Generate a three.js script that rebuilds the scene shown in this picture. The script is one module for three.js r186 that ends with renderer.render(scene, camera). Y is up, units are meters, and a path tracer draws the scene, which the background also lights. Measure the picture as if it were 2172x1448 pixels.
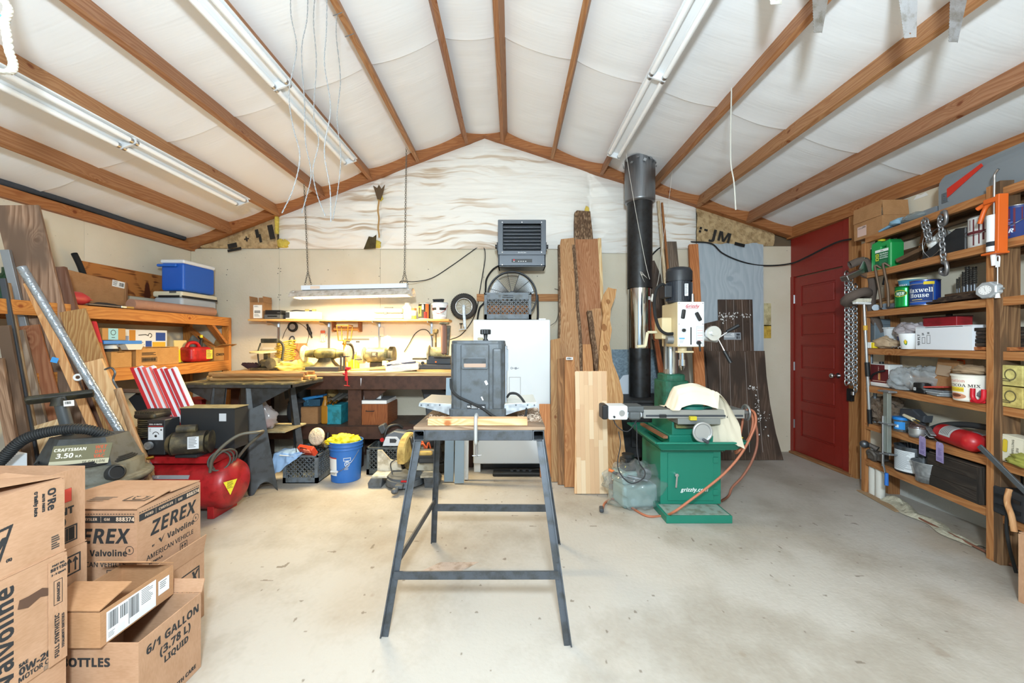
import * as THREE from 'three';
import { RoundedBoxGeometry } from 'three/addons/geometries/RoundedBoxGeometry.js';
import { mergeGeometries, mergeVertices, toCreasedNormals } from 'three/addons/utils/BufferGeometryUtils.js';
import { RectAreaLightUniformsLib } from 'three/addons/lights/RectAreaLightUniformsLib.js';

// ---------- camera: level, 1.32 m above the floor, looking at the back wall ----------
const FOC = 860, EYE = 1.32, DEPTH = 4.86, XL = -3.85, XR = 3.36;
const scene = new THREE.Scene();
const camera = new THREE.PerspectiveCamera(2 * Math.atan(724 / FOC) * 180 / Math.PI, 2172 / 1448,0.05,200);
camera.position.set(0, EYE, 0);
camera.lookAt(0, EYE, -1);
// ---------- daylight through the open garage door behind the camera ----------
scene.background = new THREE.Color().setRGB(0.60,0.82,1.0);
scene.backgroundIntensity = 2.1;
RectAreaLightUniformsLib.init();
// ---------- photographer's flash head behind and above the camera ----------
const FLASH = [0.05,2.02,0.42];
const flashLight = new THREE.PointLight(new THREE.Color().setRGB(0.75,0.90,1.0),72,0,2);
flashLight.position.set(...FLASH);
flashLight.castShadow = true; flashLight.shadow.radius = 6; flashLight.shadow.mapSize.set(2048,2048);
scene.add(flashLight);
// ---------- renderer ----------
const renderer = new THREE.WebGLRenderer({ antialias: true });
renderer.toneMapping = THREE.LinearToneMapping;
renderer.toneMappingExposure = 0.60;
renderer.shadowMap.enabled = true;
// ---------- helpers ----------
let seed = 12345;
const rnd = (a = 0, b = 1) => { seed = (seed * 1664525 + 1013904223) >>> 0; return a + (b - a) * seed / 4294967296; };
const v3 = (x, y, z) => new THREE.Vector3(x, y, z);
const D2R = Math.PI / 180;
// a place in the room measured from the photograph: image column, image row, distance in front of the lens
const V = (px, py, z) => v3((px - 1086) * z / FOC, EYE - (py - 724) * z / FOC, -z);
const onFloor = (px, py) => V(px, py, FOC * EYE / (py - 724));
const used = {};
const numbered = n => { used[n] = (used[n] || 0) + 1; return used[n] === 1 ? n : n + '_' + String(used[n] - 1).padStart(3, '0'); };
const fin = m => { m.castShadow = true; m.receiveShadow = true; return m; };
function thing(name, label, category, pos = [0,0,0], turn = 0, group) {
const o = new THREE.Group(); o.name = numbered(name); scene.add(o);
if (pos.isVector3) o.position.copy(pos); else o.position.set(...pos);
o.rotation.y = turn * D2R; o.userData = { label, category };
if (group) o.userData.group = group;
return o;
}
function structure(name, parent = scene) { const o = new THREE.Group(); o.name = name; parent.add(o); o.userData = { kind: 'structure' }; return o; }
const flat = a => Array.isArray(a) ? a.flat(9).filter(Boolean) : [a];
function merge(gs) {
gs = flat(gs).map(g => { let h = g.index ? g.toNonIndexed() : g; for (const k of Object.keys(h.attributes)) if (!['position', 'normal', 'uv'].includes(k)) h.deleteAttribute(k); return h; });
return gs.length === 1 ? gs[0] : mergeGeometries(gs);
}
// box-projected uv in metres; ax = axis (0,1,2) that the grain (v) follows
function uvm(g, ax = -1) {
if (ax < 0) { g.computeBoundingBox(); const s = g.boundingBox.getSize(v3()); ax = s.x >= s.y && s.x >= s.z ? 0 : s.y >= s.z ? 1 : 2; }
if (g.index) g = g.toNonIndexed();
const p = g.attributes.position.array, n = g.attributes.normal.array, c = p.length / 3, uv = new Float32Array(c * 2);
const ou = rnd(0,7), ov = rnd(0,7);
for (let i = 0; i < c; i += 3) {
let nx = 0, ny = 0, nz = 0;
for (let k = 0; k < 3; k++) { nx += n[(i + k) * 3]; ny += n[(i + k) * 3 + 1]; nz += n[(i + k) * 3 + 2]; }
const m = [Math.abs(nx), Math.abs(ny), Math.abs(nz)], dom = m[0] >= m[1] && m[0] >= m[2] ? 0 : m[1] >= m[2] ? 1 : 2;
let va = ax, ua;
if (dom === ax) { ua = (ax + 1) % 3; va = (ax + 2) % 3; } else ua = 3 - dom - ax;
for (let k = 0; k < 3; k++) { uv[(i + k) * 2] = p[(i + k) * 3 + ua] + ou; uv[(i + k) * 2 + 1] = p[(i + k) * 3 + va] * (dom === ax ? 1 : 1) + ov; }
}
g.setAttribute('uv', new THREE.BufferAttribute(uv, 2)); return g;
}
function part(name, gs, m, parent, opt = {}) {
let g = merge(gs);
if (!opt.keepUV) g = uvm(g, opt.ax ?? -1);
const o = fin(new THREE.Mesh(g, m)); o.name = parent === scene ? numbered(name) : name; parent.add(o);
if (opt.label) o.userData.label = opt.label;
if (opt.at) o.position.set(...opt.at);
if (opt.rot) o.rotation.set(...opt.rot.map(a => a * D2R));
return o;
}
const parts = (name, gs, m, parent, opt) => gs.map(g => part(name, g, m, parent, opt));   // alike pieces, each a part of its own
// a thing that is a single mesh
function solo(name, label, category, gs, m, opt = {}) {
const o = part(name, gs, m, scene, opt); o.userData = { label, category }; if (opt.group) o.userData.group = opt.group;
if (opt.pos) opt.pos.isVector3 ? o.position.copy(opt.pos) : o.position.set(...opt.pos);
if (opt.turn) o.rotation.y = opt.turn * D2R;
return o;
}
const xf = (g, t = [0,0,0], r, s) => {
if (s) g.scale(...(Array.isArray(s) ? s : [s, s, s]));
if (r) g.applyMatrix4(new THREE.Matrix4().makeRotationFromEuler(new THREE.Euler(r[0] * D2R, r[1] * D2R, r[2] * D2R, 'YXZ')));
g.translate(...(t.isVector3 ? t.toArray() : t)); return g;
};
// box: size, centre, rotation in degrees, edge radius
const bx = (w, h, d, t = [0,0,0], r, e = 0) => xf(e ? new RoundedBoxGeometry(w, h, d, 1, Math.min(e, w / 2.01, h / 2.01, d / 2.01)) : new THREE.BoxGeometry(w, h, d), t, r);
const rb = (w, h, d, t, r, e = 0.02, s = 3) => xf(new RoundedBoxGeometry(w, h, d, s, Math.min(e, w / 2.01, h / 2.01, d / 2.01)), t, r);
// box given by its limits
const lim = (x0, x1, y0, y1, z0, z1, e = 0) => bx(Math.abs(x1 - x0), Math.abs(y1 - y0), Math.abs(z1 - z0),[(x0 + x1) / 2, (y0 + y1) / 2, (z0 + z1) / 2], null, e);
const cy = (r1, r2, h, t, r, n = 24, open = false) => xf(new THREE.CylinderGeometry(r1, r2, h, n, 1, open), t, r);
const sp = (r, t, s, n = 16) => xf(new THREE.SphereGeometry(r, n, Math.max(6, n * 0.6 | 0)), t, null, s);
const to = (R, r, t, rot, n = 32, k = 8, arc = 2 * Math.PI) => xf(new THREE.TorusGeometry(R, r, k, n, arc), t, rot);
const lathe = (pts, n = 32, t, r) => xf(new THREE.LatheGeometry(pts.map(p => new THREE.Vector2(...p)), n), t, r);
const vec = p => p.isVector3 ? p : v3(...p);
const tube = (pts, r, seg, k = 8, closed = false) => new THREE.TubeGeometry(new THREE.CatmullRomCurve3(pts.map(vec), closed, 'centripetal'), seg || pts.length * 6, r, k, closed);
function frame(a, b, hint = v3(1,0,0)) {           // y runs from a to b, x close to hint
const y = vec(b).clone().sub(vec(a)).normalize(), x = vec(hint).clone(); x.addScaledVector(y, -x.dot(y)).normalize();
return new THREE.Matrix4().makeBasis(x, y, x.clone().cross(y));
}
// straight bar of rectangular or round section from a to b
function bar(a, b, w, d, hint, e = 0) { a = vec(a); b = vec(b); const g = bx(w, a.distanceTo(b), d, [0,0,0], null, e); g.applyMatrix4(frame(a, b, hint)); g.translate((a.x + b.x) / 2, (a.y + b.y) / 2, (a.z + b.z) / 2); return g; }
function rod(a, b, r1, r2 = r1, n = 12, open = false) { a = vec(a); b = vec(b); const g = new THREE.CylinderGeometry(r2, r1, a.distanceTo(b), n, 1, open); g.applyMatrix4(frame(a, b, Math.abs(b.y - a.y) > 0.9 * a.distanceTo(b) ? v3(1,0,0) : v3(0,1,0))); g.translate((a.x + b.x) / 2, (a.y + b.y) / 2, (a.z + b.z) / 2); return g; }
const shp = (pts, holes = []) => { const s = new THREE.Shape(pts.map(p => new THREE.Vector2(...p))); (holes || []).forEach(h => s.holes.push(new THREE.Path(h.map(p => new THREE.Vector2(...p))))); return s; };
const ext = (pts, depth, t, r, holes, bevel = 0) => xf(new THREE.ExtrudeGeometry(shp(pts, holes), { depth, bevelEnabled: bevel > 0, bevelSize: bevel, bevelThickness: bevel, bevelSegments: 1, curveSegments: 8 }).translate(0,0,-depth / 2), t, r);
const circ = (r, n = 20, x = 0, y = 0) => Array.from({ length: n }, (_, i) => [x + r * Math.cos(i / n * 6.28319), y + r * Math.sin(i / n * 6.28319)]);
const rrect = (w, h, r, n = 4) => { const o = []; for (let q = 0; q < 4; q++) for (let i = 0; i <= n; i++) { const a = (q + i / n) * Math.PI / 2; o.push([(q === 0 || q === 3 ? 1 : -1) * (w / 2 - r) + r * Math.cos(a), (q < 2 ? 1 : -1) * (h / 2 - r) + r * Math.sin(a)]); } return o; };
// grid surface f(u,v) -> [x,y,z], u,v in 0..1
function surf(f, nu, nv) {
const p = [], uv = [], ix = [];
for (let j = 0; j <= nv; j++) for (let i = 0; i <= nu; i++) { p.push(...f(i / nu, j / nv)); uv.push(i / nu, j / nv); }
for (let j = 0; j < nv; j++) for (let i = 0; i < nu; i++) { const a = j * (nu + 1) + i; ix.push(a, a + 1, a + nu + 2, a, a + nu + 2, a + nu + 1); }
const g = new THREE.BufferGeometry();
g.setAttribute('position', new THREE.Float32BufferAttribute(p, 3)); g.setAttribute('uv', new THREE.Float32BufferAttribute(uv, 2)); g.setIndex(ix); g.computeVertexNormals(); return g;
}
// crumpled lump: a sphere pushed about by noise (rags, bags)
function lump(sx, sy, sz, amp, freq, t, sd = 1, n = 28) {
const g = new THREE.SphereGeometry(1, n, n * 0.7 | 0), p = g.attributes.position;
for (let i = 0; i < p.count; i++) { const x = p.getX(i), y = p.getY(i), z = p.getZ(i); const k = 1 + amp * (2 * fb3(x * freq + sd * 7, y * freq + sd * 3, z * freq) - 1); p.setXYZ(i, x * k * sx, Math.max(-0.75, y * k) * sy, z * k * sz); }
const h = mergeVertices((g.deleteAttribute('normal'), g.deleteAttribute('uv'), g),1e-4); h.computeVertexNormals(); h.setAttribute('uv', new THREE.BufferAttribute(new Float32Array(h.attributes.position.count * 2),2));
return xf(h, t);
}
// ---------- noise ----------
const hsh = (x, y, z) => { let h = (x * 374761393 + y * 668265263 + z * 1442695041) | 0; h = Math.imul(h ^ (h >>> 13),1274126177); return ((h ^ (h >>> 16)) >>> 0) / 4294967296; };
const sm = t => t * t * (3 - 2 * t), mod = (a, n) => n ? ((a % n) + n) % n : a, lerp = (a, b, t) => a + (b - a) * t;
function n2(x, y, px = 0, py = 0, s = 0) {
const xi = Math.floor(x), yi = Math.floor(y), fx = sm(x - xi), fy = sm(y - yi), h = (a, b) => hsh(mod(a, px), mod(b, py), s);
return lerp(lerp(h(xi, yi), h(xi + 1, yi), fx), lerp(h(xi, yi + 1), h(xi + 1, yi + 1), fx), fy);
}
function n3(x, y, z) {
const xi = Math.floor(x), yi = Math.floor(y), zi = Math.floor(z), a = sm(x - xi), b = sm(y - yi), c = sm(z - zi);
const L = k => lerp(lerp(hsh(xi, yi, k), hsh(xi + 1, yi, k), a), lerp(hsh(xi, yi + 1, k), hsh(xi + 1, yi + 1, k), a), b);
return lerp(L(zi), L(zi + 1), c);
}
const fb3 = (x, y, z) => 0.6 * n3(x, y, z) + 0.28 * n3(x * 2.1, y * 2.1, z * 2.1) + 0.12 * n3(x * 4.3, y * 4.3, z * 4.3);
const fb2 = (x, y, px, py, s, o = 4) => { let v = 0, a = 0.5, t = 0, k = 1; for (let i = 0; i < o; i++) { v += a * n2(x * k, y * k, px * k, py * k, s + i); t += a; a /= 2; k *= 2; } return v / t; };
const clamp = (x, a = 0, b = 1) => Math.min(b, Math.max(a, x)), step = (a, b, x) => sm(clamp((x - a) / (b - a)));
// ---------- computed textures ----------
function tex(w, h, f, srgb = true, rep = [1,1]) {
const d = new Uint8Array(w * h * 4);
for (let y = 0; y < h; y++) for (let x = 0; x < w; x++) { const c = f(x / w, y / h), o = (y * w + x) * 4; const q = typeof c === 'number' ? [c, c, c] : c; for (let k = 0; k < 3; k++) d[o + k] = clamp(q[k]) * 255; d[o + 3] = 255; }
const t = new THREE.DataTexture(d, w, h); t.wrapS = t.wrapT = THREE.RepeatWrapping; t.magFilter = THREE.LinearFilter; t.minFilter = THREE.LinearMipmapLinearFilter; t.generateMipmaps = true;
if (srgb) t.colorSpace = THREE.SRGBColorSpace; t.repeat.set(...rep); t.needsUpdate = true; return t;
}
const mix3 = (a, b, t) => a.map((x, i) => x + (b[i] - x) * t);
function grain(u, v, s, rings, knots) {              // 0 = early wood, 1 = dark late wood; grain along v
let w = fb2(u * 4, v * 3,4,3, s) * 1.1 + 0.25 * Math.sin(v * 6.283 + s);
for (const [ku, kv, kr] of knots) { const du = (u - ku) * 0.5, dv = (v - kv) * 2; const d = Math.hypot(du, dv * 0.7); w += 0.9 * Math.exp(-d * d / (kr * kr)); }
let t = (u * rings + w * rings * 0.35) % 1; t = t < 0.75 ? t / 0.75 : (1 - t) / 0.25;
const fib = n2(u * 150, v * 6,150,6, s + 9);
let k = 0.55 * sm(t) * (0.6 + 0.4 * n2(u * 5, v * 2,5,2, s + 4)) + 0.45 * fib * fib;
for (const [ku, kv, kr] of knots) { const d = Math.hypot((u - ku) * 0.5, (v - kv) * 2); k = lerp(k, 1.5, Math.exp(-((d / (kr * 0.35)) ** 4))); }
return k;
}
const T = {};
T.fir = tex(512,512, (u, v) => mix3([1,1,1],[0.70,0.52,0.36], clamp(grain(u, v, 3,9,[[0.3,0.35,0.07],[0.75,0.8,0.06]]) * 0.75)), true, [3.5,0.7]);
T.oak = tex(512,512, (u, v) => mix3([1,1,1],[0.68,0.50,0.34], clamp(grain(u, v, 11,14,[]) * 0.9)), true, [4,0.9]);
T.ply = tex(512,512, (u, v) => mix3([1,0.98,0.95],[0.45,0.30,0.18], step(0.35,0.9, grain(u * 0.6, v, 21,5,[[0.25,0.6,0.16],[0.5,0.2,0.1]]))), true, [1.8,0.9]);
T.old = tex(512,512, (u, v) => { const g = grain(u, v, 31,11,[[0.6,0.3,0.05]]), b = fb2(u * 3, v * 4,3,4,41); return mix3(mix3([1,0.98,0.95],[0.55,0.47,0.40], clamp(g)),[0.62,0.60,0.58], step(0.45,0.75, b)); }, true, [3,0.6]);
T.bark = tex(256,256, (u, v) => { const a = Math.abs(fb2(u * 16, v * 5,16,5,51) - 0.5) * 4, b = fb2(u * 6, v * 6,6,6,57); return mix3(mix3([0.42,0.34,0.28],[0.78,0.70,0.62], clamp(a)),[0.84,0.81,0.76], step(0.66,0.8, b) * 0.5); }, true, [4,4]);
T.conc = tex(2048,1024, (u, v) => {
const a = fb2(u * 14, v * 12,14,12,61,5), b = fb2(u * 5, v * 5,5,5,71,4), c = n2(u * 500, v * 400,500,400,81), e = fb2(u * 60, v * 50,60,50,83,3);
let k = mix3([0.94,0.935,0.92],[0.74,0.71,0.66], clamp(step(0.35,0.75, a) * 0.6 + (c - 0.5) * 0.16 + (e - 0.5) * 0.35));
k = mix3(k, [0.80,0.68,0.54], step(0.60,0.78, b) * 0.30);
k = mix3(k, [0.60,0.50,0.40], step(0.84,0.92, e) * 0.2);
k = mix3(k, [1.0,0.99,0.97], step(0.60,0.75, fb2(u * 9 + 3, v * 16,9,16,91,4)) * 0.35);
const sp_ = n2(u * 170, v * 150,170,150,95); return sp_ > 0.965 ? mix3(k, [0.45,0.40,0.35],0.5) : k;
}, true, [1 / 7.3,1 / 6.6]);
T.wall = tex(512,512, (u, v) => { const a = fb2(u * 6, v * 6,6,6,101,5), s = n2(u * 140, v * 140,140,140,105); let k = mix3([1,1,1],[0.93,0.91,0.87], a); if (s > 0.985) k = mix3(k, [0.5,0.45,0.4],0.5); return k; }, true, [0.45,0.45]);
T.kraft = tex(256,256, (u, v) => { const a = fb2(u * 5, v * 5,5,5,111,4), f = n2(u * 128, v * 30,128,30,115); return mix3([1,1,1],[0.88,0.85,0.80], clamp(a * 0.7 + f * 0.4)); }, true, [3,3]);
T.grime = tex(256,256, (u, v) => { const a = fb2(u * 9, v * 9,9,9,121,5), f = n2(u * 100, v * 100,100,100,125); return mix3([1,1,1],[0.80,0.77,0.72], clamp(step(0.35,0.85, a) + (f - 0.5) * 0.3)); }, true, [3,3]);
T.dust = tex(256,256, (u, v) => { const a = fb2(u * 5, v * 5,5,5,131,5), f = n2(u * 110, v * 110,110,110,135); return mix3([0.5,0.48,0.46],[1.0,0.93,0.75], clamp(step(0.35,0.75, a) + (f - 0.5) * 0.3)); }, true, [3,3]);
T.brushed = tex(256,256, (u, v) => 0.8 + 0.2 * n2(u * 120, v * 4,120,4,141), true, [6,2]);
T.galv = tex(256,256, (u, v) => 0.78 + 0.22 * n2(u * 24, v * 24,24,24,143), true, [3,3]);
T.spec = tex(256,256, (u, v) => { const s = n2(u * 90, v * 90,90,90,145), b = fb2(u * 4, v * 4,4,4,147); return s > 0.93 - 0.15 * step(0.5,0.8, b) ? [0.95,0.93,0.9] : [0.5,0.5,0.5]; }, true, [2,2]);
T.nois = tex(256,256, (u, v) => fb2(u * 24, v * 24,24,24,151,4), false, [3,3]);
T.cloth = tex(128,128, (u, v) => 0.5 + 0.25 * Math.sin(u * 6.283 * 32) + 0.25 * Math.sin(v * 6.283 * 32), false, [8,8]);
T.vinyl = tex(512,512, (u, v) => fb2(u * 3, v * 40,3,40,161,3) * 0.6 + fb2(u * 6, v * 90,6,90,165,2) * 0.4, false, [0.8,0.8]);
T.dirtstreak = tex(1024,512, (u, v) => {
const w = fb2(u * 6, v * 3,6,3,171,4), s = fb2(u * 12, v * 46 + w * 9,12,0,175,4), z = fb2(u * 4, v * 4,4,4,181,3);
return mix3([1,1,1],[0.70,0.56,0.42], step(0.50,0.78, s) * step(0.24,0.58, z) * 0.62);
}, true, [1 / 5,1 / 1.4]);
T.stains = tex(512,512, (u, v) => { const a = fb2(u * 8, v * 5,8,5,191,4); return mix3([1,1,1],[0.55,0.52,0.48], step(0.5,0.72, a)); }, true, [1.2,1.2]);
// ---------- materials ----------
const mats = {};
function mat(color, rough = 0.7, o = {}) {
const key = JSON.stringify([color, rough, o, o.map && o.map.uuid]);
if (mats[key]) return mats[key];
const P = { roughness: rough, metalness: o.metal || 0, side: THREE.DoubleSide };
for (const k of ['map', 'bumpMap', 'roughnessMap', 'transparent', 'opacity', 'emissive', 'emissiveIntensity', 'transmission', 'thickness', 'ior', 'clearcoat', 'clearcoatRoughness', 'sheen']) if (o[k] !== undefined) P[k] = o[k];
const m = new THREE.MeshPhysicalMaterial(P); m.color.set(color); if (o.bump) m.bumpScale = o.bump;
return mats[key] = m;
}
const wood = (c, r = 0.7, t = T.fir) => mat(c, r, { map: t, bumpMap: t, bump: 0.0006 });
const M = {
blk: mat('#1b1c1e', 0.45), blkm: mat('#26272a', 0.7), rub: mat('#1d1d1d', 0.85), dgrey: mat('#3c4046', 0.5), steel: mat('#b8babd', 0.3, { metal: 1 }), chrome: mat('#d5d7da', 0.12, { metal: 1 }),
dsteel: mat('#6b6f74', 0.42, { metal: 0.8 }), white: mat('#eceded', 0.4), red: mat('#b3151a', 0.35), yellow: mat('#f0d62a', 0.6), kraft: mat('#bb9069', 0.9, { map: T.kraft }), kraft2: mat('#b98a5e', 0.9, { map: T.kraft }), kraft3: mat('#c09778', 0.9, { map: T.kraft }),
kraftIn: mat('#a9805c', 0.95, { map: T.kraft }), galv: mat('#b9bec2', 0.45, { metal: 0.7, map: T.galv }), brass: mat('#c89a45', 0.35, { metal: 1 }), blue: mat('#1c5fc4', 0.4),
};
// ---------- printed matter: two big sheets that all lettering is drawn on ----------
const sheets = [];
function newSheet() { const c = document.createElement('canvas'); c.width = c.height = 2048; const t = new THREE.CanvasTexture(c); t.colorSpace = THREE.SRGBColorSpace; t.anisotropy = 8; const s = { ctx: c.getContext('2d'), x: 0, y: 0, row: 0, t, m: new THREE.MeshStandardMaterial({ map: t, roughness: 0.75, transparent: true, alphaTest: 0.02, side: THREE.DoubleSide }) }; sheets.push(s); return s; }
function slot(pw, ph) {
let s = sheets[sheets.length - 1] || newSheet();
if (s.x + pw + 4 > 2048) { s.x = 0; s.y += s.row; s.row = 0; }
if (s.y + ph + 4 > 2048) s = newSheet();
const r = { s, x: s.x + 2, y: s.y + 2, pw, ph }; s.x += pw + 4; s.row = Math.max(s.row, ph + 4); return r;
}
function drawn(pw, ph, draw) { const r = slot(pw, ph), c = r.s.ctx; c.save(); c.beginPath(); c.rect(r.x, r.y, pw, ph); c.clip(); c.translate(r.x, r.y); draw(c, pw, ph); c.restore(); return r; }
function onSheet(g, r) { const uv = g.attributes.uv; for (let i = 0; i < uv.count; i++) uv.setXY(i, (r.x + uv.getX(i) * r.pw) / 2048,1 - (r.y + (1 - uv.getY(i)) * r.ph) / 2048); return g; }
// flat print w x h metres, facing +z of its own frame
function print(parent, name, w, h, at, rot, pw, ph, draw, label) {
const r = draw.s ? draw : drawn(pw, ph, draw);
const o = fin(new THREE.Mesh(onSheet(new THREE.PlaneGeometry(w, h), r), r.s.m)); o.name = name; o.position.set(...at); if (rot) { o.rotation.order = 'YXZ'; o.rotation.set(...rot.map(a => a * D2R)); } parent.add(o); if (label) o.userData.label = label; return o;
}
// print wrapped on a cylinder of radius r, height h, from angle a0 over arc (degrees, 0 = +z)
function wrap(parent, name, r, h, at, a0, arc, pw, ph, draw, r2 = r, label) {
const q = drawn(pw, ph, draw), o = fin(new THREE.Mesh(onSheet(new THREE.CylinderGeometry(r2, r, h, 24,1, true, a0 * D2R, arc * D2R), q), q.s.m)); o.name = name; o.position.set(...at); parent.add(o); if (label) o.userData.label = label; return o;
}
const txt = (c, s, x, y, px, col = '#222', font = 'sans-serif', al = 'center', w = 'bold', sx = 1) => { c.save(); c.translate(x, y); c.scale(sx, 1); c.font = `${w} ${px}px ${font}`; c.textAlign = al; c.textBaseline = 'middle'; c.fillStyle = col; c.fillText(s, 0,0); c.restore(); };
const fill = (c, col, x, y, w, h) => { c.fillStyle = col; c.fillRect(x, y, w, h); };
const barcode = (c, x, y, w, h, col = '#222') => { let k = x; while (k < x + w - 3) { const b = 1 + (hsh(k * 7 | 0, y | 0,3) * 3 | 0); fill(c, col, k, y, b, h); k += b + 1 + (hsh(k * 5 | 0, y | 0,9) * 2 | 0); } };
const scrib = (c, x, y, w, h, n, col = '#666') => { for (let i = 0; i < n; i++) fill(c, col, x, y + i * h / n, w * (0.6 + 0.4 * hsh(i, x | 0, y | 0)), Math.max(1, h / n * 0.4)); };
// ---------- the building ----------
const planeL = x => 2.531 + 0.38 * (x + 3.85), planeR = x => 2.664 + 0.327 * (3.36 - x), AL = Math.atan(0.38), AR = Math.atan(0.327);
const roofY = x => x < -0.56 ? planeL(x) : x > -0.11 ? planeR(x) : lerp(planeL(-0.56), planeR(-0.11), (x + 0.56) / 0.45);
const ZF = 1.7;                                       // front wall plane, behind the camera
const mWall = mat('#e4dbc8', 0.85, { map: T.wall, bumpMap: T.nois, bump: 0.0008 });
const mFir = wood('#b4763f', 0.6), mFir2 = wood('#ae7444', 0.6), mFir3 = wood('#c27a3c', 0.6), mPur = wood('#b08058', 0.62), mVinyl = mat('#f4f5f6', 0.5, { bumpMap: T.vinyl, bump: 0.0012 });
{
const floor = structure('floor');
const g = surf((u, v) => [lerp(XL - 0.1, XR + 0.1, u),0, lerp(ZF + 0.1,-DEPTH - 0.1, v)],1,1);
const uv = g.attributes.uv, p = g.attributes.position; for (let i = 0; i < uv.count; i++) uv.setXY(i, p.getX(i), p.getZ(i));
part('slab', [g, lim(XL - 0.1, XR + 0.1,-0.15,-0.002,-DEPTH - 0.1, ZF + 0.1)].map(q => { const h = q.index ? q.toNonIndexed() : q; return h; }), mat('#c3bdb6', 0.62, { map: T.conc, bumpMap: T.nois, bump: 0.001 }), floor, { keepUV: true });
const drive = structure('driveway');
part('slab', lim(-9,9,-0.2,-0.02, ZF + 0.1,14), mat('#b9b6ae', 0.9), drive);
}
{ // back wall: drywall sheets below, vinyl-faced insulation in the gable
const w = structure('wall_back'), z = -DEPTH;
const xs = [XL, -2.79,-1.58,-0.34,0.88,2.1, XR];
for (let i = 0; i < 6; i++) part('drywall_sheet', lim(xs[i] + 0.0015, xs[i + 1] - 0.0015,0, i > 3 ? 2.46 : 2.43, z - 0.013, z), mWall, w, { ax: 1 });
part('backing', [lim(XL - 0.1, XR + 0.1,-0.1,2.5, z - 0.15, z - 0.015), ext([[XL - 0.1,2.4],[XR + 0.1,2.4],[XR + 0.1, planeR(XR + 0.1) + 0.1],[-0.3,3.95],[XL - 0.1, planeL(XL - 0.1) + 0.1]],0.1,[0,0, z - 0.1])], mat('#6d5a45', 0.9), w);
// screw heads
const sc = []; for (const x of [-3.42,-2.8,-2.78,-2.2,-1.59,-1.0,-0.34,0.3,0.9,2.6]) for (let y = 0.9; y < 2.42; y += 0.31) { sc.push(cy(0.005,0.005,0.002,[x + rnd(-0.01,0.01), y + rnd(-0.05,0.05), z + 0.001],[90,0,0],8)); if (rnd() > 0.5) sc.push(cy(0.005,0.005,0.002,[x + rnd(-0.01,0.01), y + rnd(0.04,0.06), z + 0.001],[90,0,0],8)); }
part('screw_heads', sc, M.blkm, w).userData.kind = 'stuff';
// gable insulation, pinched at the studs and along its edges
const x0 = -2.785, x1 = 2.2, pin = [x0,-1.58,0.93, x1], top = x => Math.min(planeL(x), planeR(x)) - 0.125;
const rip = (x, y) => { const a = 0.55 * fb2(x * 1.6 + 9, y * 11 + fb2(x * 2, y * 2,0,0,5,2) * 4,0,0,201,4) + 0.45 * fb2(x * 3, y * 26,0,0,207,3); return a; };
const bulge = (x, y) => { let d = 9; for (const p of pin) d = Math.min(d, Math.abs(x - p)); const e = Math.min(d, (y - 2.41), top(x) - y + 0.02); return 0.012 + 0.075 * (1 - Math.exp(-Math.max(0, e) / 0.16)); };
const g = surf((u, v) => { const x = lerp(x0, x1, u), edge = 0.02 * fb2(x * 9,3,0,0,211,2) - 0.01, t = top(x) + edge, bo = 2.425 - (x > 0.5 && x < 1.9 ? 0.05 * step(0.5,0.8, x) * step(1.9,1.5, x) : 0), y = lerp(bo, t, v);
let pinch = 0; for (const p of [-1.58,0.93]) { const d = Math.abs(x - p); pinch += Math.exp(-d / 0.22) * (Math.abs(((y * 5.2 + fb2(y * 3,1,0,0,3,2)) % 1) - 0.5) - 0.25) * 0.085 * Math.min(1, d / 0.03); }
const zz = bulge(x, y) + (rip(x, y) - 0.5) * 0.03 * Math.min(1,4 * v, 6 * (1 - v)) + pinch; return [x, y, z + Math.max(0.004, zz)]; }, 420,150);
const uv = g.attributes.uv, p = g.attributes.position; for (let i = 0; i < uv.count; i++) uv.setXY(i, p.getX(i) + 3, p.getY(i));
part('gable_insulation', g, mat('#efebe4', 0.5, { map: T.dirtstreak, bumpMap: T.vinyl, bump: 0.003 }), w, { keepUV: true, label: 'wrinkled white vinyl insulation stained brown along its folds' });
// kraft-faced batts in the two corners, crumpled, with black print
const kraftM = mat('#c2a67c', 0.85, { map: T.grime, bumpMap: T.nois, bump: 0.006 });
const tri = (xa, xb, side) => surf((u, v) => { const x = lerp(xa, xb, u), t = roofY(x) - 0.13, y = lerp(side < 0 ? 2.43 : 2.46, Math.max(t, side < 0 ? 2.431 : 2.461), v); return [x, y, z + 0.012 + 0.05 * fb2(x * 7, y * 9,0,0,221 + side, 3) * Math.min(1,5 * v + 0.2,5 * (1 - v) + 0.2)]; }, 60,24);
const kl = part('kraft_batt', tri(-3.7,-2.79,-1), kraftM, w), kr = part('kraft_batt', tri(2.2,3.12,1), kraftM, w);
const blob = (c, W, H) => { c.fillStyle = '#25221f'; c.save(); c.translate(W * 0.25, H * 0.6); c.rotate(-0.4); c.fillRect(-40,-14,56,20); c.fillRect(-50,14,80,12); c.restore(); txt(c, 'JM', W * 0.62, H * 0.45,60, '#25221f'); txt(c, '+', W * 0.85, H * 0.4,60, '#25221f'); };
print(kl, 'print', 0.6,0.24,[-3.1,2.54, z + 0.062],[0,0,12],256,100, (c, W, H) => { c.fillStyle = '#25221f'; c.fillRect(10,56,46,22); c.fillRect(4,82,70,12); txt(c, '+', 110,50,50, '#25221f'); c.fillRect(160,14,16,40); c.fillRect(172,40,12,40); c.fillRect(226,6,26,70); });
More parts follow.
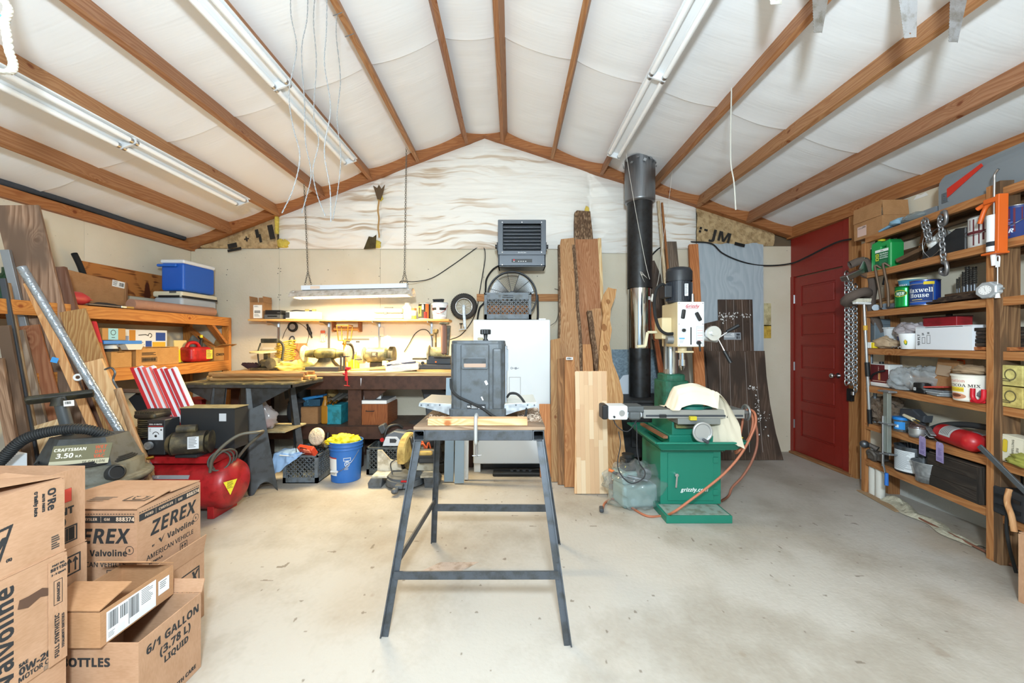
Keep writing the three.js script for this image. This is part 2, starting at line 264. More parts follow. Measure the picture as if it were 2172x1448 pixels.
print(kr, 'print', 0.62,0.2,[2.5,2.555, z + 0.062],[0,0,-14],256,82, (c, W, H) => { txt(c, 'JM', 120,40,66, '#25221f', 'sans-serif', 'center', 'bold', 1.2); c.fillRect(6,20,10,10); c.fillRect(6,36,10,10); c.fillRect(30,24,16,8); c.fillRect(190,50,50,14); });
// tufts of yellow glass wool that spill out of the tears
const tuft = (x, y, a, b, sd) => part('glass_wool', lump(a, b, 0.035,0.6,3.5,[x, y, z + 0.03], sd, 24), mat('#d8bf55', 0.95, { bumpMap: T.nois, bump: 0.01 }), w);
tuft(-2.72,2.48,0.07,0.06,1); tuft(-2.80,2.72,0.02,0.16,2); tuft(-1.62,2.47,0.05,0.05,4); tuft(-1.57,3.03,0.03,0.05,5);
part('tear', ext([[-0.07,0.06],[-0.02,0.03],[0.0,0.07],[0.03,0.02],[0.07,0.07],[0.05,-0.02],[0.02,-0.11],[-0.02,-0.1],[-0.05,0]],0.006,[-1.57,3.1, z + 0.075]), mat('#5d4a35', 0.9), w, { label: 'ragged tear in the insulation at a stud' });
part('tear', ext([[-0.09,-0.09],[0.05,-0.08],[0.06,0.08],[0.02,0.05],[-0.03,0.06]],0.006,[-1.66,2.5, z + 0.075]), mat('#4f4428', 0.95, { map: T.grime }), w);
part('seam_tape', surf((u, v) => { const y = lerp(2.55,3.0, v); return [-1.58 + (u - 0.5) * 0.02 + 0.006 * Math.sin(y * 30), y, z + 0.05 + 0.02 * fb2(1, y * 9,0,0,3,2)]; }, 2,20), mat('#b08a55', 0.8), w);
part('wood_ledger', lim(0.28,0.95,2.43,2.47, z - 0.01, z + 0.02), mFir2, w);
part('wall_cleat', lim(-0.42,0.6,1.80,1.885, z, z + 0.035), wood('#c08a55'), w, { label: 'horizontal wooden cleat screwed to the drywall' });
}
{ // left wall
const w = structure('wall_left'), zs = [-DEPTH, -3.65,-2.43,-1.21,0.01, ZF];
for (let i = 0; i < 5; i++) part('drywall_sheet', lim(XL - 0.013, XL, 0,2.41, zs[i] + 0.0015, zs[i + 1] - 0.0015), mWall, w, { ax: 1 });
part('backing', lim(XL - 0.15, XL - 0.014,-0.1,2.6,-DEPTH, ZF), mat('#6d5a45', 0.9), w);
part('wall_plate', lim(XL - 0.01, XL + 0.05,2.40,2.485,-DEPTH, ZF), mFir2, w);
part('plywood_strip', ext([[0,0],[1.02,0],[1.02,0.26],[0,0.26]],0.012,[XL + 0.007,1.78,-3.62],[0,90,0]), mat('#b9793c', 0.7, { map: T.ply }), w, { ax: 2, label: 'strip of flame-figured plywood screwed to the left wall' });
}
{ // right wall
const w = structure('wall_right');
for (const [a, b] of [[-4.03,-2.85],[-2.85,-1.63],[-1.63,-0.41],[-0.41, ZF]]) part('drywall_sheet', lim(XR, XR + 0.013,0.32,2.55, a + 0.0015, b - 0.0015), mWall, w, { ax: 1 });
part('backing', lim(XR + 0.014, XR + 0.15,-0.1,2.75,-DEPTH, ZF), mat('#6d5a45', 0.9), w);
part('stem_wall', lim(XR - 0.012, XR + 0.012,0,0.32,-4.0, ZF), mat('#c9ccca', 0.85, { map: T.wall, bumpMap: T.nois, bump: 0.002 }), w);
part('wall_plate', lim(XR - 0.07, XR + 0.02,2.54,2.67,-DEPTH, ZF), mFir2, w);
part('wall_stud', lim(XR - 0.05, XR, 0,2.54,-3.985,-3.90), wood('#b98552'), w);
const ragged = []; for (let k = 0; k < 3; k++) ragged.push(ext([[0,0],[0.12,0.0],[0.10,0.03],[0.06,0.022],[0.03,0.035]],0.003,[XR - 0.003,2.50 - 0.0,-2.55 - k * 0.42],[0,-90,0]));
part('torn_paper', ragged, mat('#ecebe6', 0.9), w);
}
{ // front wall with the open garage door, behind the camera
const w = structure('wall_front'), z0 = ZF, z1 = ZF + 0.14;
part('wall_panel', [lim(XL - 0.1,-2.9,0,2.6, z0, z1), lim(2.5, XR + 0.1,0,2.7, z0, z1), ext([[XL - 0.1,2.45],[XR + 0.1,2.45],[XR + 0.1, planeR(XR) + 0.1],[-0.3,3.95],[XL - 0.1, planeL(XL) + 0.1]],0.14,[0,0, (z0 + z1) / 2])], mWall, w);
}
{ // door and its red surround in the right wall beside the back corner
const d = structure('door_1'), red = mat('#8a241a', 0.42, { bumpMap: T.nois, bump: 0.0005 });
const zA = -4.80, zB = -4.10, x = XR - 0.012;
// leaf: stiles, rails and five raised panels
const leaf = part('leaf', [lim(x, x + 0.03,0.03,2.07, zA, zA + 0.10,0.002), lim(x, x + 0.03,0.03,2.07, zB - 0.10, zB, 0.002)], red, d);
const rows = [0.03,0.25,0.60,0.98,1.33,1.68,2.07];
const railG = []; const P5 = [[0.23,0.53],[0.63,0.91],[1.01,1.28],[1.38,1.63],[1.73,1.96]];
let prev = 0.03; for (const [a, b] of P5) { railG.push(lim(x, x + 0.03, prev, a, zA + 0.1, zB - 0.1)); prev = b; } railG.push(lim(x, x + 0.03, prev, 2.07, zA + 0.1, zB - 0.1));
part('rail', railG, red, leaf);
for (const [a, b] of P5) part('raised_panel', [lim(x + 0.014, x + 0.02, a, b, zA + 0.1, zB - 0.1), lim(x + 0.004, x + 0.016, a + 0.022, b - 0.022, zA + 0.122, zB - 0.122,0.006)], red, leaf);
const kn = part('knob', [cy(0.028,0.028,0.006,[x - 0.003,0.97, zB - 0.055],[0,0,90],20), cy(0.011,0.011,0.05,[x - 0.03,0.97, zB - 0.055],[0,0,90],12), sp(0.028,[x - 0.065,0.97, zB - 0.055],[1,1,1],18)], M.chrome, d, { label: 'chrome door knob' });
kn.geometry.computeBoundingBox();
for (const y of [0.35,1.03,1.82]) part('hinge', [lim(x - 0.004, x + 0.01, y - 0.05, y + 0.05, zA - 0.018, zA + 0.004), cy(0.006,0.006,0.1,[x - 0.006, y, zA - 0.005], null, 10)], M.steel, d);
part('casing', [lim(x - 0.012, x + 0.03,0,2.56, zB + 0.006, zB + 0.16,0.003), lim(x - 0.006, x + 0.03,2.085,2.56,-DEPTH + 0.002, zB + 0.006), lim(x - 0.012, x + 0.03,0,2.09,-DEPTH + 0.002, zA - 0.006)], red, d);
part('threshold', lim(x - 0.06, x + 0.02,0,0.025,-DEPTH + 0.04, zB + 0.16,0.004), wood('#a5784f'), d, { label: 'worn wooden threshold board' });
}
{ // roof: purlins, rafters along the gable, insulation between the purlins
const c = structure('ceiling');
const XB = [-3.298,-2.745,-2.208,-1.655,-1.101,-0.531,-0.116,0.465,1.046,1.627,2.18,2.761];
const xt = XB.map((x, i) => i < 6 ? x - 0.05 : x + 0.045);
XB.forEach((x, i) => { const L = i < 6, a = L ? AL : -AR, X = (x + xt[i]) / 2, Y = (L ? planeL(xt[i]) : planeR(xt[i])) - 0.0675;
const q = part('purlin', bx(0.04,0.142, DEPTH - 0.1 + ZF, [0,0,0], null, 0.003),[mPur, wood('#b4865c', 0.62), wood('#a87a58', 0.62)][i % 3], c, { ax: 2 }); q.position.set(X, Y, (ZF - DEPTH + 0.1) / 2); q.rotation.z = a; });
const raf = (xa, xb, f) => ext([[xa, f(xa) - 0.13],[xb, f(xb) - 0.13],[xb, f(xb)],[xa, f(xa)]],0.1,[0,0,-DEPTH + 0.05]);
part('rafter', raf(XL, -0.33, planeL), mFir2, c, { ax: 0 }); part('rafter', raf(-0.33, XR, planeR), mFir2, c, { ax: 0 });
const edges = [XL, ...xt, XR];
for (let b = 0; b < edges.length - 1; b++) for (const [za, zb, ext_] of [[-DEPTH - 0.02,-3.24,0],[-3.26,-1.42,1],[-1.44, ZF, 2]]) {
const g = surf((u, v) => { const x = lerp(edges[b], edges[b + 1], u), z = lerp(za, zb, v), s = Math.sin(u * Math.PI); const lip = ext_ > 0 ? 0.006 * Math.exp(-(v * 1.8) / 0.03) : 0.008 * Math.exp(-((1 - v) * 1.6) / 0.05);
return [x, roofY(x) + (x < -0.5 ? 0.002 : 0.002) - Math.pow(s, 0.7) * 0.038 - lip - ext_ * 0.006 + (fb2(x * 2.5, z * 10,0,0,231 + b, 3) - 0.5) * 0.012 * s, z]; }, 14,40);
const uv = g.attributes.uv, p = g.attributes.position; for (let i = 0; i < uv.count; i++) uv.setXY(i, p.getX(i), p.getZ(i));
part('insulation_panel', g, mVinyl, c, { keepUV: true });
}
part('roof_deck', [ext([[XL - 0.2, planeL(XL - 0.2) + 0.03],[-0.335, planeL(-0.335) + 0.06],[XR + 0.2, planeR(XR + 0.2) + 0.03],[XR + 0.2, planeR(XR + 0.2) + 0.1],[-0.335, planeL(-0.335) + 0.14],[XL - 0.2, planeL(XL - 0.2) + 0.1]], DEPTH + ZF + 0.4,[0,0, (ZF - DEPTH) / 2])], mat('#7a7a78', 0.7), c);
}
// ---------- things under the roof ----------
const X = (px, z) => (px - 1086) * z / FOC, Y = (py, z) => EYE - (py - 724) * z / FOC;
{ // the photographer's light on its stand, behind the camera
const t = thing('studio_light', 'round studio flash lamp on a black stand behind the camera', 'lamp', [FLASH[0],0, FLASH[2]]);
const m = new THREE.MeshStandardMaterial({ color: '#ffffff', emissive: '#dcecff', emissiveIntensity: 6 });
const b = part('bulb', sp(0.115,[0, FLASH[1],0],[1,1,1],24), m, t); b.castShadow = false;
part('pole', [cy(0.014,0.014, FLASH[1] - 0.13,[0, (FLASH[1] - 0.13) / 2 + 0.02,0]), cy(0.05,0.05,0.04,[0, FLASH[1] - 0.125,0])], M.blk, t);
for (let k = 0; k < 3; k++) part('leg', rod([0,0.35,0],[0.42 * Math.cos(k * 2.094 + 0.5),0.01,0.42 * Math.sin(k * 2.094 + 0.5)],0.011), M.blk, t);
}
{ // eight-foot strip lights under three purlins, switched off
const wht = mat('#f2f4f5', 0.35), tubeM = mat('#fbfcfc', 0.25), hol = mat('#e6e8ea', 0.5);
const proto = (lab, x, y, ang) => {
const t = thing('strip_light', lab, 'light fixture', [x, y, -4.12],0, 'strip lights under the roof purlins'); t.rotation.z = ang;
part('housing', ext([[-0.03,0.03],[0.03,0.03],[0.075,-0.02],[0.075,-0.032],[0.028,-0.018],[-0.028,-0.018],[-0.075,-0.032],[-0.075,-0.02]],2.46,[0,0,1.22]), wht, t, { ax: 2 });
for (const k of [0,1]) for (const s of [-1,1]) { const q = part('tube', cy(0.0185,0.0185,1.16,[s * 0.047,-0.052,0.64 + k * 1.22],[90,0,0],20), tubeM, t); parts('tube_cap', [cy(0.019,0.019,0.022,[s * 0.047,-0.052,0.052 + k * 1.22],[90,0,0],16), cy(0.019,0.019,0.022,[s * 0.047,-0.052,1.23 + k * 1.22],[90,0,0],16)], M.steel, q); }
for (const z of [0.02,1.24,2.46]) part('lamp_holder', [bx(0.13,0.05,0.018,[0,-0.04, z], null, 0.003)], hol, t);
part('end_plate', bx(0.062,0.05,0.004,[0,0.004,-0.011]), wht, t);
return t;
};
proto('white double-tube strip light nearest the left wall', -2.745, planeL(-2.795) - 0.165, AL);
proto('white double-tube strip light above the hanging twisted wires', -1.655, planeL(-1.705) - 0.165, AL);
proto('white double-tube strip light beside the stove pipe', 1.046, planeR(1.09) - 0.165,-AR);
}
{ // foam pipe cover on the left plate
const pts = []; for (let z = -4.72; z <= ZF - 0.05; z += 0.35) pts.push([XL + 0.033,2.518 + 0.008 * Math.sin(z * 5), z]);
solo('foam_pipe_cover', 'dark grey foam pipe cover lying along the left wall plate', 'pipe cover', tube(pts, 0.027,80,10), mat('#3d4046', 0.95, { bumpMap: T.nois, bump: 0.002 }));
}
{ // twisted wires hanging from nails
const wm = mat('#a9acae', 0.45, { metal: 0.7 }), z = 2.18;
const wires = [
[[617,-40],[617,30],[629,100],[613,200],[622,270],[636,330],[622,400],[598,452]],
[[653,-40],[651,40],[640,100],[646,220],[648,300],[660,370],[652,410],[640,452]],
[[671,-40],[665,40],[671,130],[666,250],[676,300],[664,360],[672,410],[690,458]],
[[694,-30],[692,70],[688,130],[701,230],[688,320],[700,400],[702,470]],
[[714,32],[713,70],[722,170],[715,250],[723,330],[717,400],[706,466]]];
const labs = ['leftmost twisted grey wire hanging from the roof', 'twisted wire hanging second from left under the roof', 'middle one of the five twisted hanging wires', 'twisted wire hanging fourth from left under the roof', 'twisted wire hanging from a nail in the purlin, rightmost of five'];
wires.forEach((w, i) => { const zz = i === 4 ? 2.545 : z + (i % 3) * 0.09, c = new THREE.CatmullRomCurve3(w.map(([a, b]) => V(a, b, zz))), A = [], B = [];
const top = c.getPoint(0); if (i < 4) { A.push(v3(top.x, roofY(top.x) - 0.02, top.z)); B.push(v3(top.x + 0.002, roofY(top.x) - 0.02, top.z)); }
for (let k = 0; k <= 90; k++) { const p = c.getPoint(k / 90), a = k * 1.3; A.push(v3(p.x + 0.0022 * Math.cos(a), p.y, p.z + 0.0022 * Math.sin(a))); B.push(v3(p.x - 0.0022 * Math.cos(a), p.y, p.z - 0.0022 * Math.sin(a))); }
solo('hanging_wire', labs[i], 'wire', [tube(A, 0.0016,260,5), tube(B, 0.0016,260,5)], wm, { group: 'wires hanging on the left' }); });
const r = [[1551,186],[1549,300],[1550,350],[1556,385],[1560,445]].map(([a, b]) => V(a, b, 2.95));
solo('hanging_wire', 'single pale wire hanging from a right purlin in front of the roof', 'wire', [tube(r, 0.0028,60,6), tube(r.map(p => v3(p.x + 0.005, p.y, p.z)),0.002,60,5)], mat('#c9c7bd', 0.6));
for (const [px, py] of [[741,75],[716,30]]) { const p = V(px, py, px > 730 ? 2.74 : 2.56); solo('nail', px > 730 ? 'bent nail in a left purlin, the lower of two' : 'bent nail in a left purlin, the upper of two', 'nail', tube([[p.x - 0.03, p.y - 0.01, p.z],[p.x, p.y, p.z],[p.x + 0.03, p.y + 0.012, p.z]],0.0025,8,6), M.dsteel, { group: 'nails in the purlin' }); }
}
{ // hand saws hanging tip down
const L = [['narrow rusty hand saw hanging nearest the strip light end', 1735,70,36,17,1.93, '#8d8a86', 4],['pale speckled hand saw with a hole in its tip', 1931,81,42,25,1.9, '#c6c8cb', -3],['dark mottled hand saw hanging rightmost', 2022,90,39,18,1.75, '#9a9b9e', 7],['saw with a whitish tip just showing at the picture top', 1646,10,27,22,1.95, '#cfcdc6', 0]];
L.forEach(([lab, px, py, wt, wb, z, col, tilt]) => {
const p = V(px, py, z), k = z / FOC, t = thing('hand_saw', lab, 'saw', p, 0, 'hand saws hanging from the roof'), len = 0.30, b = wb * k / 2, top = b + (wt - wb) * k / 2 * (len / (py * k + 0.001)) * 0.8;
const tw = Math.min(top, 0.075), pts = [[-b, 0],[b, 0.004]]; for (let i = 0; i <= 1; i++) pts.push([lerp(b, tw, i), len * i]);
const N = 46; for (let i = N; i >= 0; i--) { const y = len * i / N, x = -lerp(b, tw, i / N); pts.push([x - (i % 2 ? 0.003 : 0), y]); }
const hole = px === 1931 ? [circ(0.004,10,0,0.022)] : [];
part('blade', ext(pts, 0.0014,[0,0,0], null, hole), mat(col, 0.45, { metal: 0.55, map: T.grime }), t, { ax: 1 });
part('handle', ext([[-0.06,0],[0.05,0],[0.055,0.05],[0.02,0.1],[-0.05,0.1],[-0.065,0.05]],0.02,[0, len - 0.02,0], null, [circ(0.022,12,-0.005,0.055)],0.002), wood('#7a4a28'), t);
t.rotation.z = -tilt * D2R; });
}
{ // rope loop at the left edge
const P = [[-14,-60],[8,0],[18,20],[10,45],[14,70],[20,110],[28,135],[24,150],[8,153],[-10,148],[-22,120],[-26,60],[-20,-60]].map(([a, b], i) => V(a, b, 1.62));
const c = new THREE.CatmullRomCurve3([v3(P[0].x, roofY(P[0].x) - 0.02, P[0].z), ...P]), st = [[],[],[]];
for (let i = 0; i <= 170; i++) { const p = c.getPoint(i / 170); for (let k = 0; k < 3; k++) { const a = i * 0.5 + k * 2.094; st[k].push(v3(p.x + 0.007 * Math.cos(a), p.y, p.z + 0.007 * Math.sin(a))); } }
const t = thing('rope', 'frayed white rope loop hanging at the left edge of the roof', 'rope');
st.forEach(s => part('strand', tube(s, 0.0085,340,6), mat('#e6e2d6', 0.95, { bumpMap: T.nois, bump: 0.003 }), t));
part('marker', to(0.014,0.006, V(6,40,1.62),[80,0,0],14,6), mat('#6fb3cf', 0.9), t, { label: 'light blue thread in the rope' });
}
// chain of alternating links from a to b
function chain(a, b, link, wire, twist = 0) { a = vec(a); b = vec(b); const n = Math.max(2, Math.round(a.distanceTo(b) / (link * 0.72))), out = [], F = frame(a, b, v3(1,0,0.01)); for (let i = 0; i < n; i++) { const g = new THREE.TorusGeometry(link * 0.3, wire, 6,14); g.scale(1,1.55,1); g.rotateY(i % 2 ? 1.57 + twist : twist); g.applyMatrix4(F); const p = a.clone().lerp(b, (i + 0.5) / n); g.translate(p.x, p.y, p.z); out.push(g); } return out; }
{ // lit shop light over the bench, on two chains
const z = 4.3, xa = X(623, z), xb = X(877, z), y = 1.80, W = xb - xa, cx = (xa + xb) / 2;
const t = thing('work_light', 'lit fluorescent shop light with curved hood hanging over the workbench', 'lamp', [cx, y, -z]); t.rotation.z = 0.022;
const hood = []; for (let i = 0; i <= 8; i++) { const a = i / 8 * Math.PI; hood.push([0.115 * Math.cos(a) * (1 - 0.25 * Math.sin(a)),0.078 * Math.pow(Math.sin(a),0.8)]); }
const inner = hood.map(([a, b]) => [a * 0.975, b - 0.003]).reverse();
part('hood', ext([...hood, ...inner], W, [0,-0.005,0],[0,90,0]), mat('#d7d0c8', 0.35, { metal: 0.25, map: T.grime }), t, { ax: 0 });
part('ballast_housing', bx(W - 0.16,0.048,0.09,[0.02,0.096,0], null, 0.004), mat('#e6ebf3', 0.4), t);
print(t, 'sticker', 0.10,0.03,[-W / 2 + 0.25,0.096,0.0462], null, 64,24, (c, w, h) => { fill(c, '#e5cdb9', 0,0, w, h); });
const em = new THREE.MeshStandardMaterial({ color: '#fff4dc', emissive: '#ffe2ae', emissiveIntensity: 11 });
for (const s of [-1,1]) part('tube', cy(0.0185,0.0185, W - 0.1,[0.02,0.005, s * 0.055],[0,0,90],16), em, t);
for (const s of [-1,1]) part('lamp_holder', bx(0.02,0.07,0.15,[s * (W / 2 - 0.035),0.02,0], null, 0.003), M.white, t);
const l = new THREE.RectAreaLight(new THREE.Color().setRGB(1.0,0.79,0.43),245, W - 0.12,0.15); l.position.set(cx, y - 0.022,-z); l.rotation.x = -Math.PI / 2; scene.add(l);
for (const [ax, ay, lab, bx_] of [[-2.205,2.985, 'thin chain holding the left end of the shop light', 0],[-1.12,3.37, 'thin chain holding the right end of the shop light', 1]]) {
const tx = bx_ ? X(858, z) : X(653, z), ty = y + 0.13; const split = v3(tx, ty + 0.13,-z);
solo('hanging_chain', lab, 'chain', [chain([ax, ay, -z], split, 0.028,0.0022), chain(split, [tx - 0.03, ty - 0.005,-z],0.028,0.0022), chain(split, [tx + 0.035, ty - 0.005,-z],0.028,0.0022)], mat('#7d776c', 0.45, { metal: 0.7 }), { group: 'chains of the shop light' });
}
}
// ---------- workbench on the back wall ----------
const brown = mat('#4b2e22', 0.6, { map: T.grime }), mTop = wood('#d8b98c', 0.7);
const BT = 1.003, BS = 0.44, WZ = -DEPTH;            // bench top, lower shelf heights; wall plane
{
const t = thing('workbench', 'long brown painted workbench with pale wooden top on the back wall', 'workbench', [-1.75,0,-4.52]);
const L = -1.28, R = 1.33, F = 0.33, Bk = -0.325;   // local limits
for (let i = 0; i < 4; i++) part('top_board', lim(L, R, BT - 0.04, BT, F - 0.005 - (i + 1) * 0.163 + 0.001, F - 0.005 - i * 0.163,0.002), mTop, t, { ax: 0 });
part('apron', lim(L, R, 0.822, BT - 0.041, F - 0.045, F - 0.012,0.003), brown, t);
for (const x of [-1.2,0.03,1.2]) for (const z of [F - 0.1, Bk + 0.08]) part('leg', lim(x, x + 0.14,0, z > 0 ? 0.83 : 0.96, z - 0.03, z + 0.04,0.003), brown, t);
part('shelf_board', lim(L, R, BS - 0.02, BS, Bk, F - 0.03), mat('#57463a', 0.8, { map: T.grime }), t);
part('shelf_rail', lim(L, R, 0.31, BS, F - 0.03, F - 0.0,0.003), brown, t);
part('back_rail', lim(L, R, 0.83,0.96, Bk, Bk + 0.035), brown, t);
part('gusset', ext([[0,0],[0.28,0],[0.02,-0.2]],0.02,[0.17,0.826, F - 0.12]), brown, t);
part('paint_drip', ext([[0,0],[0.012,0],[0.008,-0.05],[0.004,-0.08]],0.002,[0.18,0.94, F - 0.0105]), mat('#cfd3da', 0.6), t);
}
{ // shelf over the bench on steel brackets
const y = 1.575, z = 4.6, xa = X(526, z), xb = X(952, z);
const t = thing('wall_shelf', 'pale wooden shelf above the bench on four steel brackets', 'shelf', [0, y, -4.73]);
part('board', lim(xa, xb, -0.022,0,-0.125,0.135,0.002), wood('#e0b878', 0.6), t, { ax: 0 });
for (const px of [590,697,804,915]) { const x = X(px, 4.84); part('bracket', [lim(x - 0.012, x + 0.012,-0.66,-0.02,-0.128,-0.116), lim(x - 0.004, x + 0.004,-0.04,-0.023,-0.116,0.12), ext([[0,0],[0.2,0],[0,-0.06]],0.004,[x, -0.024,-0.115],[0,-90,0])], M.steel, t); }
}
// plain cardboard carton in its own frame: base at y 0, open or closed; panels and flaps are parts
function carton(t, w, h, d, o = {}) {
const m = o.m || M.kraft, k = 0.004, pan = {};
pan.front = part('panel', bx(w, h, k, [0, h / 2, d / 2 - k / 2]), m, t); pan.back = part('panel', bx(w, h, k, [0, h / 2,-d / 2 + k / 2]), m, t);
pan.left = part('panel', bx(k, h, d - 2 * k, [-w / 2 + k / 2, h / 2,0]), m, t); pan.right = part('panel', bx(k, h, d - 2 * k, [w / 2 - k / 2, h / 2,0]), m, t);
part('bottom', bx(w - 2 * k, k, d - 2 * k, [0, k / 2,0]), M.kraftIn, t);
const fl = o.flaps === undefined ? [0,0,0,0] : o.flaps, len = o.flapLen || d / 2 - 0.002;   // angle of each flap: 0 closed, 90 upright, beyond 180 folded out; null none
if (fl) { const mk = (a, ww, l, px, pz, ry, dy) => { if (a === null) return; const g = bx(ww - 0.004, k, l, [0, k / 2 + dy, l / 2]); g.rotateX(-a * D2R); g.rotateY(ry * D2R); g.translate(px, h, pz); part('flap', g, m, t); };
mk(fl[0], w, len, 0, d / 2,180,0.005); mk(fl[1], w, len, 0,-d / 2,0,0.005); mk(fl[2], d - 0.01, Math.min(len, w / 2 - 0.002),-w / 2,0,90,0); mk(fl[3], d - 0.01, Math.min(len, w / 2 - 0.002), w / 2,0,-90,0); }
return pan;
}
{ // on the wall shelf
const S = 1.576, z = 4.68;
let t = thing('cardboard_box', 'small open cardboard box with shipping label on the wall shelf', 'box', [X(551, z), S, -z - 0.02]); carton(t, 0.155,0.19,0.16, { flaps: [null, 85,95,80], flapLen: 0.07, m: M.kraft2 }); print(t, 'label', 0.10,0.15,[0.015,0.085,0.0815], null, 96,144, (c, w, h) => { fill(c, '#f4f2ec', 0,0, w, h); scrib(c, 10,10,50,16,3); barcode(c, 10,60,70,30); scrib(c, 10,100,70,30,4); });
for (const [i, lab] of [[0, 'lower grey cassette deck of the pair on the wall shelf'],[1, 'black cassette deck lying on the grey one']]) { t = thing('cassette_deck', lab, 'deck', [X(587 + i * 1, z), S + i * 0.05,-z + 0.01],0, 'decks on the wall shelf'); part('body', bx(0.19 - i * 0.01,0.049,0.15,[0,0.0255,0], null, 0.004), i ? M.blk : mat('#5b5d5f', 0.5), t); part('slot', bx(0.11,0.014,0.003,[0,0.03,0.076]), M.blk, t); part('knob', [cy(0.005,0.005,0.004,[0.07,0.02,0.076],[90,0,0],8), cy(0.005,0.005,0.004,[0.055,0.02,0.076],[90,0,0],8)], M.steel, t); }
t = thing('device_box', 'white and grey equipment box with a coiled lead on the wall shelf', 'box', [X(645, z), S, -z]); part('body', bx(0.36,0.085,0.13,[0,0.0435,0], null, 0.006), mat('#e4e4df', 0.5), t); part('dark_end', bx(0.05,0.07,0.132,[-0.155,0.045,0], null, 0.004), M.dgrey, t); part('lead', tube([[-0.15,0.09,0.02],[-0.08,0.1,0.03],[0,0.095,0.01],[0.08,0.1,-0.02],[0.12,0.09,0]],0.006,30), M.blkm, t); parts('clip', [bx(0.04,0.03,0.02,[0.05,0.1,0.03]), bx(0.04,0.03,0.02,[0.13,0.1,0.03])], mat('#8d8558', 0.6), t);
t = thing('tool_case', 'grey plastic tool case with latches lying on the wall shelf', 'tool case', [X(828, z), S, -z]); part('body', rb(0.33,0.06,0.17,[0,0.031,0], null, 0.012), mat('#a7a396', 0.5), t); part('lid', rb(0.33,0.06,0.17,[0,0.095,0], null, 0.02), mat('#8f8b7d', 0.5), t); part('latch', bx(0.04,0.025,0.012,[-0.03,0.065,0.087], null, 0.003), M.dgrey, t); part('handle', [bx(0.1,0.012,0.02,[0,0.13,0.06], null, 0.004)], M.dgrey, t);
solo('white_jug', 'overexposed white plastic container beside the grey tool case', 'container', lathe([[0,0],[0.05,0],[0.055,0.01],[0.055,0.14],[0.03,0.165],[0.028,0.19],[0,0.192]],24), mat('#f3efe4', 0.5), { pos: [X(864, z), S, -z] });
t = thing('cup', 'small cup with yellow-green base and brown top on the wall shelf', 'cup', [X(878, z), S, -z]); part('body', lathe([[0,0],[0.025,0],[0.03,0.10],[0.027,0.10],[0.023,0.004],[0,0.004]],20), mat('#efe6c8', 0.5), t); part('band', cy(0.0275,0.0262,0.04,[0,0.022,0], null, 20, true), mat('#c8cc3a', 0.5), t); part('top', cy(0.029,0.029,0.03,[0,0.112,0], null, 20), mat('#b4683c', 0.6), t);
t = thing('paint_can', 'black, yellow and orange can standing on the wall shelf', 'can', [X(901, z), S, -z]); part('body', cy(0.07,0.07,0.18,[0,0.091,0], null, 28), mat('#d5d2c6', 0.4), t); wrap(t, 'label', 0.0708,0.165,[0,0.09,0],-75,150,192,128, (c, w, h) => { fill(c, '#24241f', 0,0, w, h); fill(c, '#e8d23a', 6,20,60,90); fill(c, '#2a2a24', 18,30,34,60); fill(c, '#d9662a', 120,0,40,128); fill(c, '#7c2420', 100,70,40,58); fill(c, '#efece0', 76,6,22,44); }); part('rim', to(0.069,0.004,[0,0.181,0],[90,0,0],28), M.steel, t); part('lid', cy(0.064,0.064,0.006,[0,0.178,0], null, 24), M.steel, t);
t = thing('white_tub', 'white plastic tub with pink stripe and a black brush on it', 'tub', [X(933, z), S, -z]); part('body', lathe([[0,0],[0.076,0],[0.086,0.16],[0.094,0.162],[0.094,0.19],[0,0.19]],28), mat('#eef0f2', 0.45), t); wrap(t, 'label', 0.0795,0.12,[0,0.085,0],-80,160,192,112, (c, w, h) => { fill(c, '#e9edf1', 0,0, w, h); fill(c, '#f0b7c2', 74,0,30, h); fill(c, '#26282c', 8,14,66,28); fill(c, '#26282c', 104,14,70,28); scrib(c, 110,52,60,40,4); barcode(c, 6,80,30,28); }, 0.0868); part('bail', tube([[-0.09,0.16,0],[-0.06,0.09,0.075],[0,0.06,0.095],[0.06,0.09,0.075],[0.09,0.16,0]],0.002,30,6), M.red, t);
const b = thing('scrub_brush', 'black bristled brush lying on the white tub lid', 'brush', [X(930, z), S + 0.191,-z],-20); part('back', bx(0.13,0.014,0.05,[0,0.034,0], null, 0.005), M.blkm, b); const br = []; for (let i = 0; i < 7; i++) for (let j = 0; j < 3; j++) br.push(cy(0.006,0.005,0.027,[-0.054 + i * 0.018,0.0145,-0.016 + j * 0.016], null, 6)); part('bristles', br, M.blk, b);
}
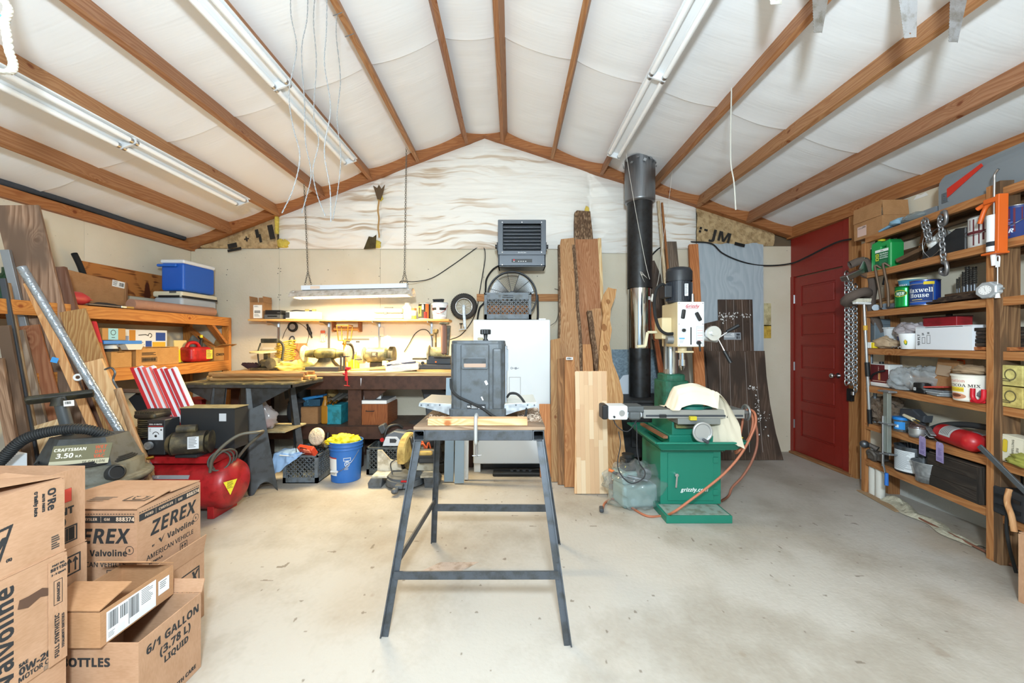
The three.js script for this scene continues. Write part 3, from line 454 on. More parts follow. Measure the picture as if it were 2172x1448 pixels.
// steel bench-tool builders: y 0 = the bench top
{
const on = (px, z, n, l, c, turn = 0) => thing(n, l, c, [X(px, z), BT, -z], turn);
const dusty = mat('#6f6a58', 0.6, { map: T.dust }), dusty2 = mat('#8a8a7c', 0.5, { map: T.dust }), pale = mat('#d9c99a', 0.85, { map: T.grime });
// scroll saw at the left end
let t = on(572,4.5, 'scroll_saw', 'dusty black scroll saw at the left end of the bench', 'saw');
part('base', [bx(0.30,0.03,0.22,[0,0.016,0], null, 0.006), rb(0.2,0.09,0.15,[0.02,0.075,0], null, 0.03)], dusty, t); part('motor', cy(0.06,0.06,0.12,[0.08,0.08,0.06],[90,0,0],24), dusty2, t); part('saw_table', cy(0.13,0.13,0.012,[-0.06,0.205,0.02],[6,0,0],28), pale, t); part('table_post', bx(0.05,0.09,0.05,[-0.03,0.155,0], null, 0.005), dusty, t); part('arm', [tube([[0.12,0.1,-0.03],[0.13,0.28,-0.03],[0.06,0.33,-0.03],[-0.08,0.325,0]],0.014,30), bx(0.19,0.05,0.05,[0.0,0.325,-0.01], null, 0.01), tube([[-0.12,0.07,0],[-0.13,0.2,0],[-0.1,0.3,0]],0.008,16)], mat('#4e5350', 0.5, { map: T.dust }), t); part('blade', bx(0.003,0.14,0.001,[-0.085,0.26,0.02]), M.steel, t); part('knob', cy(0.015,0.015,0.03,[-0.05,0.06,0.11],[90,0,0],14), M.blk, t);
{ const c = []; for (let i = 0; i <= 110; i++) { const a = i * 0.62, y = 1.09 + 0.0021 * i + 0.03 * Math.cos(a), r = 0.10 + 0.025 * Math.sin(i * 1.7); c.push(v3(X(607,4.72) + r * Math.cos(a), y, -4.70 + 0.05 * Math.sin(a))); } solo('coiled_air_hose', 'bright yellow coiled air hose behind the scroll saw', 'hose', tube(c, 0.0055,420,6), mat('#cfae34', 0.5)); }
{ const q = on(534,4.46, 'bench_brush', 'dark bristled bench brush lying beside the scroll saw', 'brush', 10); const b = []; for (let i = 0; i < 12; i++) b.push(bar([-0.02 + i * 0.011,0.02,0],[-0.10 + i * 0.012,0.075, rnd(-0.02,0.02)],0.01,0.03, v3(0,0,1))); part('bristles', b, mat('#3a2428', 0.9), q); part('back', bx(0.18,0.022,0.03,[0.06,0.012,0], null, 0.006), wood('#8d6a45'), q); part('handle', rod([0.14,0.013,0],[0.27,0.013,0.02],0.012,0.009), wood('#8d6a45'), q); }
solo('cloth_rag', 'crumpled yellow rag on the bench beside the buffer', 'rag', [lump(0.19,0.055,0.1,0.55,2.6,[0,0.042,0],3,40), lump(0.1,0.075,0.08,0.5,3,[0.1,0.056,-0.04],5,32)], mat('#f2e27a', 0.9, { bumpMap: T.cloth, bump: 0.0006 }), { pos: [X(624,4.42), BT, -4.42] });
// buffer with a wheel each end
t = on(692,4.36, 'bench_buffer', 'olive bench buffer with two buffing wheels on a flared base', 'buffer');
{ const base = lathe([[0.13,0],[0.125,0.05],[0.1,0.06],[0.07,0.1],[0.055,0.14]],4,[0,0,0],[0,45,0]); base.scale(1.55,1,1); part('base', base.toNonIndexed(), dusty, t); part('foot', bx(0.35,0.05,0.22,[0,0.026,0], null, 0.008), M.dgrey, t); part('motor', [xf(new THREE.CapsuleGeometry(0.06,0.14,8,24),[0,0.185,0],[0,0,90]), cy(0.035,0.045,0.1,[-0.17,0.185,0],[0,0,90],20), cy(0.035,0.045,0.1,[0.17,0.185,0],[0,0,-90],20)], mat('#8b8a5e', 0.5, { map: T.dust }), t); for (const s of [-1,1]) part('buffing_wheel', lathe([[0.0,-0.018],[0.03,-0.02],[0.085,-0.014],[0.092,0],[0.085,0.014],[0.03,0.02],[0,0.018]],30,[s * 0.235,0.185,0],[0,0,90]), mat(s < 0 ? '#d9cf9a' : '#d8b98f', 0.95, { map: T.grime }), t); part('guard', ext(Array.from({ length: 17 }, (_, i) => { const a = -0.6 + i / 8 * Math.PI * 0.66; return i < 9 ? [0.115 * Math.cos(a),0.115 * Math.sin(a)] : null; }).filter(Boolean).concat(Array.from({ length: 9 }, (_, i) => { const a = -0.6 + (8 - i) / 8 * Math.PI * 0.66; return [0.1 * Math.cos(a),0.1 * Math.sin(a)]; })),0.05,[0.235,0.185,0],[0,90,0]), mat('#3b3832', 0.6), t); part('tool_rest', [bx(0.06,0.01,0.05,[0.26,0.16,0.11]), bx(0.012,0.15,0.02,[0.2,0.09,0.1]), bx(0.012,0.15,0.02,[0.235,0.09,0.1])], M.dgrey, t); }
// yellow bottles
for (const [px, c, l] of [[744, '#b6c62c', 'left of two lime yellow bottles behind the buffer'],[757, '#c9d23a', 'right of two lime yellow bottles behind the buffer']]) { const q = on(px, 4.72, 'bottle', l, 'bottle'); q.userData.group = 'lime bottles on the bench'; part('body', lathe([[0,0],[0.028,0],[0.03,0.01],[0.03,0.15],[0.012,0.18],[0.012,0.2],[0,0.2]],20), mat(c, 0.35), q); part('cap', cy(0.014,0.014,0.025,[0,0.21,0], null, 14), mat('#e9e4d0', 0.5), q); }
// gold wire frame (old lantern bracket)
{ const q = on(731,4.66, 'brass_lantern_frame', 'brass lantern frame standing behind the buffer', 'lantern frame'); part('post', [cy(0.012,0.02,0.30,[0,0.15,0]), lathe([[0,0],[0.05,0],[0.045,0.02],[0.01,0.03]],20), lathe([[0.01,0.27],[0.03,0.29],[0.012,0.31],[0.025,0.33],[0,0.34]],16)], M.brass, q); const fr = []; for (const s of [-1,1]) for (const d of [-1,1]) fr.push(rod([s * 0.05,0.33, d * 0.05],[s * 0.065,0.5, d * 0.065],0.006,0.006,6)); for (const y of [0.33,0.5]) { const k = y > 0.4 ? 0.065 : 0.05; fr.push(rod([-k, y, k],[k, y, k],0.007,0.007,6), rod([-k, y, -k],[k, y, -k],0.007,0.007,6), rod([-k, y, -k],[-k, y, k],0.007,0.007,6), rod([k, y, -k],[k, y, k],0.007,0.007,6)); } part('cage', fr, M.brass, q); }
// grey bench grinder
t = on(800,4.56, 'bench_grinder', 'grey-green bench grinder with a motor plate', 'grinder');
part('stand', [bx(0.2,0.02,0.16,[0,0.011,0], null, 0.004), bx(0.14,0.07,0.1,[0,0.05,0], null, 0.01)], dusty, t); part('motor', [cy(0.085,0.085,0.2,[0,0.165,0],[0,0,90],30), cy(0.06,0.085,0.03,[-0.115,0.165,0],[0,0,90],30), cy(0.085,0.06,0.03,[0.115,0.165,0],[0,0,90],30)], mat('#98a08c', 0.45, { map: T.dust }), t); print(t, 'motor_plate', 0.07,0.05,[0,0.175,0.0862], null, 72,52, (c, w, h) => { fill(c, '#3b342c', 0,0, w, h); scrib(c, 8,8,56,36,4, '#cfc8b4'); }); for (const s of [-1,1]) { part('wheel_guard', cy(0.095,0.095,0.05,[s * 0.17,0.165,0],[0,0,90],28), s < 0 ? mat('#e3d6a8', 0.7, { map: T.grime }) : mat('#7c7a66', 0.6, { map: T.dust }), t); part('tool_rest', bx(0.06,0.012,0.07,[s * 0.17,0.12,0.11], null, 0.002), M.dgrey, t); } parts('spark_shield', [bx(0.09,0.004,0.08,[0.17,0.275,0.06],[20,0,8]), bx(0.05,0.05,0.04,[0.12,0.08,0.1])], mat('#efe3b8', 0.5), t);
// sticks, package, file
for (const [a, b, l] of [[[748,784],[905,765], 'longer of two pale wooden sticks lying across the bench'],[[742,786],[880,774], 'shorter of two pale wooden sticks lying across the bench']]) { const z = b[0] > 900 ? 4.40 : 4.36; solo('wooden_stick', l, 'stick', bar([X(a[0], z), BT + 0.011,-z],[X(b[0], z + 0.1), BT + (b[0] > 900 ? 0.075 : 0.04),-z - 0.1],0.022,0.016, v3(0,0,1),0.002), wood('#dcc08a'), { group: 'sticks on the bench' }); }
solo('metal_file', 'dark metal bar lying in front of the grinder', 'file', bar([X(783,4.42), BT + 0.012,-4.42],[X(832,4.42), BT + 0.012,-4.46],0.02,0.02, v3(0,0,1),0.004), M.dsteel);
t = on(856,4.34, 'wrapped_package', 'plastic-wrapped white package with dark blue edge on the bench', 'package', 6); part('pad', rb(0.34,0.07,0.2,[0,0.036,0],[0,0,6],0.02), mat('#dfe1e2', 0.35, { bumpMap: T.nois, bump: 0.004 }), t); part('dark_board', bx(0.30,0.022,0.03,[-0.01,0.084,0.075],[0,0,6],0.004), mat('#4a4a60', 0.5), t); part('film', lump(0.185,0.065,0.12,0.25,5,[0,0.052,0],9,36), mat('#f4f6f8', 0.15, { transmission: 0.85, thickness: 0 }), t);
// belt and disc sander
t = on(925,4.42, 'belt_disc_sander', 'dusty belt and disc sander standing at the right end of the bench', 'sander');
part('base', [bx(0.34,0.05,0.24,[0.02,0.047,0], null, 0.006), bx(0.26,0.09,0.16,[0.04,0.115,0], null, 0.012)], M.dgrey, t); part('base_board', bx(0.40,0.02,0.28,[0.02,0.0105,0], null, 0.002), wood('#d9c07c'), t); part('belt', rb(0.06,0.34,0.09,[0.085,0.34,0.0],[0,0,0],0.03,4), mat('#7d5f56', 0.9), t); part('belt_frame', [bx(0.085,0.33,0.03,[0.1,0.33,-0.055],[0,0,-4],0.01), bx(0.1,0.025,0.1,[0.09,0.515,0], null, 0.008)], mat('#8c8a80', 0.5, { map: T.dust }), t); part('disc', cy(0.09,0.09,0.015,[-0.075,0.19,0.02],[0,0,90],30), mat('#cfc3a0', 0.9, { map: T.grime }), t); part('motor', cy(0.055,0.055,0.16,[0.02,0.2,-0.02],[0,0,90],24), mat('#e0cc92', 0.7, { map: T.grime }), t); parts('work_table', [bx(0.17,0.012,0.12,[0.09,0.155,0.1], null, 0.003), bx(0.14,0.018,0.1,[-0.17,0.13,0.03], null, 0.003)], mat('#5c5a52', 0.5, { map: T.dust }), t); part('guide_arm', [rod([-0.02,0.2,-0.08],[-0.02,0.42,-0.08],0.012), bx(0.06,0.05,0.05,[-0.02,0.43,-0.08], null, 0.012), cy(0.014,0.014,0.03,[-0.06,0.39,-0.08],[0,0,90],10)], mat('#a39468', 0.6, { map: T.dust }), t); part('switch', cy(0.009,0.009,0.012,[0.02,0.1,0.12],[90,0,0],12), mat('#d8702a', 0.4), t); part('knob', cy(0.016,0.016,0.03,[-0.12,0.09,0.12],[90,0,0],12), M.blk, t);
// red clamp over the bench edge
t = thing('bench_clamp', 'small red clamp gripping the front edge of the bench', 'clamp', [X(736,4.19), BT - 0.045,-4.187]);
part('frame', [bx(0.022,0.12,0.02,[0,0.02,0.02], null, 0.004), bx(0.022,0.02,0.06,[0,0.07,0.0], null, 0.004), bx(0.05,0.03,0.04,[0.01,0.085,-0.01], null, 0.006), bx(0.02,0.02,0.045,[0,-0.035,0.0], null, 0.004)], mat('#c8202a', 0.4), t); part('screw', [rod([0.012,-0.09,0.02],[0.012,0.0,0.02],0.006), rod([-0.02,-0.09,0.02],[0.04,-0.095,0.03],0.004), sp(0.012,[-0.016,0.03,0.034],[1,1,1],12)], mat('#b0242a', 0.35), t);
}
{ // things hung on the wall over the bench
const w = (px, py, n, l, c, d = 0.0) => thing(n, l, c, [X(px, 4.85), Y(py, 4.85), WZ + 0.001 + d]);
let t = w(622,693, 'spare_caster', 'small black wheel hung on the wall under the shelf', 'wheel', 0.02); part('tyre', to(0.047,0.015,[0,0,0], null, 28,10), M.rub, t); part('hub', [cy(0.035,0.035,0.02,[0,0,0],[90,0,0],24), cy(0.01,0.01,0.03,[0,0,0.005],[90,0,0],12)], mat('#9b9a94', 0.4, { metal: 0.4 }), t);
solo('hanging_wire', 'thin dark wire looped over the small wall wheel', 'wire', tube([[X(598,4.84), Y(718,4.84), WZ + 0.01],[X(606,4.84), Y(700,4.84), WZ + 0.02],[X(622,4.84), Y(682,4.84), WZ + 0.03],[X(645,4.84), Y(692,4.84), WZ + 0.02],[X(654,4.84), Y(708,4.84), WZ + 0.01],[X(650,4.84), Y(728,4.84), WZ + 0.01]],0.0028,40,6), M.blkm);
t = w(657,702, 'cord_grip', 'black bulbous cord grip hanging on the wall', 'tool', 0.015); part('body', lathe([[0,-0.09],[0.008,-0.085],[0.01,-0.05],[0.022,-0.03],[0.018,0.0],[0.022,0.03],[0.012,0.06],[0.014,0.085],[0,0.09]],14,[0,0,0],[0,0,20]), M.blk, t);
t = w(619,723, 'carabiner', 'grey carabiner hook hanging on the wall', 'carabiner', 0.008); part('ring', tube([[0.0,0.055,0],[0.025,0.045,0],[0.022,-0.045,0],[-0.005,-0.055,0],[-0.028,-0.045,0],[-0.02,0.04,0]],0.007,40,8, true), M.dgrey, t); part('gate', rod([-0.02,0.0,0],[0.022,-0.01,0],0.004), M.dgrey, t);
t = w(685,709, 'glove', 'small red and white work glove hung on the wall', 'glove', 0.012); part('cuff', bx(0.055,0.035,0.02,[0,0.03,0], null, 0.008), mat('#c96b50', 0.85), t); part('hand', [rb(0.055,0.06,0.018,[0,-0.015,0], null, 0.008), rb(0.014,0.045,0.016,[-0.02,-0.06,0],[0,0,-6],0.006), rb(0.014,0.05,0.016,[0,-0.063,0], null, 0.006), rb(0.014,0.045,0.016,[0.02,-0.06,0],[0,0,6],0.006), rb(0.014,0.05,0.016,[0.035,-0.005,0],[0,0,-25],0.006)], mat('#e3d7c4', 0.9), t);
t = w(740,692, 'paper_towel_holder', 'brown wooden paper towel holder fixed under the shelf', 'holder', 0.06); parts('side', [bx(0.016,0.13,0.11,[-0.155,0,0], null, 0.006), bx(0.016,0.13,0.11,[0.155,0,0], null, 0.006)], wood('#8a5a35'), t); part('roller', cy(0.018,0.018,0.3,[0,-0.03,0.02],[0,0,90],16), wood('#c79a5f'), t); part('top_rail', bx(0.3,0.015,0.06,[0,0.055,-0.02]), wood('#8a5a35'), t);
t = w(756,732, 'wall_chart', 'red and white safety chart pinned over the grinder', 'chart', 0); print(t, 'sheet', 0.30,0.16,[0,0,0.004], null, 192,104, (c, W, H) => { fill(c, '#e9e6e0', 0,0, W, H); fill(c, '#6d6b69', 0,0, W, 14); fill(c, '#4b4b4b', 6,18,40,14); fill(c, '#4b4b4b', 90,18,30,14); scrib(c, 60,40,120,30,4, '#8a93a8'); fill(c, '#c94a45', 0,76,70,28); fill(c, '#c94a45', 110,84,76,20); }); part('backing', bx(0.304,0.164,0.003,[0,0,0.0018]), mat('#b7b1a8', 0.8), t);
t = w(810,703, 'paper_tag', 'pink paper tag hanging on a shelf bracket', 'tag', 0.016); part('card', ext([[-0.025,-0.05],[0.025,-0.05],[0.025,0.035],[0.012,0.05],[-0.012,0.05],[-0.025,0.035]],0.001,[0,0,0]), mat('#f0cdb8', 0.85), t); part('string', rod([0,0.045,0],[0,0.10,0.0],0.001,0.001,5), M.white, t);
solo('wall_patch', 'roundish white patch of joint compound on the drywall', 'patch', ext(circ(0.055,24).map(([a, b], i) => [a * (1 + 0.12 * Math.sin(i * 1.7)), b * (1.15 + 0.1 * Math.sin(i * 2.3))]),0.002,[X(822,4.859), Y(722,4.859), WZ + 0.0015]), mat('#f3efe6', 0.9), { group: 'wall patches' });
solo('wall_patch', 'taller white patch of joint compound beside the round one', 'patch', ext(circ(0.05,24).map(([a, b], i) => [a * (0.8 + 0.1 * Math.sin(i * 1.3)), b * (1.3 + 0.1 * Math.sin(i * 2.1))]),0.002,[X(797,4.859), Y(726,4.859), WZ + 0.0015]), mat('#f3efe6', 0.9), { group: 'wall patches' });
solo('extension_cord', 'black cord arching on the wall above the sander', 'cord', tube([[857,746],[868,728],[880,708],[893,699],[905,700],[915,714],[917,735]].map(([a, b]) => v3(X(a, 4.84), Y(b, 4.84), WZ + 0.012)),0.005,50,6), M.blkm);
t = w(638,748, 'wood_block', 'square wooden block leaning on the wall behind the rag', 'block', 0.03); part('board', bx(0.17,0.27,0.02,[0,-0.02,0], null, 0.002), wood('#a9845c'), t); part('brace', bar([-0.08,0.1,0.011],[0.08,-0.06,0.011],0.02,0.012, v3(0,0,1)), wood('#8f6b45'), t);
// lamp cord running to the heater outlet
solo('extension_cord', 'black lamp cord swagged from the shop light to the heater wall', 'cord', [tube([[848,601,4.33],[852,596,4.5],[880,597,4.7],[915,590,4.83],[960,562,4.84],[995,537,4.84],[1015,524,4.84],[1026,525,4.84],[1029,545,4.84],[1024,580,4.84],[1018,615,4.84],[1010,660,4.83],[995,690,4.83],[975,712,4.83],[955,720,4.83]].map(([a, b, z]) => V(a, b, z)),0.0055,140,6)], M.blkm);
solo('extension_cord', 'thick black heater cable hanging down behind the freezer', 'cord', [tube([[1065,560,4.7],[1045,572,4.8],[1032,592,4.84],[1030,612,4.84],[1028,640,4.84],[1018,652,4.84],[1014,668,4.84],[1012,690,4.84]].map(([a, b, z]) => V(a, b, z)),0.011,80,8)], M.rub);
}
{ // spare wheel with swing bracket (trailer jack) on the wall cleat
const z = 4.79, t = thing('trailer_jack_wheel', 'black-tyred spoked wheel with bracket arm hung on the wall cleat', 'wheel', [X(984, z), Y(650, z),-z]);
part('tyre', to(0.125,0.028,[0,0,0], null, 40,12), mat('#3a3735', 0.9, { bumpMap: T.nois, bump: 0.004 }), t); const tr = []; for (let i = 0; i < 44; i++) { const a = i / 44 * 6.283; for (const s of [-1,1]) tr.push(xf(bx(0.012,0.008,0.016),[0.151 * Math.cos(a + s * 0.03),0.151 * Math.sin(a + s * 0.03), s * 0.011],[0,0, a / D2R])); } part('tread', tr, M.rub, t);
part('rim', to(0.098,0.007,[0,0,0.006], null, 40,8), M.chrome, t); part('hub', cy(0.018,0.018,0.05,[0,0,0],[90,0,0],16), M.chrome, t); const sk = []; for (let i = 0; i < 20; i++) { const a = i / 20 * 6.283; sk.push(rod([0.015 * Math.cos(a + 0.4),0.015 * Math.sin(a + 0.4), i % 2 ? 0.012 : -0.012],[0.095 * Math.cos(a),0.095 * Math.sin(a),0],0.0016,0.0016,5)); } part('spokes', sk, M.steel, t);
part('bracket_arm', [bar([0,0.01,0.035],[0.015,-0.24,0.035],0.035,0.012, v3(1,0,0),0.003), bx(0.09,0.012,0.05,[-0.01,-0.27,0.03],[0,0,10],0.003), bx(0.025,0.06,0.04,[0.02,-0.245,0.03], null, 0.003)], M.galv, t); part('clamp_knob', [cy(0.022,0.016,0.016,[-0.03,-0.205,0.03], null, 12), rod([-0.03,-0.26,0.03],[-0.03,-0.2,0.03],0.005)], M.blk, t);
}
// ---------- crates, freezer, fan, heater ----------
function lattice(w, h, pitch, bar_, th) {             // diagonal mesh in the xy plane, centred
const out = [], clip = (s) => { for (let c = -(w + h) / 2 + pitch / 2; c < (w + h) / 2; c += pitch) { const xa = Math.max(-w / 2, c - h / 2), xb = Math.min(w / 2, c + h / 2); if (xb - xa < pitch * 0.25) continue; out.push(bar([xa, s * (xa - c),0],[xb, s * (xb - c),0], bar_, th, v3(1,-s, 0))); } };
clip(1); clip(-1); return out;
}
function crate(t, w, h, d, m, o = {}) {
const k = 0.012, lo = h * 0.2, hi = h * 0.24;
part('rim', [lim(-w / 2, w / 2, h - 0.02, h, d / 2 - k, d / 2), lim(-w / 2, w / 2, h - 0.02, h, -d / 2,-d / 2 + k), lim(-w / 2,-w / 2 + k, h - 0.02, h, -d / 2, d / 2), lim(w / 2 - k, w / 2, h - 0.02, h, -d / 2, d / 2)], m, t);
parts('corner_post', [[-1,-1],[1,-1],[-1,1],[1,1]].map(([a, b]) => lim(a * w / 2, a * (w / 2 - 0.03),0, h - 0.01, b * d / 2, b * (d / 2 - 0.03),0.003)), m, t);
part('base_tray', [lim(-w / 2, w / 2,0, lo, d / 2 - 0.006, d / 2), lim(-w / 2, w / 2,0, lo, -d / 2,-d / 2 + 0.006), lim(-w / 2,-w / 2 + 0.006,0, lo, -d / 2, d / 2), lim(w / 2 - 0.006, w / 2,0, lo, -d / 2, d / 2), lim(-w / 2, w / 2,0,0.008,-d / 2, d / 2)], m, t);
const lh = h - lo - hi * (o.handle ? 1 : 0.2);
for (const s of [-1,1]) { part('lattice', lattice(w - 0.05, lh, o.pitch || 0.042,0.007,0.006).map(g => xf(g, [0, lo + lh / 2, s * (d / 2 - 0.006)])), m, t); part('lattice', lattice(d - 0.05, lh, o.pitch || 0.042,0.007,0.006).map(g => xf(g, [s * (w / 2 - 0.006), lo + lh / 2,0],[0,90,0])), m, t); }
if (o.handle) for (const s of [-1,1]) part('handle_band', ext([[-w / 2 + 0.02,0],[w / 2 - 0.02,0],[w / 2 - 0.02, hi],[-w / 2 + 0.02, hi]],0.006,[0, h - hi, s * (d / 2 - 0.005)], null, [rrect(0.12,0.03,0.014).map(([a, b]) => [a, b + hi * 0.42])]), m, t);
}
const crateM = mat('#6a727a', 0.55, { map: T.grime });
{
const z = 4.07, wm = mat('#dadee0', 0.22); let t = thing('freezer', 'white upright freezer standing beside the bench', 'freezer', [0,0,-4.42]);
part('cabinet', lim(-0.385,0.38,0.085,1.535,-0.33,0.29,0.01), wm, t); part('door', lim(-0.39,0.386,0.09,1.54,0.297,0.35,0.012), wm, t);
parts('hinge', [lim(0.27,0.34,1.54,1.552,0.25,0.34,0.003)], M.white, t);
part('kick_grille', lim(-0.30,0.37,0.03,0.075,0.2,0.27), M.blk, t); parts('foot', [lim(-0.385,-0.32,0,0.088,0.26,0.32,0.004), lim(0.31,0.375,0,0.088,0.26,0.32,0.004), lim(-0.385,-0.32,0,0.088,-0.3,-0.24,0.004), lim(0.31,0.375,0,0.088,-0.3,-0.24,0.004)], M.white, t);
print(t, 'badge', 0.10,0.04,[X(1092, z) - 0, Y(781, z),0.3505], null, 80,32, (c, w, h) => { c.strokeStyle = '#9aa0a8'; c.lineWidth = 3; c.beginPath(); c.arc(14,14,7,0,6.3); c.stroke(); c.beginPath(); c.moveTo(22,14); c.lineTo(44,14); c.lineTo(50,8); c.lineTo(60,18); c.lineTo(72,12); c.stroke(); fill(c, '#8d939c', 40,8,14,16); });
print(t, 'old_label', 0.12,0.18,[X(1092, z), Y(818, z),0.3503], null, 60,90, (c, w, h) => { c.strokeStyle = '#d9dadb'; c.lineWidth = 2; c.strokeRect(2,2, w - 4, h - 4); });
let q = thing('power_strip', 'black plastic tray with knobs lying under the freezer', 'tray', [0.06,0,-4.02]); part('tray', rb(0.5,0.035,0.12,[0,0.018,0], null, 0.012), M.blk, q); parts('knob', [-0.06,0,0.06,0.12].map(x => cy(0.018,0.018,0.015,[x, 0.042,0], null, 12)), M.dgrey, q);
// long milk crate with bricks on top
t = thing('milk_crate', 'long grey milk crate of bricks on top of the freezer', 'crate', [X(1077,4.12),1.541,-4.27],0, 'milk crates'); crate(t, 0.48,0.275,0.30, crateM, { handle: true, pitch: 0.044 });
for (let i = 0; i < 3; i++) for (let j = 0; j < 2; j++) solo('brick', ['left', 'middle', 'right'][i] + (j ? ' brick in the top row' : ' brick in the bottom row') + ' inside the freezer-top crate', 'brick', bx(0.14,0.07,0.10,[0,0,0], null, 0.004), mat('#b6825f', 0.9, { map: T.grime }), { pos: [X(1077,4.12) - 0.15 + i * 0.15,1.541 + 0.045 + j * 0.075,-4.27], group: 'bricks in the crate' });
}
{ // drum fan
const z = 4.55, t = thing('floor_fan', 'round black wire-caged fan standing behind the crate', 'fan', [X(1086, z),1.541,-z]), m = mat('#4b4c4e', 0.4, { metal: 0.6 }), c = [0,0.285,0];
const rings = []; for (let k = 0; k < 22; k++) { const r = 0.04 + k * 0.0108, zz = 0.075 * Math.sqrt(Math.max(0,1 - (r / 0.30) ** 2)); rings.push(to(r, 0.0016,[0,0.285, zz], null, 44,4)); } part('front_grille', rings.concat(Array.from({ length: 12 }, (_, i) => { const a = i / 12 * 6.283 + 0.2; return tube([[0.035 * Math.cos(a),0.285 + 0.035 * Math.sin(a),0.077],[0.16 * Math.cos(a),0.285 + 0.16 * Math.sin(a),0.064],[0.274 * Math.cos(a),0.285 + 0.274 * Math.sin(a),0.02]],0.0028,8,5); })), m, t);
part('ring', [to(0.276,0.008,[0,0.285,0.02], null, 60,8), to(0.276,0.006,[0,0.285,-0.06], null, 60,8), xf(new THREE.CylinderGeometry(0.276,0.276,0.08,60,1, true),[0,0.285,-0.02],[90,0,0])], m, t);
part('hub', [cy(0.045,0.045,0.03,[0,0.285,0.07],[90,0,0],24), cy(0.06,0.06,0.1,[0,0.285,-0.06],[90,0,0],24)], M.dgrey, t);
for (let b = 0; b < 3; b++) part('blade', surf((u, v) => { const a = b * 2.094 + 0.7 + (u - 0.5) * 1.1, r = lerp(0.05,0.25, v); return [r * Math.cos(a),0.285 + r * Math.sin(a),0.0 + (u - 0.5) * 0.06 * (1 - 0.4 * v)]; }, 8,6), mat('#c3c6c8', 0.3, { metal: 0.8 }), t);
part('stand', [tube([[-0.25,0.012,0.06],[-0.285,0.02,0],[-0.29,0.2,0],[-0.285,0.3,0]],0.012,24), tube([[0.25,0.012,0.06],[0.285,0.02,0],[0.29,0.2,0],[0.285,0.3,0]],0.012,24), tube([[-0.25,0.012,0.06],[0,0.012,0.08],[0.25,0.012,0.06]],0.012,20)], M.blk, t);
}
{ // louvred heater on a wall bracket
const z = 4.35, x = X(1107, z), yb = Y(565, z), t = thing('garage_heater', 'charcoal louvred electric heater mounted high on the back wall', 'heater', [x, yb, -z]), m = mat('#50555c', 0.38, { metal: 0.4 });
const W = 0.51, H_ = 0.495, Dp = 0.27; part('case', [lim(-W / 2, W / 2,0,0.012,-Dp, 0), lim(-W / 2, W / 2, H_ - 0.012, H_, -Dp, 0), lim(-W / 2,-W / 2 + 0.012,0, H_, -Dp, 0), lim(W / 2 - 0.012, W / 2,0, H_, -Dp, 0), lim(-W / 2, W / 2,0, H_, -Dp, -Dp + 0.01), lim(-W / 2, W / 2,0,0.13,-0.012,0,0.004)], m, t);
part('front_frame', ext(rrect(W, H_ - 0.125,0.005,1),0.018,[0,0.125 + (H_ - 0.125) / 2,0.006], null, [rrect(W - 0.1, H_ - 0.2,0.01,2)],0.002), m, t); part('inside', lim(-W / 2 + 0.02, W / 2 - 0.02,0.13, H_ - 0.02,-0.08,-0.075), M.blk, t); part('coil_bank', Array.from({ length: 24 }, (_, i) => lim(-0.2,0.2,0.15 + i * 0.0125,0.1535 + i * 0.0125,-0.07,-0.03)).concat(lim(-0.2,0.2,0.15,0.45,-0.074,-0.07)), mat('#33363a', 0.4, { metal: 0.7 }), t);
parts('louvre', Array.from({ length: 8 }, (_, i) => bx(0.40 - (i > 6 ? 0 : 0),0.03,0.004,[0,0.165 + i * 0.037,0.004],[-42,0,0],0.001)), mat('#8d9299', 0.28, { metal: 0.7 }), t);
part('bracket', [lim(-W / 2 - 0.018,-W / 2 - 0.006,0.19,0.28,-Dp - 0.23,-0.08), lim(W / 2 + 0.006, W / 2 + 0.018,0.19,0.28,-Dp - 0.23,-0.08), lim(-W / 2 - 0.018, W / 2 + 0.018,0.19,0.28,-Dp - 0.235,-Dp - 0.225)], M.dgrey, t); parts('knob', [-1,1].map(s => cy(0.022,0.022,0.02,[s * (W / 2 + 0.025),0.235,-0.1],[0,0,90],14)), M.blk, t);
print(t, 'maker_name', 0.09,0.016,[0,0.147,0.0175], null, 128,24, (c, w, h) => { c.strokeStyle = '#e8eaec'; c.lineWidth = 3; c.beginPath(); c.arc(14,12,7,0,6.3); c.stroke(); txt(c, 'Comfort Zone', 76,12,16, '#e8eaec'); });
const pn = part('control_panel', bx(0.22,0.036,0.004,[0,0.062,0.002], null, 0.001), M.blk, t); parts('button', [-0.085,-0.035,-0.01,0.015,0.04].map(a => xf(sp(0.007,[0,0,0],[1.2,0.7,0.4],10),[a, 0.055,0.005])), mat('#dfe3e6', 0.4), pn);
const led = new THREE.MeshStandardMaterial({ color: '#ff2030', emissive: '#ff1020', emissiveIntensity: 3 }); parts('indicator_light', [sp(0.0055,[-0.085,0.07,0.005],[1,1,0.5],8)], led, pn); parts('screw', [[-0.21,0.15],[0.21,0.15],[-0.21,0.47],[0.21,0.47],[-0.21,0.015],[0.21,0.015],[0,0.47]].map(([a, b]) => cy(0.005,0.005,0.003,[a, b, 0.0165],[90,0,0],8)), M.chrome, t);
}
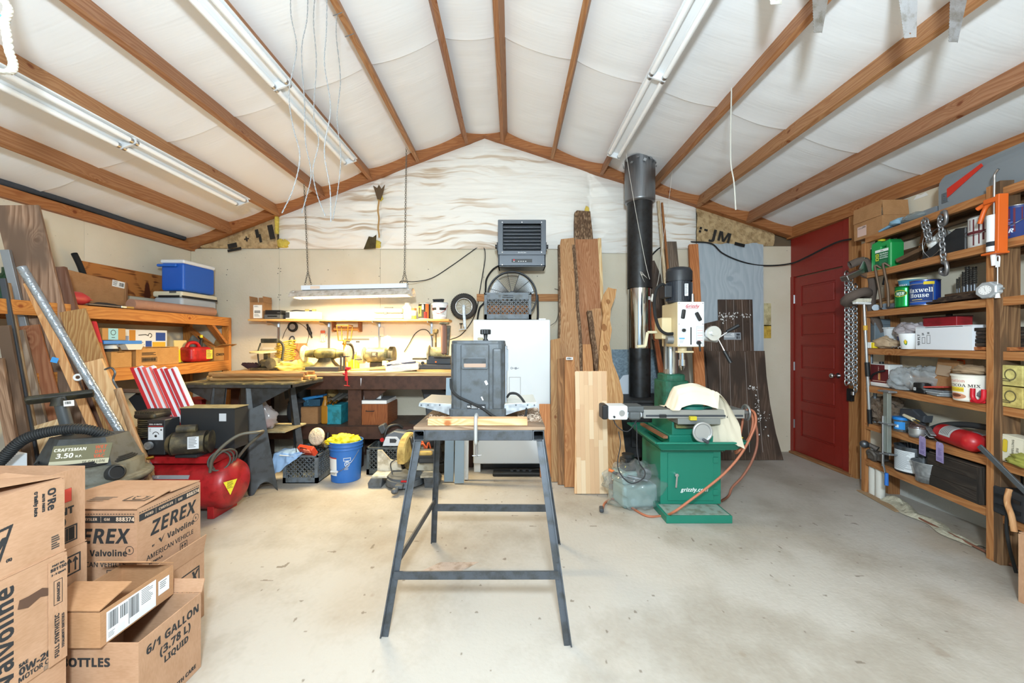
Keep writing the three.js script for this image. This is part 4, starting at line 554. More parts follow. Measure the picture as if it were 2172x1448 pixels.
// ---------- planer on its welded stand ----------
const ST = 0.91;                                      // height of the stand's top
{
const t = thing('welded_stand', 'grey welded steel stand with splayed legs in the middle of the floor', 'stand', [-0.15,0,-2.22]), m = mat('#50545a', 0.5, { metal: 0.4, map: T.grime });
const o = v3(0.15,0,2.22), P = (x, y, z) => v3(x, y, -z).add(o);
const tops = [P(-0.455,0.845,1.965), P(0.135,0.845,1.965), P(-0.45,0.845,2.47), P(0.165,0.845,2.47)], feet = [P(-0.571,0.0,1.815), P(0.243,0,1.762), P(-0.514,0,2.665), P(0.299,0,2.65)];
const legs = tops.map((a, i) => part('leg', [bar(feet[i], a, 0.034,0.006, v3(1,0,0)), bar(feet[i].clone().add(v3(i % 2 ? 0.014 : -0.014,0,0)), a.clone().add(v3(i % 2 ? 0.014 : -0.014,0,0)),0.034,0.006, v3(0,0,1))], m, t));
const at = (i, k) => feet[i].clone().lerp(tops[i], k);
part('cross_bar', bar(at(0,0.30).add(v3(0,0,0.01)), at(1,0.325).add(v3(0,0,0.012)),0.036,0.008, v3(0,1,0)), m, t); part('cross_bar', bar(at(2,0.30), at(3,0.30),0.045,0.008, v3(0,1,0)), m, t); part('cross_bar', bar(at(0,0.36), at(2,0.36),0.035,0.008, v3(0,1,0)), m, t); part('cross_bar', bar(at(1,0.36), at(3,0.36),0.035,0.008, v3(0,1,0)), m, t);
const tube_ = (a, b, w = 0.05) => bar(a, b, w, 0.05, v3(0,1,0),0.003);
part('frame_rail', tube_(P(-0.42,0.868,1.975), P(0.10,0.868,1.975)), m, t); part('frame_rail', tube_(P(-0.42,0.868,2.465), P(0.13,0.868,2.465)), m, t);
for (const [a, b] of [[-0.475,-0.42],[0.10,0.155]]) part('frame_rail', ext(rrect(0.055,0.05,0.004,1),0.54, P((a + b) / 2,0.868,2.22), null, [rrect(0.045,0.04,0.003,1)]), m, t, { ax: 2 });
part('top_board', lim(-0.475 + 0.15,0.16 + 0.15,0.893, ST, -2.495 + 2.22,-1.952 + 2.22,0.002), mat('#a9927c', 0.85, { map: T.old }), t, { ax: 0 });
solo('wood_strip', 'pale wooden strip clamped along the front of the steel stand', 'board', lim(-0.41,0.075,0,0.034,-0.03,0.03,0.002), wood('#e8bd8e', 0.7), { pos: [0, ST + 0.001,-2.0] });
// wood shavings
const sh = []; for (let i = 0; i < 520; i++) { const a = rnd(0,6.28), x = rnd() < 0.5 ? rnd(-0.44,-0.27) : rnd(0.03,0.145), z = rnd(-2.45,-2.06); const g = new THREE.TorusGeometry(rnd(0.004,0.009), rnd(0.0006,0.0014),3,7, rnd(2,5)); g.rotateX(rnd(0,3)); g.rotateY(a); g.translate(x, ST + 0.004 + rnd(0,0.012), z); sh.push(g); }
const s = solo('wood_shavings', 'curly pale wood shavings scattered on the stand around the planer', 'shavings', sh, mat('#e2cdb8', 0.9)); s.userData.kind = 'stuff'; 
}
{
const z = 2.06, t = thing('thickness_planer', 'grey thickness planer seen end-on with folded tables and top knob', 'planer', [X(1014,2.1), ST + 0.001,-2.06]), m = mat('#4b5055', 0.42, { map: T.grime }), k = 0.0024;
const W = 0.272, H_ = 0.405, Dp = 0.36;
const foot = rrect(W + 0.01, Dp, 0.02,2); part('base_casting', [xf(ext(rrect(W + 0.012, Dp + 0.01,0.02,2),0.06,[0,0,0], null, null, 0.003),[0,0.034,-Dp / 2],[90,0,0])], m, t);
part('body', [xf(ext(rrect(W, Dp - 0.02,0.03,3), H_ - 0.075,[0,0,0], null, null, 0.004),[0,0.065 + (H_ - 0.075) / 2,-Dp / 2],[90,0,0]), lim(-0.085,0.06,0.06, H_ - 0.012,-0.03,0.004,0.006)], m, t);
part('top_cover', [xf(ext(rrect(W - 0.005, Dp - 0.03,0.03,3),0.02,[0,0,0], null, null, 0.004),[0, H_ - 0.005,-Dp / 2],[90,0,0])], mat('#4b5055', 0.4, { map: T.grime }), t);
part('side_corner', [lim(0.075,0.125,0.06, H_ - 0.03,-0.02,0.002,0.012)], m, t);
const sl = part('chip_slot', ext(rrect(0.13,0.06,0.006,2),0.012,[-0.012,0.30,0.008], null, [rrect(0.112,0.044,0.005,2)]), m, t); part('slot_window', bx(0.112,0.02,0.003,[-0.012,0.287,0.005]), mat('#a08572', 0.7), sl); part('slot_hood', bx(0.112,0.022,0.01,[-0.012,0.312,0.004],[20,0,0]), m, sl);
print(t, 'rating_plate', 0.095,0.026,[-0.005,0.078,0.0045], null, 150,42, (c, w, h) => { fill(c, '#1d1f22', 0,0, w, h); txt(c, 'UL', 16,20,22, '#e8e8e8'); scrib(c, 36,6,50,30,4, '#d5d5d5'); fill(c, '#c9ccd0', 90,18,50,20); });
parts('scuff', [[0.045,0.2,0.012,0.022],[0.025,0.12,0.006,0.02]].map(([a, b, w, h]) => bx(w, h, 0.0008,[a, b, 0.0045],[0,0,25])), mat('#e4e6e8', 0.8), t);
const kb = part('height_knob', [xf(ext(Array.from({ length: 32 }, (_, i) => { const a = i / 32 * 6.283, r = i % 4 < 2 ? 0.025 : 0.0215; return [r * Math.cos(a), r * Math.sin(a)]; }),0.02,[0,0,0], null, null, 0.003),[0.035, H_ + 0.055,-0.1],[90,0,0]), lathe([[0.016,0],[0.009,0.012],[0.012,0.04]],16,[0.035, H_ + 0.008,-0.1])], M.blk, t); part('pointer', bx(0.03,0.014,0.012,[0.008, H_ + 0.018,-0.1], null, 0.003), mat('#8a7d5c', 0.5), t);
for (const s of [-1,1]) { const a = s < 0 ? -W / 2 : W / 2, L = 0.165; part('feed_table', bx(L, 0.006,0.31,[a + s * L / 2,0.088,-0.19],[0,0, s * 3],0.001), mat('#d6d0bf', 0.35, { metal: 0.5 }), t); part('table_rail', ext([[0,0.012],[L, 0.022],[L + 0.004,0.004],[0.06,-0.024],[0,-0.045]].map(([u, v]) => [s * u, v]),0.006,[a, 0.072,-0.03]), M.galv, t); part('table_rail', ext([[0,0.012],[L, 0.022],[L + 0.004,0.004],[0.06,-0.024],[0,-0.045]].map(([u, v]) => [s * u, v]),0.006,[a, 0.072,-0.345]), M.galv, t); parts('bolt', [0.155,0.12,0.06].map(u => cy(0.004,0.004,0.003,[a + s * u, 0.082,-0.026],[90,0,0],8)), M.dgrey, t); }
part('side_column', [lim(W / 2, W / 2 + 0.012,0.06, H_ - 0.02,-0.3,-0.1,0.003), lim(W / 2 + 0.012, W / 2 + 0.018,0.25, H_ - 0.04,-0.25,-0.14)], mat('#8d9298', 0.5), t);
part('power_cable', tube([[-0.135,0.22,0.0],[-0.13,0.17,0.012],[-0.10,0.135,0.014],[-0.03,0.10,0.014],[0.03,0.07,0.016],[0.09,0.03,0.02],[0.16,0.012,0.01],[0.235,0.012,-0.02],[0.25,0.06,-0.03],[0.235,0.10,-0.05],[0.20,0.135,-0.06],[0.165,0.135,-0.07],[0.15,0.115,-0.08]],0.0065,100,8), M.rub, t);
}
{ // C-clamp holding the strip
const x = X(1010,1.95), t = thing('c_clamp', 'silver C-clamp gripping the strip on the stand front', 'clamp', [x, 0.80,-1.958]), m = mat('#c3c5c4', 0.4, { metal: 0.6 });
part('frame', tube([[0,0.150,-0.035],[0.0,0.165,-0.01],[0.0,0.155,0.028],[0,0.1,0.036],[0,0.04,0.03],[0,0.03,0.0],[0,0.035,-0.028]],0.009,40,8), m, t); part('screw', rod([0,-0.045,-0.03],[0,0.085,-0.03],0.0055), M.steel, t); part('handle_bar', rod([-0.022,-0.04,-0.03],[0.022,-0.036,-0.03],0.003), M.steel, t); part('pad', cy(0.011,0.011,0.01,[0,0.034,-0.03], null, 12), m, t);
}
// ---------- floor in front of the bench ----------
{
let z = 3.93, t = thing('milk_crate', 'dark milk crate heaped with tools and a red charger on the floor', 'crate', [X(636,3.77),0,-3.77 - 0.235],0, 'milk crates'); crate(t, 0.325,0.26,0.46, crateM);
const cx = X(636,3.77), top = 0.262;
t = thing('battery_charger', 'orange-red battery charger tilted on top of the tool crate', 'charger', [cx + 0.07, top, -3.82]); t.rotation.set(0.7,-0.25,0.12); part('body', rb(0.17,0.10,0.05,[0,0.055,0], null, 0.014), mat('#d84a2b', 0.4), t); parts('vent', Array.from({ length: 12 }, (_, i) => bx(0.006,0.022,0.004,[-0.06 + i * 0.011,0.04,0.0255], null, 0.001)), mat('#7e2216', 0.5), t); part('dock', bx(0.07,0.04,0.012,[0.03,0.085,0.027], null, 0.004), mat('#e77f62', 0.4), t); part('cable', tube([[-0.04,0.10,0.02],[-0.02,0.13,0.03],[0.02,0.13,0.03],[0.03,0.105,0.02]],0.004,20,6), M.blk, t);
t = thing('polishing_bonnet', 'round cream polishing bonnet standing in the tool crate', 'pad', [cx + 0.045, top + 0.07,-4.0]); part('pad', lathe([[0,-0.025],[0.07,-0.022],[0.088,0],[0.07,0.022],[0,0.025]],36,[0,0.05,0],[75,0,10]), mat('#dccbae', 0.98, { bumpMap: T.nois, bump: 0.01 }), t);
solo('shop_cloth', 'pale blue cloth hanging over the corner of the tool crate', 'cloth', surf((u, v) => { const x = -0.21 + u * 0.24, k = v; return [x - 0.06 * k * (1 - u), k < 0.35 ? 0.012 + 0.03 * fb3(u * 5,1, k * 5) : 0.02 - (k - 0.35) * 0.34 * (1.1 - u) + 0.03 * fb3(u * 6, k * 2,3),0.0 + (k < 0.35 ? (k - 0.35) * -0.35 * -1 : 0.02) + 0.04 * fb3(u * 8, k * 3,1)]; }, 26,26), mat('#9fbfe6', 0.9, { bumpMap: T.cloth, bump: 0.0005 }), { pos: [cx, top, -3.79] });
solo('folded_paper', 'white folded paper lying at the front corner of the tool crate', 'paper', [bx(0.13,0.002,0.06,[-0.11,0.004,0.01],[0,10,-6]), bx(0.1,0.002,0.06,[0.0,0.012,0.0],[0,-8,12])], mat('#ecebe6', 0.8), { pos: [cx, top, -3.775] });
t = thing('angle_grinder', 'dusty grey angle grinder lying in the tool crate', 'grinder', [cx + 0.13, top, -3.98]); t.rotation.set(-0.25,0.5,0); part('body', [rod([0,0.04,0.16],[0,0.05,-0.02],0.02,0.035,18), rod([0,0.05,-0.02],[0,0.055,-0.1],0.036,0.038,18)], mat('#6b6a58', 0.6, { map: T.dust }), t); part('head', cy(0.04,0.045,0.05,[0,0.05,-0.13], null, 20), M.dgrey, t); part('side_grip', rod([0.03,0.06,-0.12],[0.03,0.16,-0.15],0.016,0.018), M.blk, t);
solo('extension_cord', 'thin black cord looping over the front of the tool crate', 'cord', tube([[cx - 0.13, top + 0.02,-3.90],[cx - 0.15, top + 0.06,-3.95],[cx - 0.12, top + 0.10,-3.95],[cx - 0.05, top + 0.04,-3.80],[cx, top - 0.02,-3.76],[cx + 0.07, top - 0.07,-3.76],[cx + 0.12, top - 0.05,-3.77],[cx + 0.175, top - 0.02,-3.85]],0.0035,60,6), M.blkm);
// blue bucket
z = 3.9; t = thing('bucket', 'blue plastic bucket with white label filled with yellow cloth', 'bucket', [X(734, z),0,-z]);
part('pail', lathe([[0,0.004],[0.128,0.0],[0.133,0.004],[0.146,0.30],[0.154,0.302],[0.154,0.31],[0.148,0.313],[0.149,0.33],[0.157,0.332],[0.157,0.34],[0.15,0.342],[0.151,0.365],[0.158,0.367],[0.158,0.375],[0.148,0.375],[0.128,0.01],[0,0.01]],40), mat('#2f6cb8', 0.42), t);
wrap(t, 'label', 0.1375,0.17,[0,0.155,0],-75,62,96,112, (c, w, h) => { fill(c, '#eceae6', 0,0, w, h); fill(c, '#b33a33', 0,0, w, 8); scrib(c, 6,16,30,14,2, '#8d8d8d'); scrib(c, 10,84,80,24,4, '#8d8d8d'); }, 0.1445); wrap(t, 'warning_print', 0.1385,0.12,[0,0.18,0],12,28,64,96, (c, w, h) => { c.strokeStyle = '#dfe9f5'; c.lineWidth = 3; c.strokeRect(4,4,56,20); c.beginPath(); c.arc(32,48,20,0,6.3); c.stroke(); c.beginPath(); c.arc(32,42,8,0,6.3); c.moveTo(20,60); c.lineTo(44,44); c.stroke(); scrib(c, 6,74,50,20,4, '#dfe9f5'); }, 0.1435);
part('bail', tube([[0.14,0.29,0.04],[0.10,0.2,0.125],[0.0,0.12,0.15],[-0.10,0.11,0.11],[-0.13,0.13,0.06]],0.0028,40,6), M.steel, t); part('grip', rod([-0.02,0.115,0.152],[-0.09,0.108,0.12],0.011), M.white, t);
solo('yellow_cloth', 'yellow chamois cloth crumpled in the blue bucket', 'cloth', [lump(0.13,0.06,0.12,0.6,3,[0,0.02,0],11,40), lump(0.07,0.04,0.05,0.6,3,[-0.09,0.03,0.05],13,26)], mat('#e8d21e', 0.6), { pos: [X(732, z),0.345,-z] });
// second crate with the saw
z = 4.02; t = thing('milk_crate', 'dusty black milk crate holding the chainsaw beside the bucket', 'crate', [X(812, z),0,-z - 0.17],0, 'milk crates'); crate(t, 0.325,0.27,0.34, mat('#5a5f60', 0.6, { map: T.grime }));
t = thing('chainsaw', 'grey and white electric chainsaw with red button in a crate', 'chainsaw', [X(834,3.95),0.272,-4.12],0); part('body', [ext([[-0.13,0],[0.09,0],[0.13,0.05],[0.1,0.12],[-0.02,0.14],[-0.12,0.09]],0.13,[0,0.005,0], null, null, 0.006)], mat('#6a7078', 0.5), t); part('side_cover', ext([[-0.13,0.0],[0.02,0],[0.04,0.05],[0.01,0.085],[-0.1,0.085]],0.01,[0,0.01,0.075], null, null, 0.003), mat('#d5d9de', 0.4), t); part('emblem', ext([[-0.06,0.03],[0.0,0.03],[0.01,0.055],[-0.005,0.07],[-0.06,0.07]],0.003,[0,0.01,0.084]), mat('#3a3d42', 0.5), t); part('front_handle', tube([[-0.10,0.0,0.06],[-0.11,0.12,0.07],[-0.08,0.19,0.04],[0.0,0.2,0],[0.04,0.17,-0.02]],0.014,40), M.blk, t); part('hand_guard', [bx(0.07,0.09,0.10,[-0.14,0.17,0.02],[0,0,25],0.015)], mat('#45484d', 0.5), t); part('rear_handle', tube([[0.06,0.12,0],[0.14,0.14,0],[0.22,0.09,0],[0.18,0.03,0]],0.018,30), M.dgrey, t); part('button', cy(0.02,0.02,0.012,[-0.135,0.07,0.085],[90,0,0],16), M.red, t); part('trigger', bx(0.05,0.015,0.02,[0.15,0.10,0.025],[0,0,-15],0.004), mat('#d0202a', 0.4), t);
z = 4.02; t = thing('drill', 'black and orange power drill with cables behind the mitre saw', 'drill', [X(915, z),0,-z - 0.1]); part('body', [rb(0.20,0.09,0.09,[0,0.30,0],[0,20,10],0.03), rod([0.04,0.28,0],[0.07,0.10,0.03],0.03,0.034,16), bx(0.12,0.10,0.10,[0.06,0.051,0.02], null, 0.02)], M.blkm, t); part('coils', [tube([[-0.12,0.25,0.1],[-0.09,0.33,0.1],[-0.05,0.24,0.12],[-0.03,0.32,0.1],[0.0,0.23,0.1]],0.008,40), tube([[-0.13,0.27,0.09],[-0.08,0.31,0.12],[-0.04,0.27,0.13]],0.008,30)], mat('#d8602c', 0.5), t); part('chuck', rod([-0.10,0.29,0.03],[-0.16,0.28,0.05],0.03,0.022,16), M.steel, t); part('lead', tube([[0.06,0.12,0.07],[0.1,0.2,0.1],[0.06,0.3,0.1],[0.0,0.36,0.06]],0.006,30), M.rub, t);
}
{ // mitre saw
const z = 3.78, t = thing('mitre_saw', 'mitre saw with dusty yellow blade guard on the floor', 'saw', [X(862, z),0,-z]), dk = mat('#5b6066', 0.5, { map: T.grime }), du = mat('#c9a962', 0.75, { map: T.grime }), al = mat('#d5cdbb', 0.5, { map: T.grime });
parts('base_wing', [ext([[-0.31,0],[-0.2,0],[-0.19,0.08],[-0.29,0.08],[-0.315,0.04]],0.2,[0,0.001,0.02], null, null, 0.003), ext([[0.31,0],[0.2,0],[0.19,0.08],[0.29,0.08],[0.315,0.04]],0.2,[0,0.001,0.02], null, null, 0.003)], dk, t);
parts('side_table', [lim(-0.29,-0.15,0.08,0.1,-0.09,0.1,0.003), lim(0.15,0.29,0.08,0.1,-0.09,0.1,0.003)], al, t);
part('turntable', [cy(0.165,0.175,0.05,[0,0.05,0.04], null, 40), cy(0.155,0.155,0.02,[0,0.085,0.03], null, 40), bx(0.07,0.03,0.12,[0,0.055,0.21], null, 0.008)], dk, t); part('lock_knob', [sp(0.03,[-0.02,0.04,0.31],[1,0.9,1.1],16), rod([0,0.05,0.25],[-0.015,0.045,0.3],0.012)], dk, t); part('pointer', bx(0.05,0.012,0.02,[0.03,0.085,0.2], null, 0.002), M.red, t); part('scale_plate', bx(0.03,0.002,0.02,[0.07,0.1,0.18]), mat('#d8702a', 0.5), t);
part('fence', [ext([[-0.29,0],[-0.06,0],[-0.08,0.08],[-0.17,0.1],[-0.25,0.19],[-0.29,0.19]],0.02,[0,0.1,-0.07]), ext([[0.29,0],[0.06,0],[0.08,0.07],[0.16,0.09],[0.29,0.11]],0.02,[0,0.1,-0.07])], al, t);
part('blade_guard', [xf(ext(Array.from({ length: 20 }, (_, i) => { const a = -0.5 + i / 19 * 4.0; return [0.165 * Math.cos(a),0.165 * Math.sin(a)]; }),0.05,[0,0,0], null, null, 0.012),[0.03,0.30,0.02],[0,78,0])], du, t); part('lower_guard', xf(ext(Array.from({ length: 20 }, (_, i) => { const a = -2.9 + i / 19 * 3.3; return [0.14 * Math.cos(a),0.14 * Math.sin(a)]; }),0.03,[0,0,0], null, null, 0.006),[0.06,0.27,0.0],[0,78,0]), mat('#8c7f54', 0.6, { map: T.dust }), t); part('blade', xf(cy(0.125,0.125,0.003,[0,0,0],[90,0,0],48),[0.045,0.28,0.01],[0,78,0]), M.steel, t);
part('motor', [cy(0.05,0.05,0.16,[0.19,0.27,0.0],[0,0,90],24), bx(0.17,0.09,0.08,[0.2,0.235,0.0], null, 0.02)], mat('#3a3b3d', 0.5), t); part('motor_dust', bx(0.15,0.04,0.085,[0.18,0.29,0.02], null, 0.018), du, t, { label: 'sawdust-coated motor housing' }); part('pivot_arm', [bx(0.08,0.08,0.16,[0.06,0.17,-0.13],[-30,0,0],0.01)], dk, t); part('handle', tube([[0.05,0.43,0.05],[0.08,0.45,0.13],[0.1,0.40,0.17],[0.1,0.34,0.13]],0.016,24), M.blk, t); part('hold_down', tube([[-0.12,0.1,0.04],[-0.13,0.2,0.05],[-0.06,0.24,0.06],[-0.05,0.2,0.07]],0.006,24), M.dsteel, t);
}
{ // leaning trim boards behind the stand
const P = (px, w, zz, lab, m, th = 0.02) => { const a = v3(X(px, zz),0.006,-zz), b = v3(X(px, zz) - 0.015,0.96,-zz - 0.22); return solo('leaning_board', lab, 'board', bar(a, b, w, th, v3(1,0,0),0.002), m, { group: 'trim boards behind the stand' }); };
P(952,0.088,3.80, 'left blue-grey painted trim board behind the steel stand', mat('#8fa3b3', 0.6)); P(974,0.088,3.76, 'right blue-grey painted trim board behind the steel stand', mat('#99adbc', 0.6)); P(989,0.038,3.86, 'narrow white foam strip beside the blue-grey trim boards', mat('#f0efec', 0.9, { bumpMap: T.nois, bump: 0.003 }),0.04);
solo('leaning_board', 'orange-brown board leaning at the right edge of the freezer', 'board', bar([X(1157,3.95),0.006,-3.93],[X(1157,3.95),0.70,-4.03],0.11,0.02, v3(1,0,0),0.002), wood('#c98a55'), { group: 'trim boards behind the stand' });
}
{ // on the bench's lower shelf
const S = BS + 0.001, at = (px, z, n, l, c, turn = 0) => thing(n, l, c, [X(px, z), S, -z], turn);
let t = at(627,4.36, 'tool_bag', 'black fabric tool bag on the lower bench shelf', 'bag'); part('body', lump(0.085,0.17,0.09,0.18,2,[0,0.128,0],21,32), mat('#26272a', 0.9), t); part('flap', lump(0.08,0.03,0.06,0.4,3,[0.02,0.235,0.02],23,24), mat('#303134', 0.9), t);
t = at(637,4.52, 'black_bin', 'upside-down black plastic bin behind the tool bag', 'bin'); part('shell', [xf(new THREE.CylinderGeometry(0.105,0.125,0.42,4,1),[0,0.211,0],[0,45,0]), rb(0.15,0.06,0.15,[0,0.40,0], null, 0.025)], mat('#37393b', 0.45), t);
t = at(663,4.4, 'cardboard_box', 'small closed cardboard box on the lower bench shelf', 'box'); carton(t, 0.18,0.17,0.14, { m: M.kraft2 });
t = at(666,4.42, 'tool_box', 'speckled blue metal box resting on the small carton', 'box', 8); t.position.y = S + 0.183; part('body', bx(0.17,0.075,0.14,[0,0.038,0], null, 0.004), mat('#4d9cc9', 0.5, { map: T.spec }), t); part('lid', [bx(0.19,0.02,0.15,[0.02,0.093,0],[0,0,10],0.004), bx(0.14,0.016,0.08,[-0.02,0.096,0.04],[0,0,9],0.004)], mat('#2f83c4', 0.4), t);
t = at(692,4.34, 'plastic_jug', 'amber plastic jug standing on the lower bench shelf', 'jug'); part('body', [rb(0.085,0.2,0.085,[0,0.101,0], null, 0.02), cy(0.02,0.038,0.06,[-0.01,0.225,0], null, 16), cy(0.018,0.018,0.05,[-0.01,0.27,0], null, 16)], mat('#c98a2c', 0.35, { transmission: 0.25, thickness: 0 }), t);
t = at(717,4.4, 'teal_tool_box', 'teal metal toolbox beside the bench leg', 'toolbox'); part('body', bx(0.15,0.19,0.2,[0,0.096,0], null, 0.004), mat('#2f93a6', 0.5, { map: T.grime }), t); part('lid', bx(0.154,0.02,0.204,[0,0.2,0], null, 0.004), mat('#2f93a6', 0.5), t);
{ const q = at(716,4.36, 'hose_bundle', 'bundle of dark hoses with brass ends on the teal toolbox', 'hoses'); q.position.y = S + 0.212; for (let i = 0; i < 4; i++) { const x = -0.05 + i * 0.03; part('hose', rod([x + 0.03,0.09,-0.1],[x, 0.03 + (i % 2) * 0.02,0.1],0.014,0.014), mat(['#57544e', '#6a655c', '#4a4843', '#5d5a55'][i],0.8), q); part('fitting', rod([x, 0.026 + (i % 2) * 0.02,0.1],[x - 0.004,0.012 + (i % 2) * 0.016,0.13],0.012,0.01), M.brass, q); } solo('paper_bag', 'crumpled brown paper bag behind the hose bundle', 'bag', lump(0.06,0.07,0.06,0.5,3,[0,0.055,0],31,26), mat('#a98a55', 0.9), { pos: [X(706,4.62), S + 0.25 - 0.0,-4.6] }); const st = thing('wood_block', 'scrap wood block holding up the paper bag', 'block', [X(706,4.62), S, -4.6]); part('block', bx(0.12,0.245,0.12,[0,0.1235,0], null, 0.003), wood('#8d7455'), st); }
t = at(798,4.42, 'wooden_box', 'brown wooden drawer box with a wire handle on the lower shelf', 'drawer'); part('box', [lim(-0.17,0.17,0,0.22,0.14,0.155,0.002), lim(-0.17,-0.155,0,0.22,-0.2,0.14), lim(0.155,0.17,0,0.22,-0.2,0.14), lim(-0.17,0.17,0,0.22,-0.215,-0.2), lim(-0.155,0.155,0,0.01,-0.2,0.14)], wood('#96592f', 0.6, T.oak), t); part('handle', tube([[-0.05,0.15,0.156],[-0.05,0.15,0.175],[0.03,0.15,0.175],[0.03,0.15,0.156]],0.004,24,6), M.blkm, t);
t = at(798,4.44, 'stone_tile_stack', 'white slab with grey top lying on the wooden drawer', 'slab'); t.position.y = S + 0.222; part('slab', bx(0.335,0.035,0.35,[0,0.018,0], null, 0.002), mat('#e8e9ea', 0.7), t); part('top_face', bx(0.33,0.004,0.345,[0,0.0375,0]), mat('#8d9196', 0.6, { map: T.grime }), t);
t = at(790,4.44, 'stone_tile_stack', 'smaller white slab wrapped in grey film, topmost on the drawer', 'slab', 12); t.position.y = S + 0.263; part('slab', bx(0.2,0.035,0.2,[0,0.018,0], null, 0.002), mat('#eceded', 0.7), t); part('top_face', lump(0.10,0.02,0.10,0.3,3,[0,0.05,0],33,24), mat('#8a8f96', 0.35), t);
t = at(915,4.66, 'grass_catcher', 'dark grey plastic chute standing at the right end of the lower shelf', 'chute'); part('shell', ext([[-0.03,0],[0.12,0],[0.2,0.3],[0.0,0.38],[-0.12,0.42],[-0.05,0.2]],0.12,[0,0,0], null, null, 0.01), mat('#4a4c50', 0.6), t);
solo('saw_disc', 'flat dark disc lying on the lower shelf behind the mitre saw', 'disc', cy(0.12,0.12,0.006,[0,0.003,0], null, 32), mat('#3f3e3e', 0.7), { pos: [X(893,4.45), S, -4.42] });
}
// ---------- boards and slabs leaning on the back wall ----------
// outline given by image points, lying on a plane that stands on the floor at depth zb and reaches depth zt at height yt
const floorRow = z => 724 + EYE * FOC / z;
function leanShape(pts, zb, zt, yt) { const s = (zt - zb) / yt, q = Math.sqrt(1 + s * s); const out = pts.map(([px, py]) => { if (py === null) py = floorRow(zb); const k = (py - 724) / FOC, y = Math.max(0, (EYE - k * zb) / (1 + k * s)), z = zb + s * y; return [(px - 1086) * z / FOC, y * q]; }); const x0 = out.reduce((a, p) => a + p[0],0) / out.length; return { pts: out.map(([x, y]) => [x - x0, y]), x0, ang: -Math.atan(s) }; }
function lean(name, label, cat, px, zb, zt, yt, th, m, o = {}) {
const L = leanShape(px, zb, zt, yt), g = ext(L.pts, th, [0,0.004,-th / 2]);
const t = o.thing ? thing(name, label, cat, [L.x0,0.002,-zb],0, o.group) : null;
const mesh = t ? part(o.part || 'board', g, m, t, { ax: 1 }) : solo(name, label, cat, g, m, { ax: 1, group: o.group, pos: [L.x0,0.002,-zb] });
(t || mesh).rotation.x = L.ang; if (t) { t.userData.L = undefined; delete t.userData.L; t.leanShape = L; } return t || mesh;
}
{
const G = 'lumber leaning on the back wall', F = null;
const slabM = wood('#c29a70', 0.75, T.oak), slab2 = wood('#b88762', 0.75, T.oak), pale = wood('#d6ac78', 0.75, T.oak), barkM = mat('#c4b29e', 0.95, { map: T.bark, bumpMap: T.bark, bump: 0.008 });
const wav = (xa, ya, xb, yb, n, amp, sd) => Array.from({ length: n + 1 }, (_, i) => [lerp(xa, xb, i / n) + amp * (fb2(i * 0.9, sd, 0,0, sd, 3) - 0.5) * 2, lerp(ya, yb, i / n)]);
let t = lean('log_slab', 'bark-covered log slab rising tallest behind the leaning boards', 'slab', [[1219,451],[1224,447],[1252,449],[1258,505],[1258, F],[1219, F]],4.25,4.74,2.85,0.08, barkM, { group: G });
solo('insulation_tuft', 'yellow tuft of insulation hanging at the log slab top', 'tuft', [lump(0.03,0.10,0.02,0.5,3,[0,0,0],41,24)], mat('#dcc05a', 0.95), { pos: V(1245,457,4.77) });
t = lean('wood_slab', 'wide reddish slab with pale sapwood edge, behind the others', 'slab', [[1220,507],[1270,507],[1278,700],[1288, F],[1226, F]],4.05,4.68,2.5,0.05, slab2, { thing: true, group: G, part: 'heartwood' });
{ const L = leanShape([[1268,506],[1275,506],[1283,700],[1292, F],[1286, F],[1277,700]],4.05,4.68,2.5); const g = ext(L.pts, 0.052,[L.x0 - t.leanShape.x0,0.004,-0.025]); part('sapwood_edge', g, wood('#e8cfa0', 0.8), t, { ax: 1 }); }
t = lean('wood_slab', 'tall wavy live-edge slab, leftmost of the tall ones', 'slab', [...wav(1188,520,1190,840,8,4,3),[1190, F],[1248, F], ...wav(1240,800,1222,560,7,4,7),[1218,505],[1190,508]],3.98,4.62,2.5,0.05, slabM, { thing: true, group: G, part: 'heartwood' });
{ const q = wav(1188,520,1190,840,8,4,3); const L = leanShape([...q, ...q.map(([a, b]) => [a - 4, b]).reverse()],3.98,4.62,2.5); part('bark_edge', ext(L.pts, 0.052,[L.x0 - t.leanShape.x0,0.004,-0.025]), barkM, t, { ax: 1 }); const r = wav(1222,520,1238,790,8,3,7); const L2 = leanShape([...r, ...r.map(([a, b]) => [a - 7, b]).reverse()],3.98,4.62,2.5); part('bark_edge', ext(L2.pts, 0.052,[L2.x0 - t.leanShape.x0,0.004,-0.023]), barkM, t, { ax: 1 }); }
lean('leaning_board', 'flat planed board between the live-edge slabs', 'board', [[1236,731],[1257,731],[1262, F],[1238, F]],3.88,4.4,1.6,0.02, wood('#cf9a66'), { group: G });
t = lean('wood_slab', 'short thick slab with bark on its left edge', 'slab', [...wav(1247,660,1262,790,6,3,13),[1270, F],[1300, F],[1275,655],[1262,655]],3.84,4.4,1.75,0.05, slabM, { thing: true, group: G, part: 'heartwood' });
{ const q = wav(1247,660,1262,790,6,3,13); const L = leanShape([...q, ...q.map(([a, b]) => [a + 10, b]).reverse()],3.84,4.4,1.75); part('bark_edge', ext(L.pts, 0.054,[L.x0 - t.leanShape.x0,0.004,-0.022]), barkM, t, { ax: 1 }); }
t = lean('wood_slab', 'gnarled pale slab with a forked knotty top beside the stove pipe', 'slab', [[1290,610],[1300,613],[1308,614],[1305,632],[1296,655],[1294,680],[1298,700],[1293,730],[1300,770],[1312,800],[1322,840],[1322,870],[1318,890],[1335, F],[1290, F],[1282,850],[1270,790],[1272,740],[1276,700],[1280,665],[1276,640],[1282,622]],3.74,4.4,1.9,0.05, pale, { thing: true, group: G, part: 'heartwood' });
